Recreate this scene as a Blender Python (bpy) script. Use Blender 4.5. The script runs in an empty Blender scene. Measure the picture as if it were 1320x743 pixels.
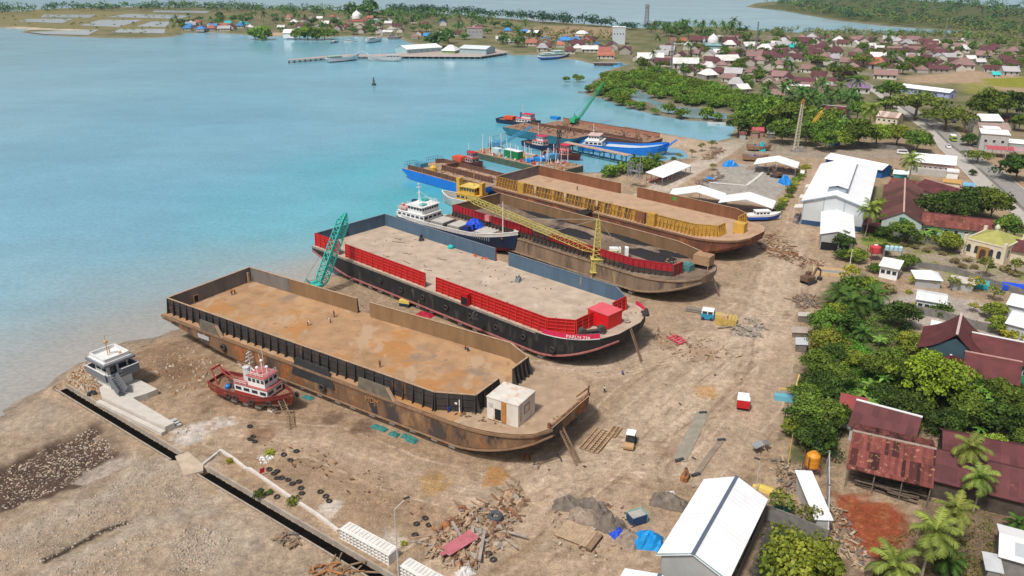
import bpy,math,random
import numpy as np
from mathutils import Vector,Matrix
R=math.radians
scene=bpy.context.scene
C=scene.collection
# ------------------------------------------------------------------ camera, sky, sun, exposure
FPX,CX,CY,HC=1030.0,660.0,371.5,80.0
PITCH=math.atan(421.5/FPX)
cam=bpy.data.cameras.new('camera')
cam.sensor_width=36.0
cam.lens=36.0*FPX/1320.0
cam.clip_start,cam.clip_end=1.0,30000.0
cam_ob=bpy.data.objects.new('camera',cam)
C.objects.link(cam_ob)
cam_ob.location=(0,0,HC)
cam_ob.rotation_euler=(R(90)-PITCH,0,0)
scene.camera=cam_ob
SUN_EL,SUN_AZ=R(58),R(215)
world=bpy.data.worlds.new('World')
scene.world=world
world.use_nodes=True
wn=world.node_tree
bg=wn.nodes['Background']
sky=wn.nodes.new('ShaderNodeTexSky')
sky.sky_type='NISHITA'
sky.sun_disc=False
sky.sun_elevation=SUN_EL
sky.sun_rotation=SUN_AZ
sky.dust_density=4.0
sky.air_density=1.0
sky.ozone_density=1.0
hs=wn.nodes.new('ShaderNodeHueSaturation')
hs.inputs['Saturation'].default_value=0.62
wn.links.new(sky.outputs[0],hs.inputs['Color'])
wn.links.new(hs.outputs[0],bg.inputs['Color'])
bg.inputs['Strength'].default_value=0.082
sun=bpy.data.lights.new('sun','SUN')
sun.energy=2.8
sun.angle=R(7)
sun.color=(1.0,0.95,0.88)
sun_ob=bpy.data.objects.new('sun',sun)
C.objects.link(sun_ob)
sd_=Vector((math.sin(SUN_AZ)*math.cos(SUN_EL),math.cos(SUN_AZ)*math.cos(SUN_EL),math.sin(SUN_EL)))
sun_ob.rotation_euler=sd_.to_track_quat('Z','Y').to_euler()
sun_ob.location=(0,0,300)
vs=scene.view_settings
vs.view_transform='Standard'
vs.look='None'
vs.gamma=1.0
vs.use_curve_mapping=False
vs.exposure=0.31
scene.cycles.max_bounces=5
scene.cycles.volume_bounces=0
# ------------------------------------------------------------------ helpers
_c,_s=math.cos(PITCH),math.sin(PITCH)
def at(px,py,z=0.0):
 """the world point at height z that the photograph shows at this pixel"""
 dx,dv=(px-CX)/FPX,(py-CY)/FPX
 t=(z-HC)/(-_s-dv*_c)
 return Vector((dx*t,(_c-dv*_s)*t,z))
def zat(base,py):
 """height of a point above the ground point base, seen at picture row py"""
 dv=(py-CY)/FPX
 return HC+base[1]*(-_s-dv*_c)/(_c-dv*_s)
def atY(px,py,Y):
 dx,dv=(px-CX)/FPX,(py-CY)/FPX
 t=Y/(_c-dv*_s)
 return Vector((dx*t,Y,HC+(-_s-dv*_c)*t))
def ang(a,b):return math.atan2(b[1]-a[1],b[0]-a[0])
rng=random.Random(7)
class MB:
 def __init__(s):s.v,s.f,s.m=[],[],[]
 def add(s,vs_,fs,mi=0):
  o=len(s.v);s.v+=[tuple(p)for p in vs_]
  for f in fs:s.f.append(tuple(i+o for i in f));s.m.append(mi)
  return s
 def frame(s,c,ax,ay,az,mi=0):
  """box from centre and three half-vectors"""
  c,ax,ay,az=Vector(c),Vector(ax),Vector(ay),Vector(az)
  p=[c+ax*i+ay*j+az*k for k in(-1,1)for j in(-1,1)for i in(-1,1)]
  return s.add(p,[(0,2,3,1),(4,5,7,6),(0,1,5,4),(2,6,7,3),(0,4,6,2),(1,3,7,5)],mi)
 def box(s,c,size,rz=0.0,mi=0):
  cz,sz=math.cos(rz),math.sin(rz)
  return s.frame(c,(cz*size[0]/2,sz*size[0]/2,0),(-sz*size[1]/2,cz*size[1]/2,0),(0,0,size[2]/2),mi)
 def bx(s,x0,x1,y0,y1,z0,z1,mi=0):
  return s.box(((x0+x1)/2,(y0+y1)/2,(z0+z1)/2),(x1-x0,y1-y0,z1-z0),0,mi)
 def bar(s,p,q,w,h=None,mi=0):
  p,q=Vector(p),Vector(q);d=q-p
  if d.length<1e-6:return s
  h=h or w;d.normalize()
  u=d.cross(Vector((0,0,1)))
  if u.length<1e-3:u=Vector((1,0,0))
  u.normalize();v=u.cross(d)
  return s.frame((p+q)/2,(q-p)/2,u*w/2,v*h/2,mi)
 def tube(s,p,q,r,n=6,r2=None,mi=0,cap=True):
  p,q=Vector(p),Vector(q);d=(q-p)
  if d.length<1e-6:return s
  d.normalize();r2=r if r2 is None else r2
  u=d.cross(Vector((0,0,1)))
  if u.length<1e-3:u=Vector((1,0,0))
  u.normalize();v=d.cross(u)
  ring=[(math.cos(2*math.pi*i/n),math.sin(2*math.pi*i/n))for i in range(n)]
  vv=[p+(u*a+v*b)*r for a,b in ring]+[q+(u*a+v*b)*r2 for a,b in ring]
  ff=[(i,(i+1)%n,n+(i+1)%n,n+i)for i in range(n)]
  if cap:ff+=[tuple(range(n-1,-1,-1)),tuple(range(n,2*n))]
  return s.add(vv,ff,mi)
 def path(s,pts,r,n=5,mi=0):
  for a,b in zip(pts,pts[1:]):s.tube(a,b,r,n,None,mi)
  return s
 def poly(s,pts,z0,z1,mi=0):
  n=len(pts)
  ar=sum(pts[i][0]*pts[(i+1)%n][1]-pts[(i+1)%n][0]*pts[i][1]for i in range(n))
  if ar<0:pts=pts[::-1]
  vv=[(p[0],p[1],z0)for p in pts]+[(p[0],p[1],z1)for p in pts]
  return s.add(vv,[tuple(range(n-1,-1,-1)),tuple(range(n,2*n))]+[(i,(i+1)%n,n+(i+1)%n,n+i)for i in range(n)],mi)
 def lathe(s,prof,n=12,c=(0,0,0),mi=0):
  vv=[(c[0]+r*math.cos(2*math.pi*i/n),c[1]+r*math.sin(2*math.pi*i/n),c[2]+z)for r,z in prof for i in range(n)]
  ff=[(k*n+i,k*n+(i+1)%n,(k+1)*n+(i+1)%n,(k+1)*n+i)for k in range(len(prof)-1)for i in range(n)]
  ff+=[tuple(range(n-1,-1,-1)),tuple((len(prof)-1)*n+i for i in range(n))]
  return s.add(vv,ff,mi)
 def torus(s,c,R_,r,n=14,k=7,axis=(0,0,1),mi=0):
  az=Vector(axis).normalized();ax=az.orthogonal().normalized();ay=az.cross(ax);c=Vector(c)
  vv=[]
  for i in range(n):
   a=2*math.pi*i/n;d=ax*math.cos(a)+ay*math.sin(a)
   for j in range(k):
    b=2*math.pi*j/k;vv.append(c+d*(R_+r*math.cos(b))+az*r*math.sin(b))
  return s.add(vv,[(i*k+j,((i+1)%n)*k+j,((i+1)%n)*k+(j+1)%k,i*k+(j+1)%k)for i in range(n)for j in range(k)],mi)
 def loft(s,rings,mi=0,cap0=True,cap1=True,closed=True,mis=None):
  n=len(rings[0]);vv=[p for r in rings for p in r];o=len(s.v);s.v+=[tuple(p)for p in vv]
  for k in range(len(rings)-1):
   for i in range(n if closed else n-1):
    j=(i+1)%n
    s.f.append((o+k*n+i,o+k*n+j,o+(k+1)*n+j,o+(k+1)*n+i));s.m.append(mis[i]if mis else mi)
  if cap0:s.f.append(tuple(o+i for i in range(n-1,-1,-1)));s.m.append(mi)
  if cap1:s.f.append(tuple(o+(len(rings)-1)*n+i for i in range(n)));s.m.append(mi)
  return s
 def rock(s,c,size,rg,mi=0):
  vv=[]
  a=rg.uniform(0,6.28);ca,sa=math.cos(a),math.sin(a)
  for x,y,z in((1,0,0),(.5,.8,.1),(-.5,.8,0),(-1,0,.1),(-.5,-.8,0),(.5,-.8,.1),(.5,.1,.75),(-.2,.45,.7),(-.3,-.4,.8)):
   k=rg.uniform(.75,1.2);x,y,z=x*k*size[0]/2,y*k*size[1]/2,z*k*size[2]
   vv.append((c[0]+x*ca-y*sa,c[1]+x*sa+y*ca,c[2]+z))
  return s.add(vv,[(0,1,6),(1,2,7),(1,7,6),(2,3,7),(3,8,7),(3,4,8),(4,5,8),(5,6,8),(5,0,6),(6,7,8)],mi)
 def build(s,name,mats,parent=None,loc=None,rz=0.0,smooth=False):
  me=bpy.data.meshes.new(name)
  me.from_pydata(s.v,[],s.f)
  for m in(mats if isinstance(mats,(list,tuple))else[mats]):me.materials.append(m)
  if any(s.m):me.polygons.foreach_set('material_index',s.m)
  if smooth:me.polygons.foreach_set('use_smooth',[True]*len(s.f))
  me.update()
  o=bpy.data.objects.new(name,me);C.objects.link(o)
  if parent:o.parent=parent
  if loc is not None:o.location=loc
  if rz:o.rotation_euler=(0,0,rz)
  return o
def tag(o,label=None,cat=None,group=None,kind=None):
 if label:o['label']=label
 if cat:o['category']=cat
 if group:o['group']=group
 if kind:o['kind']=kind
 return o
def thing(name,label,cat,loc=(0,0,0),rz=0.0,group=None):
 o=bpy.data.objects.new(name,None);C.objects.link(o)
 o.location=loc;o.rotation_euler=(0,0,rz);o.empty_display_size=0.5
 return tag(o,label,cat,group)
def dup(root,loc,rz=0.0,label=None,group=None,scale=None):
 r=root.copy();C.objects.link(r);r.location=loc;r.rotation_euler=(0,0,rz)
 if scale is not None:r.scale=scale if hasattr(scale,'__len__')else(scale,)*3
 if label:r['label']=label
 if group:r['group']=group
 for ch in PROTO_KIDS.get(root.name,()):
  c=ch.copy();C.objects.link(c);c.parent=r
  for g in PROTO_KIDS.get(ch.name,()):
   d=g.copy();C.objects.link(d);d.parent=c
 return r
PROTO_KIDS={}
def proto(root):
 PROTO_KIDS[root.name]=list(root.children)
 for ch in root.children:PROTO_KIDS[ch.name]=list(ch.children)
 return root
 # ------------------------------------------------------------------ materials
MATS={}
def srgb(h):
 h=h.lstrip('#');c=[int(h[i:i+2],16)/255 for i in(0,2,4)]
 return tuple(x/12.92 if x<.04045 else((x+.055)/1.055)**2.4 for x in c)
def mat(name,col,rough=.65,var=.12,vs_=.6,rust=0,rcol=(.16,.065,.03),rs=.35,streak=False,metal=0.0,bump=0.0,bs=2.0,corr=0.0,corr_axis=0,obcol=False,orand=0.0,spots=None,sheet=None,spec=.3):
 if name in MATS:return MATS[name]
 m=bpy.data.materials.new(name);m.use_nodes=True;MATS[name]=m
 nt=m.node_tree;N,L=nt.nodes,nt.links;b=N['Principled BSDF']
 b.inputs['Roughness'].default_value=rough;b.inputs['Metallic'].default_value=metal
 b.inputs['Specular IOR Level'].default_value=spec
 geo=N.new('ShaderNodeNewGeometry');pos=geo.outputs['Position']
 tc=N.new('ShaderNodeTexCoord')
 def noise(scale,detail=5,stretch=None,src=pos,r=.6):
  n=N.new('ShaderNodeTexNoise');n.inputs['Scale'].default_value=scale;n.inputs['Detail'].default_value=detail;n.inputs['Roughness'].default_value=r
  if stretch:
   mp=N.new('ShaderNodeMapping');mp.inputs['Scale'].default_value=stretch;L.new(src,mp.inputs['Vector']);src=mp.outputs[0]
  L.new(src,n.inputs['Vector']);return n.outputs['Fac']
 def mr(v,a,b_,c,d):
  n=N.new('ShaderNodeMapRange');L.new(v,n.inputs[0])
  for i,x in enumerate((a,b_,c,d)):n.inputs[1+i].default_value=x
  return n.outputs[0]
 def mix(f,a,b_,mode='MIX'):
  n=N.new('ShaderNodeMix');n.data_type='RGBA';n.blend_type=mode
  for s_,v in((n.inputs[0],f),(n.inputs[6],a),(n.inputs[7],b_)):
   if hasattr(v,'is_linked'):L.new(v,s_)
   elif isinstance(v,(int,float)):s_.default_value=v
   else:s_.default_value=(*v[:3],1)
  return n.outputs[2]
 if obcol:
  oi=N.new('ShaderNodeObjectInfo');base=oi.outputs['Color']
 else:
  rgb=N.new('ShaderNodeRGB');rgb.outputs[0].default_value=(*col,1);base=rgb.outputs[0]
 if var:
  v=mr(noise(vs_,6,(1,1,.25)if streak else None),.3,.7,1-var,1+var)
  n=N.new('ShaderNodeVectorMath');n.operation='SCALE';L.new(base,n.inputs[0]);L.new(v,n.inputs['Scale']);base=n.outputs[0]
 if orand:
  oi2=N.new('ShaderNodeObjectInfo');v=mr(oi2.outputs['Random'],0,1,1-orand,1+orand)
  n=N.new('ShaderNodeVectorMath');n.operation='SCALE';L.new(base,n.inputs[0]);L.new(v,n.inputs['Scale']);base=n.outputs[0]
 if sheet:
  br=N.new('ShaderNodeTexBrick');L.new(tc.outputs['Object'],br.inputs['Vector'])
  br.inputs['Scale'].default_value=1.0;br.inputs['Mortar Size'].default_value=0.0
  br.inputs['Brick Width'].default_value=sheet[0];br.inputs['Row Height'].default_value=sheet[1];br.offset=0.0
  br.inputs['Color1'].default_value=(1-sheet[2],)*3+(1,);br.inputs['Color2'].default_value=(1+sheet[2],)*3+(1,)
  base=mix(1.0,base,br.outputs['Color'],'MULTIPLY')
 for sc_,thr,c_,st in(spots or()):
  base=mix(mr(noise(sc_,6,st),thr,thr+.07,0,.9),base,c_)
 if rust:
  f=mr(noise(rs,8,(1,1,.3)if streak else None,r=.7),.72-.45*rust,.82-.45*rust,0,1)
  rc=mix(mr(noise(rs*4,4),.35,.65,0,1),rcol,tuple(min(1,x*2.0)for x in rcol))
  base=mix(f,base,rc)
 h=None
 if corr:
  sp=N.new('ShaderNodeSeparateXYZ');L.new(tc.outputs['Object'],sp.inputs[0])
  mm=N.new('ShaderNodeMath');mm.operation='MULTIPLY';mm.inputs[1].default_value=2*math.pi/corr;L.new(sp.outputs[corr_axis],mm.inputs[0])
  si=N.new('ShaderNodeMath');si.operation='SINE';L.new(mm.outputs[0],si.inputs[0]);h=si.outputs[0]
  bp=N.new('ShaderNodeBump');bp.inputs['Distance'].default_value=.02;bp.inputs['Strength'].default_value=.4
  L.new(h,bp.inputs['Height']);L.new(bp.outputs[0],b.inputs['Normal'])
 if bump:
  bp2=N.new('ShaderNodeBump');bp2.inputs['Distance'].default_value=bump;bp2.inputs['Strength'].default_value=.8
  L.new(noise(bs,4),bp2.inputs['Height'])
  if corr:L.new(bp.outputs[0],bp2.inputs['Normal'])
  L.new(bp2.outputs[0],b.inputs['Normal'])
 L.new(base,b.inputs['Base Color'])
 return m
def leafmat(name,c0,c1,hue=.02,val=.2,trans=.25):
 """leaf colour between c0 and c1 by clump tint, crown light and shade included, shifted a little tree by tree"""
 if name in MATS:return MATS[name]
 m=bpy.data.materials.new(name);m.use_nodes=True;MATS[name]=m
 nt=m.node_tree;N,L=nt.nodes,nt.links;b=N['Principled BSDF']
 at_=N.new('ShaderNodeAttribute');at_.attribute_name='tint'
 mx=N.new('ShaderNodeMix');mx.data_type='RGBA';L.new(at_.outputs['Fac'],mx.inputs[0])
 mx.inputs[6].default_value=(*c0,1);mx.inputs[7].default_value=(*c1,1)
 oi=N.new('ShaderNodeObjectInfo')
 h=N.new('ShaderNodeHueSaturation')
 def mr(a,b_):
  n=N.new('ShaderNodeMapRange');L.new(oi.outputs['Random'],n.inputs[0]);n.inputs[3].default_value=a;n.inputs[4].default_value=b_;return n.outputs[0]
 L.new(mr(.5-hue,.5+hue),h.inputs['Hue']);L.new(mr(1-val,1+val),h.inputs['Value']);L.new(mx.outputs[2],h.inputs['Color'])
 L.new(h.outputs[0],b.inputs['Base Color']);b.inputs['Roughness'].default_value=.6;b.inputs['Specular IOR Level'].default_value=.25
 tr=N.new('ShaderNodeBsdfTranslucent');L.new(h.outputs[0],tr.inputs['Color'])
 ms=N.new('ShaderNodeMixShader');ms.inputs[0].default_value=trans
 L.new(b.outputs[0],ms.inputs[1]);L.new(tr.outputs[0],ms.inputs[2]);L.new(ms.outputs[0],N['Material Output'].inputs['Surface'])
 return m
white=mat('white_paint',(.80,.80,.79),.5,.05,.4,rust=.08,rs=.5,streak=True)
white_roof=mat('white_roof_sheet',(.80,.81,.82),.5,.07,.25,corr=.9,sheet=(1.0,4.5,.035),rust=.05,rs=.5,rcol=(.45,.38,.30))
white_cap=mat('white_trim',(.74,.74,.73),.6,.06)
dark_glass=mat('dark_glass',(.03,.04,.05),.12,0,spec=.6)
dark_open=mat('dark_opening',(.015,.015,.016),.9,0)
steel=mat('grey_steel',(.24,.25,.26),.5,.15,.8,rust=.2)
dark_steel=mat('dark_steel',(.05,.05,.055),.6,.2,.8,rust=.25)
rusty=mat('rusty_steel',(.17,.085,.05),.8,.35,.7,rust=.45,rcol=(.22,.09,.035))
black_rubber=mat('black_rubber',(.045,.04,.037),.85,.2,2)
concrete=mat('concrete',(.43,.42,.40),.85,.12,.7,bump=.02)
pale_concrete=mat('pale_concrete',(.60,.58,.55),.85,.08,.5)
dark_concrete=mat('dark_concrete',(.17,.165,.155),.9,.25,.5,bump=.03)
wood=mat('weathered_wood',(.24,.16,.10),.85,.3,1.5)
grey_wood=mat('grey_wood',(.16,.14,.12),.9,.3,1.2)
red_paint=mat('red_paint',(.50,.02,.022),.5,.15,.6,rust=.07)
yellow_paint=mat('yellow_paint',(.60,.40,.05),.55,.15,.8,rust=.16)
blue_tarp=mat('blue_tarp',(.015,.22,.62),.45,.15,1.2)
# ------------------------------------------------------------------ terrain and sea
SEA=-1.2
def W(pts,z=0.0):return[tuple(at(x,y,z))[:2]for x,y in pts]
SHORE=[(-300,690),(0,537),(35,512),(78,482),(120,462),(165,441),(215,431),(300,398),(345,378),(395,362),(440,352),(490,335),(550,300),(590,283),(640,262),(690,235),(735,222),(775,222),(800,212),(830,207),(858,207),(888,203),(880,194),(868,191),(830,189),(790,188),(762,181),(770,170),(806,163),(840,169.5),(890,178),(922,183),(940,178),(947,166),(942,158.5),(887,156),(851,150),(815,141),(778,129),(754,122),(756,111),(772,100),(777,93),(792,88),(803,84),(788,80),(765,83),(740,77),(715,77),(690,71),(660,72),(650,67),(600,65),(560,62),(530,57),(515,50),(480,48),(450,47),(420,49),(400,46),(385,44),(350,48),(320,46),(300,44),(270,42),(240,43),(224,48),(180,50),(120,49),(60,46),(24,42),(36,38.5),(0,36),(-200,34),(-420,30),(-420,12),(-100,13),(0,15),(30,14.5),(48,12.5),(60,12),(100,10.5),(200,9),(300,10),(400,12),(500,15),(600,20),(700,28),(790,34),(797,36),(830,37),(880,35),(940,35),(985,41),(1040,43),(1100,43.5),(1180,43),(1230,44),(1240,40),(1200,38),(1140,34),(1080,27),(1010,14),(960,9),(975,4),(1060,-1),(1150,1),(1240,4),(1320,13),(1500,26)]
shore_w=W(SHORE,SEA)+[(1700,1500),(1700,30),(-500,30),(-500,90)]
PONDS=[W(p,SEA)for p in([(832,127),(868,137),(905,141),(935,147),(938,153),(890,151.5),(855,144)],[(803,119),(824,117),(838,125),(838,131),(822,131)])]
FISH=[W(p)for p in([(34,41.2),(128,38.3),(114,45.3),(58,44.2)],[(102,33),(130,25.5),(184,26),(153,35)],[(143,42),(155,37.5),(213,37.5),(212,43)],[(175,34.5),(195,28),(221,28),(213,35)],[(23,28),(33,24.5),(95,24.5),(80,30)],[(57,19),(124,19),(116,23),(52,22.5)],[(138,22),(165,18),(247,20),(232,24.5)],[(200,13.5),(272,14.5),(266,17),(196,16)],[(666,22),(700,24),(720,29),(690,28)])]
def seg_dist(X,Y,pts,closed):
 d=np.full(X.shape,1e12);inside=np.zeros(X.shape,bool);n=len(pts)
 for i in range(n if closed else n-1):
  (x0,y0),(x1,y1)=pts[i][:2],pts[(i+1)%n][:2];ex,ey=x1-x0,y1-y0
  t=np.clip(((X-x0)*ex+(Y-y0)*ey)/(ex*ex+ey*ey+1e-9),0,1)
  d=np.minimum(d,(X-x0-t*ex)**2+(Y-y0-t*ey)**2)
  if closed and y0!=y1:
   inside^=((y0>Y)!=(y1>Y))&(X<(x1-x0)*(Y-y0)/(y1-y0)+x0)
 d=np.sqrt(d)
 return np.where(inside,d,-d)if closed else d
def local(X,Y,pts,m,closed=True):
 """the distance, worked out only near the shape"""
 xs,ys=[p[0]for p in pts],[p[1]for p in pts]
 k=(X>min(xs)-m)&(X<max(xs)+m)&(Y>min(ys)-m)&(Y<max(ys)+m)
 out=np.full(X.shape,-1e6 if closed else 1e6)
 if k.any():out[k]=seg_dist(X[k],Y[k],pts,closed)
 return out
_nr=np.random.RandomState(3)
def nz(X,Y,wl,n=7,seed=0):
 r=np.random.RandomState(seed+int(wl*10));s=np.zeros(X.shape)
 for _ in range(n):
  a=r.uniform(0,6.28);k=6.283/(wl*r.uniform(.6,1.7));s+=np.sin((X*math.cos(a)+Y*math.sin(a))*k+r.uniform(0,6.28)+1.3*np.sin((X*math.sin(a)-Y*math.cos(a))*k*.6))
 return s/n*1.6
def sm(x,a,b):t=np.clip((x-a)/(b-a),0,1);return t*t*(3-2*t)
_rows=np.concatenate([np.arange(900,560,-1.1),np.arange(560,200,-1.1),np.arange(200,-6,-0.9)])
_dv=(_rows-CY)/FPX
fy=HC*(_c-_dv*_s)/(_s+_dv*_c)
fy=fy[fy<2600]
fy=np.concatenate([[30,40,46],fy[fy>48],[3500,6000,14000]])
ta=np.concatenate([[-3,-2,-1.5],np.linspace(-1.15,1.15,860),[1.5,2,3]])
GX=(ta[None,:]*fy[:,None]);GY=np.repeat(fy[:,None],len(ta),1)
sd=seg_dist(GX,GY,shore_w,True)
for p in PONDS:sd=np.minimum(sd,-local(GX,GY,p,40))
near=1-sm(GY,260,420)
wob=nz(GX,GY,9)*.9*near+nz(GX,GY,30,seed=5)*1.5*near
s2=sd+wob
Z=np.where(s2>0,SEA+1.2*sm(s2,0,9)*.999,SEA-4*sm(-s2,0,40)-np.minimum(.5,-s2*.12))
rough=(nz(GX,GY,3.2)*.05+nz(GX,GY,9,seed=2)*.10)*near*sm(s2,6,14)
Z+=rough
TRENCH=[W([(78,498),(228,588)]),W([(262,607),(500,748),(580,800)])]
STONES=W([(-60,628),(0,600),(60,572),(122,546),(152,580),(170,598),(100,628),(60,640),(0,662),(-60,690)])
PUDDLE=W([(104,603),(150,584),(172,585),(178,596),(140,612),(104,628),(96,618)])
REDSOIL=W([(1072,632),(1110,640),(1160,655),(1178,672),(1176,700),(1160,720),(1130,730),(1100,710),(1075,670)])
SCRAP=W([(540,640),(640,620),(668,640),(665,690),(610,735),(560,725)])
LOWYARD=W([(-60,545),(60,500),(230,590),(330,650),(480,745),(480,900),(-160,900)])
low=local(GX,GY,LOWYARD,40);lw=sm(low,-1,6)
Z+=lw*(nz(GX,GY,4,seed=8)*.16+nz(GX,GY,14,seed=9)*.35)
stn=local(GX,GY,STONES,30)+nz(GX,GY,5,seed=4)*1.2
Z-=.9*sm(stn,-1,3)
pud=local(GX,GY,PUDDLE,20)+nz(GX,GY,4,seed=6)*.7
Z=np.where(pud>0,np.minimum(Z,-.95),Z)
scr=local(GX,GY,SCRAP,20)
Z+=sm(scr,-2,8)*(.7+nz(GX,GY,4,seed=11)*.3)
trench=np.minimum(local(GX,GY,TRENCH[0],12,False),local(GX,GY,TRENCH[1],12,False))
Z=np.where((trench<4.0)&(trench>=1.2),Z*sm(trench,1.2,4.0)-.05,Z)
Z=np.where(trench<1.15,-1.05,Z)
hill=local(GX,GY,W([(960,9),(1080,27),(1200,38),(1300,44),(1700,80),(1700,20),(1320,13),(1240,4),(1060,-1)]),600)
Z+=9*sm(hill,0,160)
for p in FISH:
 k=local(GX,GY,p,8)>-4
 Z[k]=np.minimum(Z[k],-.35)
col=np.zeros(GX.shape+(3,))
col[:]=(.36,.26,.172)
def put(mask,c):
 global col
 m=np.clip(mask,0,1)[...,None];col=col*(1-m)+np.array(c)*m
n4,n12,n40,n2=nz(GX,GY,4,seed=21),nz(GX,GY,12,seed=22),nz(GX,GY,40,seed=23),nz(GX,GY,1.8,seed=24)
put(sm(n12,.1,.9)*.45,(.29,.20,.13));put(sm(n40,.1,.8)*.4,(.47,.355,.26));put(sm(n4+n12*.6,.4,1.1)*.45,(.22,.145,.092));put(sm(n2+n12,.8,1.5)*.4,(.50,.40,.30))
SAND=W([(640,480),(770,500),(900,470),(1010,420),(1060,330),(1010,310),(930,380),(830,440),(760,460)])
put(sm(local(GX,GY,SAND,40)+n12*5,-8,8)*.6,(.43,.325,.235))
BROWN=W([(300,520),(420,490),(620,590),(640,640),(540,720),(430,660),(300,600)])
put(sm(local(GX,GY,BROWN,40)+n12*4+n4*2,-6,8)*.6,(.30,.20,.125))
B2B=W([(250,440),(440,360),(700,470),(660,500),(420,380)])
put(sm(local(GX,GY,B2B,30)+n4*2,-3,6)*.6,(.25,.18,.125))
MUD1=W([(150,470),(200,438),(270,450),(300,490),(290,520),(220,500),(180,490)])
put(sm(local(GX,GY,MUD1,30)+n4*4+n12*2,-4,5)*.7,(.20,.125,.075))
put(lw*.6,(.345,.275,.205));put(lw*sm(n12+n4*.5,.0,.9)*.5,(.30,.225,.15));put(lw*sm(n40+.5*n12,.2,1)*.5,(.40,.335,.265))
put(sm(stn,-2,2),(.085,.055,.04));put(sm(pud,-.6,.6),(.36,.30,.245))
for bp,w in(([(0,700),(60,672),(130,640),(200,600),(260,600)],4.5),([(60,745),(130,705),(210,672),(270,650)],4)):
 put((1-sm(local(GX,GY,W(bp),14,False)+n4*2,0,w))*.5,(.42,.365,.30))
put(1-sm(np.abs(local(GX,GY,W([(60,725),(95,705),(135,683),(160,675)]),6,False))+n2*.3,.2,.9),(.07,.05,.035))
put((1-sm(s2,0,7))*near*.65,(.26,.21,.165));put((1-sm(s2,-3,3.0))*near*.6,(.17,.14,.11))
put(sm(local(GX,GY,REDSOIL,20)+n4*1.0,-1,1.5),(.26,.07,.03));put(sm(local(GX,GY,REDSOIL,20)+n4,0,2)*sm(n4+n2,.2,.9)*.6,(.36,.14,.065))
GARDEN=W([(1060,370),(1110,350),(1180,395),(1180,430),(1350,470),(1400,560),(1240,560),(1075,560),(1070,610),(1010,600),(1030,480),(1040,420)])
put(sm(local(GX,GY,GARDEN,30)+n4*2,-2,4)*.9,(.075,.105,.03));put(sm(local(GX,GY,GARDEN,10),0,4)*sm(n12+n4*.5,.3,1)*.7,(.17,.12,.07))
BACKYARD=W([(1180,640),(1420,660),(1500,900),(1080,900),(1060,720),(1150,735)])
put(sm(local(GX,GY,BACKYARD,20)+n4*2,-2,3)*.8,(.16,.115,.075))
WET=W([(985,660),(1062,700),(1085,760),(960,800),(960,740)])
put(sm(local(GX,GY,WET,10)+n2*.5,-.5,1.5),(.07,.065,.06))
PARK=W([(1180,372),(1420,420),(1420,460),(1190,425),(1130,390)])
put(sm(local(GX,GY,PARK,12)+n4,-2,3),(.42,.36,.31))
MOSQUE=W([(1130,330),(1180,315),(1330,340),(1420,400),(1240,370),(1140,350)])
put(sm(local(GX,GY,MOSQUE,12)+n4,-2,3),(.33,.27,.20));put(sm(local(GX,GY,MOSQUE,12)+n4*2,0,4)*sm(n12-n4*.4,.1,.6)*.8,(.22,.24,.06))
put(sm(local(GX,GY,W([(1105,306),(1150,303),(1185,318),(1150,325),(1110,318)]),12)+n4*.6,-1,2)*.9,(.20,.25,.05))
RSIDE=W([(1110,245),(1180,225),(1330,300),(1330,330),(1180,318),(1110,300)])
put(sm(local(GX,GY,RSIDE,12)+n4,-2,4)*.8,(.16,.17,.07))
GREY=W([(900,235),(935,210),(985,213),(1030,225),(1000,262),(960,262),(905,245)])
put(sm(local(GX,GY,GREY,14)+n4*1.2,-2,3)*.85,(.36,.34,.31))
put(sm(local(GX,GY,W([(945,185),(1030,178),(1200,195),(1200,205),(1060,205),(960,200)]),20)+n12,-3,5)*.6,(.33,.29,.25))
LANE=W([(800,268),(848,245),(932,196),(958,176)])
put((1-sm(local(GX,GY,LANE,14,False),4.0,5.2))*.7,(.55,.48,.41))
TRK=[[(850,600),(880,540),(930,480),(985,430),(1000,390),(1010,350),(1030,310),(1045,250),(1050,215)],[(720,620),(800,570),(880,520),(960,450),(990,400),(1000,360),(1020,320)],[(560,740),(640,690),(720,620),(790,560),(850,500),(930,440),(985,400)],[(700,480),(780,470),(860,450),(940,440),(1000,430)],[(620,640),(700,600),(780,590),(860,600)],[(820,360),(900,372),(960,380),(1005,395)],[(300,560),(420,570),(520,610),(620,640)],[(900,610),(950,560),(985,520),(1000,470),(1005,420)]]
for i,t in enumerate(TRK):
 d=local(GX,GY,W(t),10,False)
 for k,wd in enumerate((.5,2.3,3.4,5.2,7.0)):
  put((1-sm(np.abs(d+n12*.25-wd),.15,.38))*.72*np.clip(.55+n4*.8+n12*.4,0,1),(.25,.17,.11)if(k+i)%3 else(.56,.44,.33))
 put((1-sm(d+n4*.6,2,6))*.42,(.50,.385,.285))
for cx_,cy_,r_,c_ in((910,505,3.2,(.42,.24,.09)),(860,585,3,(.33,.22,.15)),(335,560,3,(.22,.12,.07)),(640,615,3.0,(.40,.20,.06)),(560,622,3.5,(.36,.22,.09)),(245,560,4,(.55,.50,.46)),(285,545,2.5,(.62,.57,.52)),(430,540,3.2,(.15,.095,.065)),(470,552,3.0,(.16,.10,.07)),(235,480,4,(.19,.11,.065)),(500,700,3,(.55,.48,.40)),(430,655,2.5,(.52,.46,.40)),(300,500,3,(.24,.17,.12)),(860,440,4,(.33,.22,.14)),(905,455,4,(.34,.23,.15)),(770,440,5,(.30,.2,.13))):
 p=at(cx_,cy_);put((1-sm(np.hypot(GX-p.x,(GY-p.y)*.8)+n2*.6+n4*.8,r_*.4,r_))*.8,c_)
farm=sm(GY,330,480)
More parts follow.
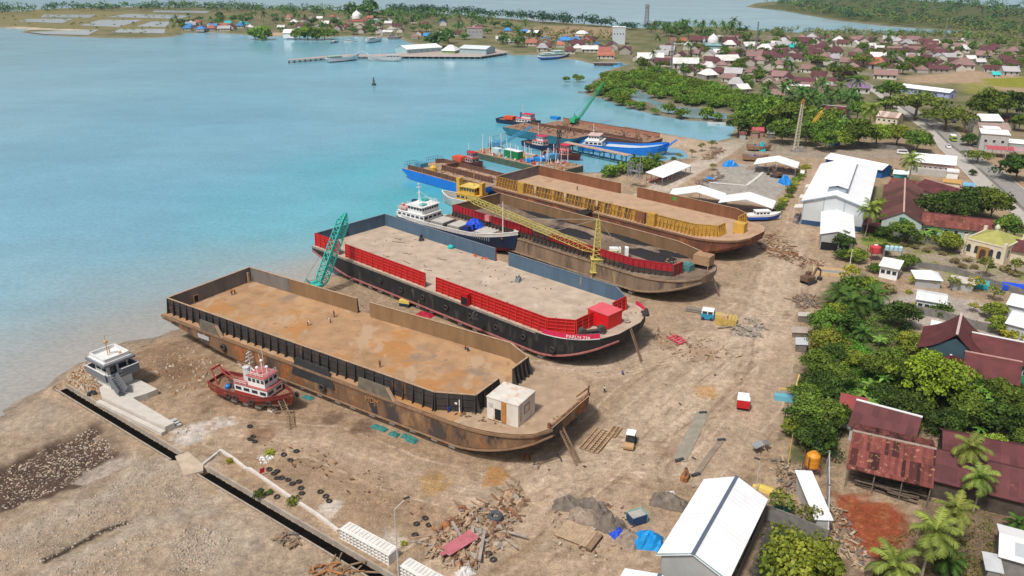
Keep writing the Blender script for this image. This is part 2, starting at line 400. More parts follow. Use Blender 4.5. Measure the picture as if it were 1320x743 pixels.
TOWN=W([(940,190),(1010,195),(1100,110),(1290,95),(1320,60),(1240,48),(1000,42),(800,70),(790,90),(900,110),(950,150)])
put(farm*.95,(.20,.18,.095));put(farm*sm(n40+n12*.4,-.5,.5)*.75,(.105,.125,.045))
put(sm(local(GX,GY,TOWN,60),-10,20)*sm(n40,-.2,.5)*.6*farm,(.32,.27,.22))
put(sm(local(GX,GY,W([(745,125),(770,98),(860,92),(960,125),(1000,165),(945,160),(860,150)]),30),-5,8)*.85,(.085,.085,.045))
put(sm(local(GX,GY,W([(762,181),(806,163),(940,182),(900,205),(860,192)]),12)+n4,-2,2)*.9,(.46,.35,.26))
FIELD=W([(1160,100),(1250,90),(1330,100),(1330,122),(1290,118),(1240,108),(1170,108)])
put(sm(local(GX,GY,FIELD,30)+n12*3,-6,8),(.40,.29,.19))
put(sm(local(GX,GY,W([(1268,101),(1330,99),(1330,114),(1290,113),(1265,108)]),30)+n12*2,-3,5),(.25,.25,.035))
put(sm(local(GX,GY,W([(1236,108),(1266,106),(1290,116),(1260,122),(1236,118)]),30)+n12*3,-4,6)*.8,(.27,.26,.06))
put(sm(local(GX,GY,W([(660,42),(700,33),(800,36),(800,48),(730,52),(672,52)]),60)+n40*8,-12,14)*.8,(.36,.26,.16))
put(sm(local(GX,GY,W([(-300,33),(0,34),(240,42),(240,20),(100,12),(-300,14)]),60),-10,10)*.85,(.225,.20,.085))
put((sm(local(GX,GY,W([(-300,34.5),(20,34.5),(75,37.5),(130,38.5),(120,39.5),(36,38.5),(0,36.5),(-300,36)]),40),-3,3))*.9,(.60,.52,.42))
put((sm(local(GX,GY,W([(348,46),(352,42),(372,43),(376,48)]),40),-3,3))*.9,(.50,.38,.26))
put((1-sm(sd,2,9))*farm*.6,(.30,.26,.2))
put(sm(hill,0,30),(.10,.115,.045))
put((s2<0)*.8,(.20,.19,.15))
def sheet_mesh(name,X,Y,Zz,colr,attrs=True):
 nr,nc=X.shape
 me=bpy.data.meshes.new(name)
 co=np.stack([X,Y,Zz],-1).reshape(-1,3).astype(np.float32)
 i=np.arange(nr*nc).reshape(nr,nc)
 q=np.stack([i[:-1,:-1],i[:-1,1:],i[1:,1:],i[1:,:-1]],-1).reshape(-1,4)
 me.vertices.add(len(co));me.vertices.foreach_set('co',co.ravel())
 me.loops.add(q.size);me.loops.foreach_set('vertex_index',q.ravel().astype(np.int32))
 me.polygons.add(len(q));me.polygons.foreach_set('loop_start',(np.arange(len(q))*4).astype(np.int32))
 me.update(calc_edges=True)
 a=me.color_attributes.new('ground','FLOAT_COLOR','POINT')
 a.data.foreach_set('color',np.concatenate([colr,np.ones(X.shape+(1,))],-1).reshape(-1).astype(np.float32))
 me.polygons.foreach_set('use_smooth',np.ones(len(q),bool))
 o=bpy.data.objects.new(name,me);C.objects.link(o)
 return o
ground=tag(sheet_mesh('ground',GX,GY,Z,col),'sandy shipyard ground running out to town and peninsula','ground',kind='structure')
gm=bpy.data.materials.new('ground_soil');gm.use_nodes=True
nt=gm.node_tree;N,L=nt.nodes,nt.links;b=N['Principled BSDF'];b.inputs['Roughness'].default_value=.95;b.inputs['Specular IOR Level'].default_value=.15
va=N.new('ShaderNodeVertexColor');va.layer_name='ground'
geo=N.new('ShaderNodeNewGeometry');base=va.outputs['Color'];hh=None
for sc_,lo,hi,st in((.9,.72,1.22,None),(3.6,.74,1.22,None),(.13,.80,1.12,None),(.32,.82,1.14,(1.5,.7,1))):
 n=N.new('ShaderNodeTexNoise');n.inputs['Scale'].default_value=sc_;n.inputs['Detail'].default_value=8;n.inputs['Roughness'].default_value=.68
 if st:
  mp=N.new('ShaderNodeMapping');mp.inputs['Scale'].default_value=st;mp.inputs['Rotation'].default_value=(0,0,R(25));L.new(geo.outputs['Position'],mp.inputs[0]);L.new(mp.outputs[0],n.inputs['Vector'])
 else:L.new(geo.outputs['Position'],n.inputs['Vector'])
 r=N.new('ShaderNodeMapRange');L.new(n.outputs['Fac'],r.inputs[0]);r.inputs[1].default_value,r.inputs[2].default_value,r.inputs[3].default_value,r.inputs[4].default_value=.32,.68,lo,hi
 s_=N.new('ShaderNodeVectorMath');s_.operation='SCALE';L.new(base,s_.inputs[0]);L.new(r.outputs[0],s_.inputs['Scale']);base=s_.outputs[0]
 hh=n.outputs['Fac']if sc_==3.6 else hh
for sc_,thr,c_ in((2.6,.74,(.10,.07,.05)),(3.7,.765,(.62,.55,.48))):
 n=N.new('ShaderNodeTexNoise');n.inputs['Scale'].default_value=sc_;n.inputs['Detail'].default_value=2;L.new(geo.outputs['Position'],n.inputs['Vector'])
 r=N.new('ShaderNodeMapRange');L.new(n.outputs['Fac'],r.inputs[0]);r.inputs[1].default_value=thr-.04;r.inputs[2].default_value=thr;r.inputs[4].default_value=.7
 mx=N.new('ShaderNodeMix');mx.data_type='RGBA';L.new(r.outputs[0],mx.inputs[0]);L.new(base,mx.inputs[6]);mx.inputs[7].default_value=(*c_,1);base=mx.outputs[2]
L.new(base,b.inputs['Base Color'])
bp=N.new('ShaderNodeBump');bp.inputs['Distance'].default_value=.12;L.new(hh,bp.inputs['Height']);L.new(bp.outputs[0],b.inputs['Normal'])
ground.data.materials.append(gm)
# --- sea
st_=slice(None,None,4)
WX,WY=GX[st_,st_],GY[st_,st_];ws=-sd[st_,st_]
wc=np.zeros(WX.shape+(3,));wc[:]=(.15,.36,.475)
def putw(m,c):
 global wc
 m=np.clip(m,0,1)[...,None];wc=wc*(1-m)+np.array(c)*m
wn40,wn150=nz(WX,WY,60,seed=31),nz(WX,WY,190,seed=32)
putw(sm(wn150,-.2,.8)*.5,(.20,.41,.49));putw(sm(WY,350,800)*.6,(.20,.45,.56));putw(sm(WY,900,1250)*.8,(.42,.58,.65));putw(sm(-WX-WY*.28,20,260)*.5,(.27,.43,.51))  # far water lightened: pale sky reflection put into the sea colour
TURQ=W([(380,380),(430,280),(520,225),(620,200),(760,130),(700,120),(560,170),(420,220),(300,300),(290,400)],SEA)
putw(sm(local(WX,WY,TURQ,120)+wn40*12,-45,30)*.75,(.065,.37,.445))
GRN=W([(520,245),(560,235),(620,265),(590,290),(520,300),(440,350),(420,300)],SEA)
putw(sm(local(WX,WY,GRN,60)+wn40*5,-18,10)*.6,(.022,.32,.37))
putw(sm(local(WX,WY,W([(690,165),(760,125),(800,165),(940,180),(940,160),(840,150),(770,120),(700,140)],SEA),80)+wn40*6,-30,20)*.5,(.24,.42,.48))
SHAL2=W([(-80,640),(-60,470),(60,440),(200,405),(330,372),(300,410),(215,440),(80,490),(0,545)],SEA)
SHAL=W([(-60,600),(-60,400),(150,400),(330,375),(220,440),(80,490)],SEA)
putw(sm(local(WX,WY,SHAL,130)+wn40*8,-110,10)*.6,(.25,.37,.41));putw(sm(local(WX,WY,SHAL2,90)+wn40*6,-55,12)*.9,(.31,.325,.31))
putw((1-sm(ws+wn40*5,0,26))*(1-sm(WX,-60,-20))*(1-sm(WY,330,420))*.9,(.33,.31,.28))
for p in PONDS:putw(sm(local(WX,WY,p,20),-2,2),(.20,.27,.28))
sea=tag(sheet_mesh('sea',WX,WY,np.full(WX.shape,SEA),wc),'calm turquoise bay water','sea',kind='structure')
wm=bpy.data.materials.new('sea_water');wm.use_nodes=True
nt=wm.node_tree;N,L=nt.nodes,nt.links;b=N['Principled BSDF'];b.inputs['Roughness'].default_value=.16;b.inputs['IOR'].default_value=1.33
va=N.new('ShaderNodeVertexColor');va.layer_name='ground';geo=N.new('ShaderNodeNewGeometry');base=va.outputs['Color']
for sc_,lo,hi,st in((.012,.92,1.07,(.8,1.2,1)),(.06,.96,1.04,(.8,1.2,1)),(1.1,.9,1.1,(.8,1.3,1))):
 n=N.new('ShaderNodeTexNoise');n.inputs['Scale'].default_value=sc_;n.inputs['Detail'].default_value=6
 mp=N.new('ShaderNodeMapping');mp.inputs['Scale'].default_value=st;mp.inputs['Rotation'].default_value=(0,0,R(20));L.new(geo.outputs['Position'],mp.inputs[0]);L.new(mp.outputs[0],n.inputs['Vector'])
 r=N.new('ShaderNodeMapRange');L.new(n.outputs['Fac'],r.inputs[0]);r.inputs[1].default_value,r.inputs[2].default_value,r.inputs[3].default_value,r.inputs[4].default_value=.35,.65,lo,hi
 s_=N.new('ShaderNodeVectorMath');s_.operation='SCALE';L.new(base,s_.inputs[0]);L.new(r.outputs[0],s_.inputs['Scale']);base=s_.outputs[0]
L.new(base,b.inputs['Base Color'])
n=N.new('ShaderNodeTexNoise');n.inputs['Scale'].default_value=.55;n.inputs['Detail'].default_value=5;L.new(geo.outputs['Position'],n.inputs['Vector'])
bp=N.new('ShaderNodeBump');bp.inputs['Distance'].default_value=.12;bp.inputs['Strength'].default_value=.35;L.new(n.outputs['Fac'],bp.inputs['Height']);L.new(bp.outputs[0],b.inputs['Normal'])
sea.data.materials.append(wm)
pond_m=mat('pond_water',(.56,.60,.64),.12,.05,.02,spec=.5)
for p in FISH:
 o=MB();o.add([(x,y,-.05)for x,y in p],[tuple(range(len(p)))])
 tag(o.build('pond_water',pond_m),'pale still water of a fish pond on the flat','pond',kind='structure')
 # --- road with kerb, lines
asph=mat('asphalt',(.27,.255,.235),.9,.12,.5)
paleroad=mat('worn_concrete_road',(.42,.39,.355),.9,.12,.4)
def ribbon(name,left,right,z,m,label,cat):
 o=MB();l,r=W(left),W(right);n=len(l)
 o.add([(x,y,z)for x,y in l]+[(x,y,z)for x,y in r],[(i,n+i,n+i+1,i+1)for i in range(n-1)])
 for i,f in enumerate(o.f):o.f[i]=f[::-1]
 return tag(o.build(name,m),label,cat,kind='structure')
RL=[(1098,108),(1112,113),(1126,120),(1159,145),(1184,163),(1199.5,171),(1211,192),(1241,221),(1259,240),(1284,253),(1308,279),(1345,312)]
RM=[(1104,106.5),(1118,111),(1133,119.6),(1162,140),(1190,158.5),(1206.5,170),(1223,187),(1244,204),(1262,221),(1286,243),(1321,274),(1360,308)]
RR=[(1110,105.5),(1124,110),(1140,119),(1165,133),(1196,151.5),(1216,161),(1235,172),(1250,190),(1268,207),(1295,223),(1322,247),(1375,290)]
ribbon('road',RL,RM,.16,paleroad,'pale concrete carriageway of the coast road','road')
ribbon('road',RM,RR,.164,asph,'darker asphalt carriageway of the coast road','road')
kerb_m=mat('kerb_concrete',(.5,.47,.42),.9,.2,.7)
def kerb(pts,label,z0=0.0,h=.3,w=.35,m=None):
 o=MB()
 for a,b_ in zip(pts,pts[1:]):
  o.bar((a[0],a[1],z0+h/2),(b_[0],b_[1],z0+h/2),w,h)
 return tag(o.build('kerb',m or kerb_m),label,'kerb',kind='structure')
kerb(W(RL),'concrete kerb along the yard side of the coast road');kerb(W(RR),'concrete kerb along the town side of the coast road')
def median(pts,label):
 t=thing('median_barrier',label,'road barrier',(*W(pts)[0],.16));p0=Vector((*W(pts)[0],0));q=[Vector((*a,0))-p0 for a in W(pts)]
 o,d=MB(),MB()
 for a,b_ in zip(q,q[1:]):
  o.bar(a+Vector((0,0,.25)),b_+Vector((0,0,.25)),.7,.5)
  k=max(1,int((b_-a).length/1.6))
  for i in range(k):c=a.lerp(b_,(i+.5)/k);d.box((c.x,c.y,.62),(.75,.75,.24),ang(a,b_))
 o.build('barrier_base',kerb_m,t);d.build('marker_blocks',dark_concrete,t)
median([(1150,130.5),(1165,142),(1190,158.5),(1206,170),(1223,187),(1244,203)],'long road median of dark blocks running past the green truck')
median([(1261,219),(1286,242),(1320,273),(1345,296)],'road median of dark blocks starting below the junction')
for pts,w in(([(915,236),(952,239),(962,240),(978,228),(984,222)],1.1),([(919,232),(932,224)],.8)):
 o=MB();q=W(pts)
 for a,b_ in zip(q,q[1:]):o.bar((a[0],a[1],.16),(b_[0],b_[1],.16),w,.12)
 tag(o.build('kerb',pale_concrete),'low pale kerb line across the grey gravel yard','kerb',kind='structure')
 # ------------------------------------------------------------------ drain along the yard
def drain(pts,label):
 p=[Vector((*a,0))for a in W(pts)];t=thing('drain_channel',label,'drain',p[0])
 w1,w2,fl=MB(),MB(),MB()
 for a,b_ in zip(p,p[1:]):
  a,b_=a-p[0],b_-p[0];d=(b_-a).normalized();n_=Vector((-d.y,d.x,0))
  w1.bar(a+n_*1.15+Vector((0,0,-.45)),b_+n_*1.15+Vector((0,0,-.45)),.26,1.1)
  w2.bar(a-n_*1.15+Vector((0,0,-.5)),b_-n_*1.15+Vector((0,0,-.55)),.22,1.1)
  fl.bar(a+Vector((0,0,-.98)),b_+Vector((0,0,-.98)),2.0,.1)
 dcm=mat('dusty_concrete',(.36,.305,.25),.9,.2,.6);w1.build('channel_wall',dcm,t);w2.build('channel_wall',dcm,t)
 fl.build('channel_bed',mat('shaded_drain_bed',(.007,.006,.005),1,.3,.6,spec=0),t)  # bed near black: shade deep in the channel put into its colour
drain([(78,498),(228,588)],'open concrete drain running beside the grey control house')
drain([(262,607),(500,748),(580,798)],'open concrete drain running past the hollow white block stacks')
o=MB();o.poly(W([(226,589),(243,583),(262,600),(262,608),(238,614)]),-.3,.14)
tag(o.build('drain_crossing',mat('dusty_slab',(.46,.37,.28),.9,.2,.5)),'dusty concrete slab bridging the two lengths of drain','slab')
# ------------------------------------------------------------------ barges
def hull_rings(L,Wd,zk,zd,rake_s,rake_b,bow,flare=.0,sheer=.9,nb=9):
 """rings from stern to bow; bow = half width lost at the very tip, length of the narrowing"""
 st=[0,rake_s*.25,rake_s*.5,rake_s*.75,rake_s]+[rake_s+(L-rake_s-bow[1])*k/4 for k in range(1,5)]+[L-bow[1]+bow[1]*k/nb for k in range(1,nb+1)]
 rings=[]
 for x in st:
  e=max(0,(x-(L-bow[1]))/bow[1]);cut=bow[0]*(1-math.sqrt(max(0,1-e**bow[2])))
  k=x/rake_s if x<rake_s else 1
  zb=zk+(zd-zk)*.72*(1-k)**1.4
  r=(x-(L-rake_b))/rake_b
  if r>0:zb=zk+(zd-zk)*.80*r**1.7
  z1=zd+sheer*max(0,e)**1.5
  y0,y1=cut,Wd-cut;bl=min(.9,(z1-zb)*.35)
  fl=.25*(z1-zb)*e*.5
  rings.append([(x,y0,z1),(x,y0+fl*.6,zb+bl),(x,y0+.8+fl,zb),(x,y1-.8-fl,zb),(x,y1-fl*.6,zb+bl),(x,y1,z1)])
 return rings
def board(t,name,pts,z0,h,m_out,m_in,rib_m,cap_m,rib=2.4,th=.16,lines=0,rib_d=.45,rib_w=.14,side=1,slope=True,lattice=None,zf=None):
 """a standing cargo board along pts; side=+1 when the outside is to the right of the walk"""
 o,rb,cp=MB(),MB(),MB()
 for a,b_ in zip(pts,pts[1:]):
  a,b_=Vector((*a[:2],0)),Vector((*b_[:2],0));d=(b_-a);ln=d.length;d.normalize();n_=Vector((d.y,-d.x,0))*side
  def wall(off,th_,mi):
   c=(a+b_)/2+n_*off;o.frame((c.x,c.y,z0+h/2),d*ln/2,n_*th_/2,(0,0,h/2),mi)
  wall(th/4,th/2-.002,0);wall(-th/4,th/2-.002,1)
  k=max(1,round(ln/rib))
  for i in range(k+1):
   c=a+d*(ln*i/k)
   c+=d*(.08 if i==0 else(-.08 if i==k else 0))
   p0=c+n_*(th/2+rib_d/2)
   if slope:
    q=[c+n_*(th/2),c+n_*(th/2+rib_d),c+n_*(th/2+.16),c+n_*(th/2)]
    zz=[z0,z0,z0+h,z0+h]
    vv=[(*(p+d*s_*rib_w/2)[:2],z)for s_ in(-1,1)for p,z in zip(q,zz)]
    rb.add(vv,[(3,2,1,0),(4,5,6,7),(0,1,5,4),(1,2,6,5),(2,3,7,6)])
   else:rb.frame((p0.x,p0.y,z0+h/2),d*rib_w/2,n_*rib_d/2,(0,0,h/2))
  for i in range(lines):
   c=(a+b_)/2+n_*(th/2+.06);rb.frame((c.x,c.y,z0+h*(i+.8)/(lines+.4)),d*ln/2,n_*.06,(0,0,.075))
  c=(a+b_)/2;cp.frame((c.x,c.y,z0+h+.05),d*(ln/2+.05),n_*(th*.5+.1),(0,0,.05))
 w=o.build(name,[m_out,m_in],t);rb.build('stiffeners',rib_m,w);cp.build('top_rail',cap_m,w)
 return w
def to_local(P,loc,rz):
 d=Vector(P)-Vector(loc);c,s_=math.cos(-rz),math.sin(-rz)
 return Vector((d.x*c-d.y*s_,d.x*s_+d.y*c,d.z))
def lettering(txt,size,m,parent,loc,rot,name='lettering',depth=.02):
 cu=bpy.data.curves.new(name,'FONT');cu.body=txt;cu.size=size;cu.extrude=depth;cu.align_x='CENTER'
 tmp=bpy.data.objects.new(name,cu);C.objects.link(tmp)
 dg=bpy.context.evaluated_depsgraph_get();me=bpy.data.meshes.new_from_object(tmp.evaluated_get(dg))
 bpy.data.objects.remove(tmp)
 me.name=name;me.materials.clear();me.materials.append(m)
 o=bpy.data.objects.new(name,me);C.objects.link(o);o.parent=parent;o.location=loc;o.rotation_euler=rot
 return o
def shores(loc,rz,xs,y,label,group,zt=1.0,m=None):
 """keel blocks that carry a barge"""
 first=None
 for i,x in enumerate(xs):
  c,s_=math.cos(rz),math.sin(rz);P=(loc[0]+x*c-y*s_,loc[1]+x*s_+y*c,0)
  if first is None:
   t=thing('keel_block',label,'keel block',P,rz,group);a=MB();a.box((0,0,zt*.3-.03),(1.3,1.3,zt*.6-.06));a.build('concrete_base',pale_concrete,t)
   a=MB();a.box((0,0,zt*.78),(1.0,1.5,zt*.34));a.build('timber_cap',wood,t);first=proto(t)
  else:dup(first,P,rz+rng.uniform(-.1,.1),label)
white_l=mat('white_lettering',(.8,.78,.74),.6,.1)
# --- barge one: rusty, nearest
rz1=R(-33.5);loc1=Vector((-78.9,164.3,0))
hull1=mat('weathered_hull_rust',(.17,.10,.058),.85,.35,.35,rust=.42,rcol=(.20,.075,.025),rs=.22,streak=True,spots=[(.16,.53,(.05,.042,.04),(1,1,.7)),(.2,.56,(.30,.185,.095),(1,1,.5)),(.3,.575,(.022,.024,.03),(1,1,.5)),(.8,.60,(.21,.11,.05),(1,1,.25)),(.55,.63,(.03,.06,.12),None)])
bott1=mat('weathered_hull_bottom',(.20,.155,.09),.9,.3,.3,rust=.34,rcol=(.17,.085,.035),rs=.3,spots=[(.25,.54,(.30,.25,.16),(1,1,.4)),(.4,.57,(.075,.07,.065),None),(.9,.6,(.26,.12,.05),(1,1,.3))])
deck1=mat('ochre_rust_deck',(.37,.225,.12),.9,.24,.25,sheet=(6.1,2.4,.07),spots=[(.10,.53,(.40,.19,.065),None),(.13,.56,(.42,.29,.185),(1.6,.7,1)),(.5,.61,(.25,.15,.085),None),(.09,.60,(.25,.18,.13),None),(1.4,.64,(.46,.33,.22),None)],bump=.02)
bout1=mat('charcoal_board',(.045,.04,.038),.8,.35,.6,rust=.26,rcol=(.16,.065,.03),streak=True)
bin1=mat('brown_board_inside',(.23,.14,.07),.85,.22,.4,rust=.2,rcol=(.28,.14,.06),streak=True)
bgrey1=mat('grey_board_inside',(.17,.155,.145),.8,.22,.5,rust=.16,streak=True)
rail1=mat('pale_rusty_rail',(.40,.27,.18),.8,.25,1.0)
t=barge1=thing('cargo_barge','rusty brown cargo barge with ochre deck and charcoal side boards, nearest the drain','barge',loc1,rz1,'barges hauled up on the yard')
r1=hull_rings(98.5,26,1.05,6.4,25,17,(6.6,16,2.2))
o=MB();o.loft(r1,mis=[0,1,1,1,0,0]);o.f.pop(),o.m.pop()
o.f.append((0,5,4,3,2,1));o.m.append(0);n_=(len(r1)-1)*6;o.f.append(tuple(n_+i for i in range(6)));o.m.append(0)
h1=o.build('hull',[hull1,bott1],t)
o=MB();prof=[(r[0][0],r[0][1],r[0][2])for r in r1]
o.add([(x,y+.05,z+.03)for x,y,z in prof]+[(r[5][0],r[5][1]-.05,r[5][2]+.03)for r in r1],[(i,i+1,len(r1)+i+1,len(r1)+i)for i in range(len(r1)-1)])
k=[i for i,p in enumerate(prof)if p[0]>82];o.build('deck',deck1,t)
o=MB();kk=[i for i in range(len(r1))if r1[i][0][0]>81.5];n=len(kk);o.add([(r1[i][0][0],r1[i][0][1]+.06,r1[i][0][2]+.06)for i in kk]+[(r1[i][5][0],r1[i][5][1]-.06,r1[i][5][2]+.06)for i in kk],[(i,i+1,n+i+1,n+i)for i in range(n-1)])
o.build('bow_deck',mat('sandy_bow_deck',(.37,.265,.175),.95,.2,.4,spots=[(.3,.58,(.28,.19,.125),None),(.8,.62,(.46,.36,.27),None)]),t)
o=MB()
for a,b_ in zip(r1,r1[1:]):
 o.bar(Vector(a[0])+Vector((0,-.1,-.35)),Vector(b_[0])+Vector((0,-.1,-.35)),.22,.5)
 if 20<a[0][0]:o.bar(Vector(a[1])+Vector((0,-.12,-.25)),Vector(b_[1])+Vector((0,-.12,-.25)),.3,.25)
o.build('rubbing_strake',mat('rust_strake',(.24,.15,.09),.85,.3,.8,rust=.3),t)
plate_m=mat('olive_grey_plate',(.15,.13,.10),.8,.3,.6,rust=.2)
for x0,x1,h in((13.5,20.5,2.3),(60.0,68.5,2.2)):
 o=MB();q=[(x0,5.6),(x1+.9,5.6),(x1-1.1,6.4+h),(x0+.6,6.4+h)]
 o.add([(x,-.12,z)for x,z in q]+[(x,.12,z)for x,z in q],[(0,1,2,3),(7,6,5,4),(0,4,5,1),(1,5,6,2),(2,6,7,3),(3,7,4,0)])
 o.bar((x1+.8,-.1,6.2),(x1-.9,-.1,6.4+h),.5,.35,mi=1)
 o.build('fender_plate',[plate_m,rail1],t)
o=MB();q=[(42,3.9),(54,3.9),(52.5,7.9),(43.5,7.9)];o.add([(x,-.14,z)for x,z in q]+[(x,.12,z)for x,z in q],[(0,1,2,3),(7,6,5,4),(0,4,5,1),(1,5,6,2),(2,6,7,3),(3,7,4,0)])
o.build('fender_plate',mat('dark_plate',(.04,.04,.045),.7,.3,.8,rust=.2),t)
zb,hb=6.45,3.55
board(t,'side_board',[(.9,1.5),(39.5,1.5)],zb,hb,bout1,bin1,bout1,rail1,2.3,lines=2,rib_d=.7)
board(t,'side_board',[(39.6,1.52),(77.3,1.5),(84,4.6)],zb,hb,bout1,bin1,bout1,rail1,2.3,lines=2,rib_d=.7)
board(t,'bow_board',[(84,4.62),(83.9,11.7)],zb,hb,bout1,bin1,bout1,rail1,2.2,lines=2,rib_d=.9)
board(t,'bow_board',[(83.9,16.3),(83.8,21.8)],zb,hb,bout1,bin1,bout1,rail1,1.5,lines=2,rib_d=1.1)
board(t,'side_board',[(83.8,21.9),(77.6,25.1),(40.3,24.8)],zb,hb,bout1,bin1,bout1,rail1,2.3,lines=0)
board(t,'side_board',[(36.5,24.8),(14.5,24.75)],zb,hb,bout1,bin1,bout1,rail1,2.3)
board(t,'side_board',[(14.4,24.75),(.6,24.7)],zb,hb,bout1,bgrey1,bout1,rail1,2.3)
board(t,'stern_board',[(.55,24.6),(.8,1.65)],zb,hb,bout1,bgrey1,bout1,rail1,2.3)
o=MB();o.box((1.05,8.5,7.5),(.1,1.4,1.9));o.box((1.11,8.5,7.45),(.06,1.0,1.5),0,1);o.box((1.3,23.4,8.0),(.3,.5,2.4),0,0);o.build('hatch_door',[rail1,dark_open],t)
cab_m=mat('white_rusty_cabin',(.62,.58,.52),.7,.12,.5,rust=.40,rcol=(.36,.19,.085),rs=.8,streak=True)
P=to_local(at(664,527,9),loc1,rz1)
cb=MB();cx_,cy_=90.0,6.7
cb.bx(-3.1,3.1,-2.9,2.9,0,4.2);cb.bx(-3.2,3.2,-3.0,3.0,4.2,4.35)
cb=cb.build('deck_cabin',cab_m,t,(cx_,cy_,6.9),R(3))
o=MB();o.bx(-1.5,-.3,-2.96,-2.88,.3,2.4);o.build('doorway',dark_open,cb)
o=MB();o.bx(3.07,3.16,-.9,1.0,1.6,3.2,0);o.bx(3.14,3.19,-.65,.75,1.8,3.0,1);o.build('window',[mat('rust_window_frame',(.36,.20,.09),.8,.3,2),cab_m],cb)
o=MB();o.bx(-2.7,-1.9,-2.95,-2.88,2.4,3.3,0);o.build('window_plate',mat('grey_patch',(.45,.44,.42),.7,.1),cb)
o=MB();o.bx(-.15,.75,-3.05,-2.88,.2,4.15);o.build('rust_streak_plate',mat('orange_rust',(.40,.17,.045),.85,.3,1.2),cb)
o=MB()
for i in range(26):
 o.rock((rng.uniform(79,92),rng.uniform(2.2,4.2),6.5),(rng.uniform(.3,1.2),rng.uniform(.2,.6),rng.uniform(.15,.5)),rng)
for i in range(10):
 a=Vector((rng.uniform(70,90),rng.uniform(.9,4),6.6));o.bar(a,a+Vector((rng.uniform(-2.4,2.4),rng.uniform(-.6,.6),.1)),.18)
o.build('deck_scrap',mat('scrap_metal',(.15,.09,.06),.85,.4,1.5,rust=.3),t)
o=MB();q0=(79.6,1.9,6.9);o.box((79,3.0,8.1),(4.2,.14,.3));o.box((81.4,3.3,7.6),(.16,.2,2.6));o.build('pale_beam',white_cap,t)
o=MB();o.lathe([(.32,0),(.32,.9),(.25,1.0)],10,(79.7,2.4,6.45));o.build('oil_drum',mat('deep_blue_paint',(.02,.05,.30),.5,.1),t)
bt=lettering('MDM 2303',1.15,white_l,t,(86.6,.78,5.0),(R(90),0,R(11)))
bt2=lettering('MDM',1.5,mat('faded_orange_lettering',(.42,.20,.09),.8,.2),t,(63.6,-.2,4.2),(R(90),0,0))
o=MB();o.bx(12.6,16.4,-.16,-.02,4.1,5.0);o.build('name_plate',mat('grey_name_plate',(.42,.42,.42),.7,.2,2),t)
for x in(21.2,50.7):o=MB();o.torus((x,-.35,4.0 if x<30 else 3.4),.62,.26,14,7,(0,1,0));o.build('tyre_fender',black_rubber,t)
o=MB();o.bar((98.1,6.2,7.3),(98.1,20.2,7.3),.4,.55);o.bar((98.0,20.0,8.6),(97.4,16.5,8.2),.2);o.bar((98.0,20.0,7.4),(98.0,20.0,9.0),.25);o.bar((98.0,6.2,7.0),(98.0,6.2,8.3),.5,.4);o.bar((98.3,17.5,7.2),(98.3,17.5,2.6),.07);o.bar((98.3,14,7.2),(98.6,15.5,1.4),.07)
o.build('bow_rail',rusty,t)
shores(loc1,rz1,[24,29,33,38,43,48,53,57,62,67,72,77,81],1.8,'concrete keel block under the near side of the rusty ochre-decked barge','keel blocks under the rusty barge')
# --- barge two: black hull, red boards
rz2=R(-42.5);loc2=Vector((-55.8,210.7,0))
hull2=mat('black_hull',(.02,.02,.022),.6,.3,.5,spots=[(.4,.57,(.06,.055,.05),(1,1,.25)),(1.0,.63,(.15,.115,.09),(1,1,.3)),(.2,.62,(.012,.03,.045),None)])
bott2=mat('black_bottom',(.03,.028,.028),.8,.3,.5,rust=.12)
deck2=mat('pale_sandy_deck',(.43,.34,.26),.9,.2,.3,sheet=(6.1,2.4,.06),spots=[(.10,.60,(.36,.26,.18),(.4,1.6,1)),(.25,.64,(.54,.45,.36),(1,.35,1)),(.9,.68,(.27,.20,.15),None)],bump=.02)
bout2=mat('red_board',(.42,.012,.014),.5,.14,.7,rust=.05)
bin2=mat('blue_grey_board_inside',(.075,.125,.185),.7,.18,.5,rust=.14,rcol=(.17,.12,.09),streak=True)
rib2=mat('bright_red_rib',(.58,.045,.035),.5,.12)
t=barge2=thing('cargo_barge','black hulled cargo barge with bright red side boards and pale sandy deck','barge',loc2,rz2,'barges hauled up on the yard')
r2=hull_rings(97.5,27,1.05,6.4,16,15,(9.5,15,2.3),sheer=1.0)
o=MB();o.loft(r2,mis=[0,1,1,1,0,0]);o.build('hull',[hull2,bott2],t)
def deckof(rr,m,t,inset=.05):
 o=MB();n=len(rr)
 o.add([(r[0][0],r[0][1]+inset,r[0][2]+.03)for r in rr]+[(r[5][0],r[5][1]-inset,r[5][2]+.03)for r in rr],[(i,i+1,n+i+1,n+i)for i in range(n-1)])
 return o.build('deck',m,t)
deckof(r2,deck2,t)
o=MB()
for a,b_ in zip(r2,r2[1:]):o.bar(Vector(a[1])+Vector((0,-.1,-.3)),Vector(b_[1])+Vector((0,-.1,-.3)),.3,.35)
o.build('boot_stripe',mat('faded_pink_stripe',(.34,.13,.12),.7,.2,1),t)
o=MB()
for a,b_ in zip(r2,r2[1:]):
 if a[0][0]<82:o.bar(Vector(a[0])+Vector((0,-.08,-.2)),Vector(b_[0])+Vector((0,-.08,-.2)),.2,.3)
o.build('rubbing_strake',mat('grey_strake',(.25,.22,.19),.8,.3,1.5),t)
P1=to_local(at(549.8,352.4,10),loc2,rz2).x;P2=to_local(at(564,357.5,10),loc2,rz2).x
F1=to_local(at(640,320.2,10),loc2,rz2).x;F2=to_local(at(656.7,325.5,10),loc2,rz2).x
board(t,'side_board',[(.5,1.1),(11.8,1.1)],zb,hb,bout2,bin2,rib2,bout2,2.2,lines=4,rib_d=.35)
board(t,'side_board',[(14.4,1.1),(P1,1.1)],zb,hb,bout2,bin2,rib2,bout2,2.2,lines=4,rib_d=.35)
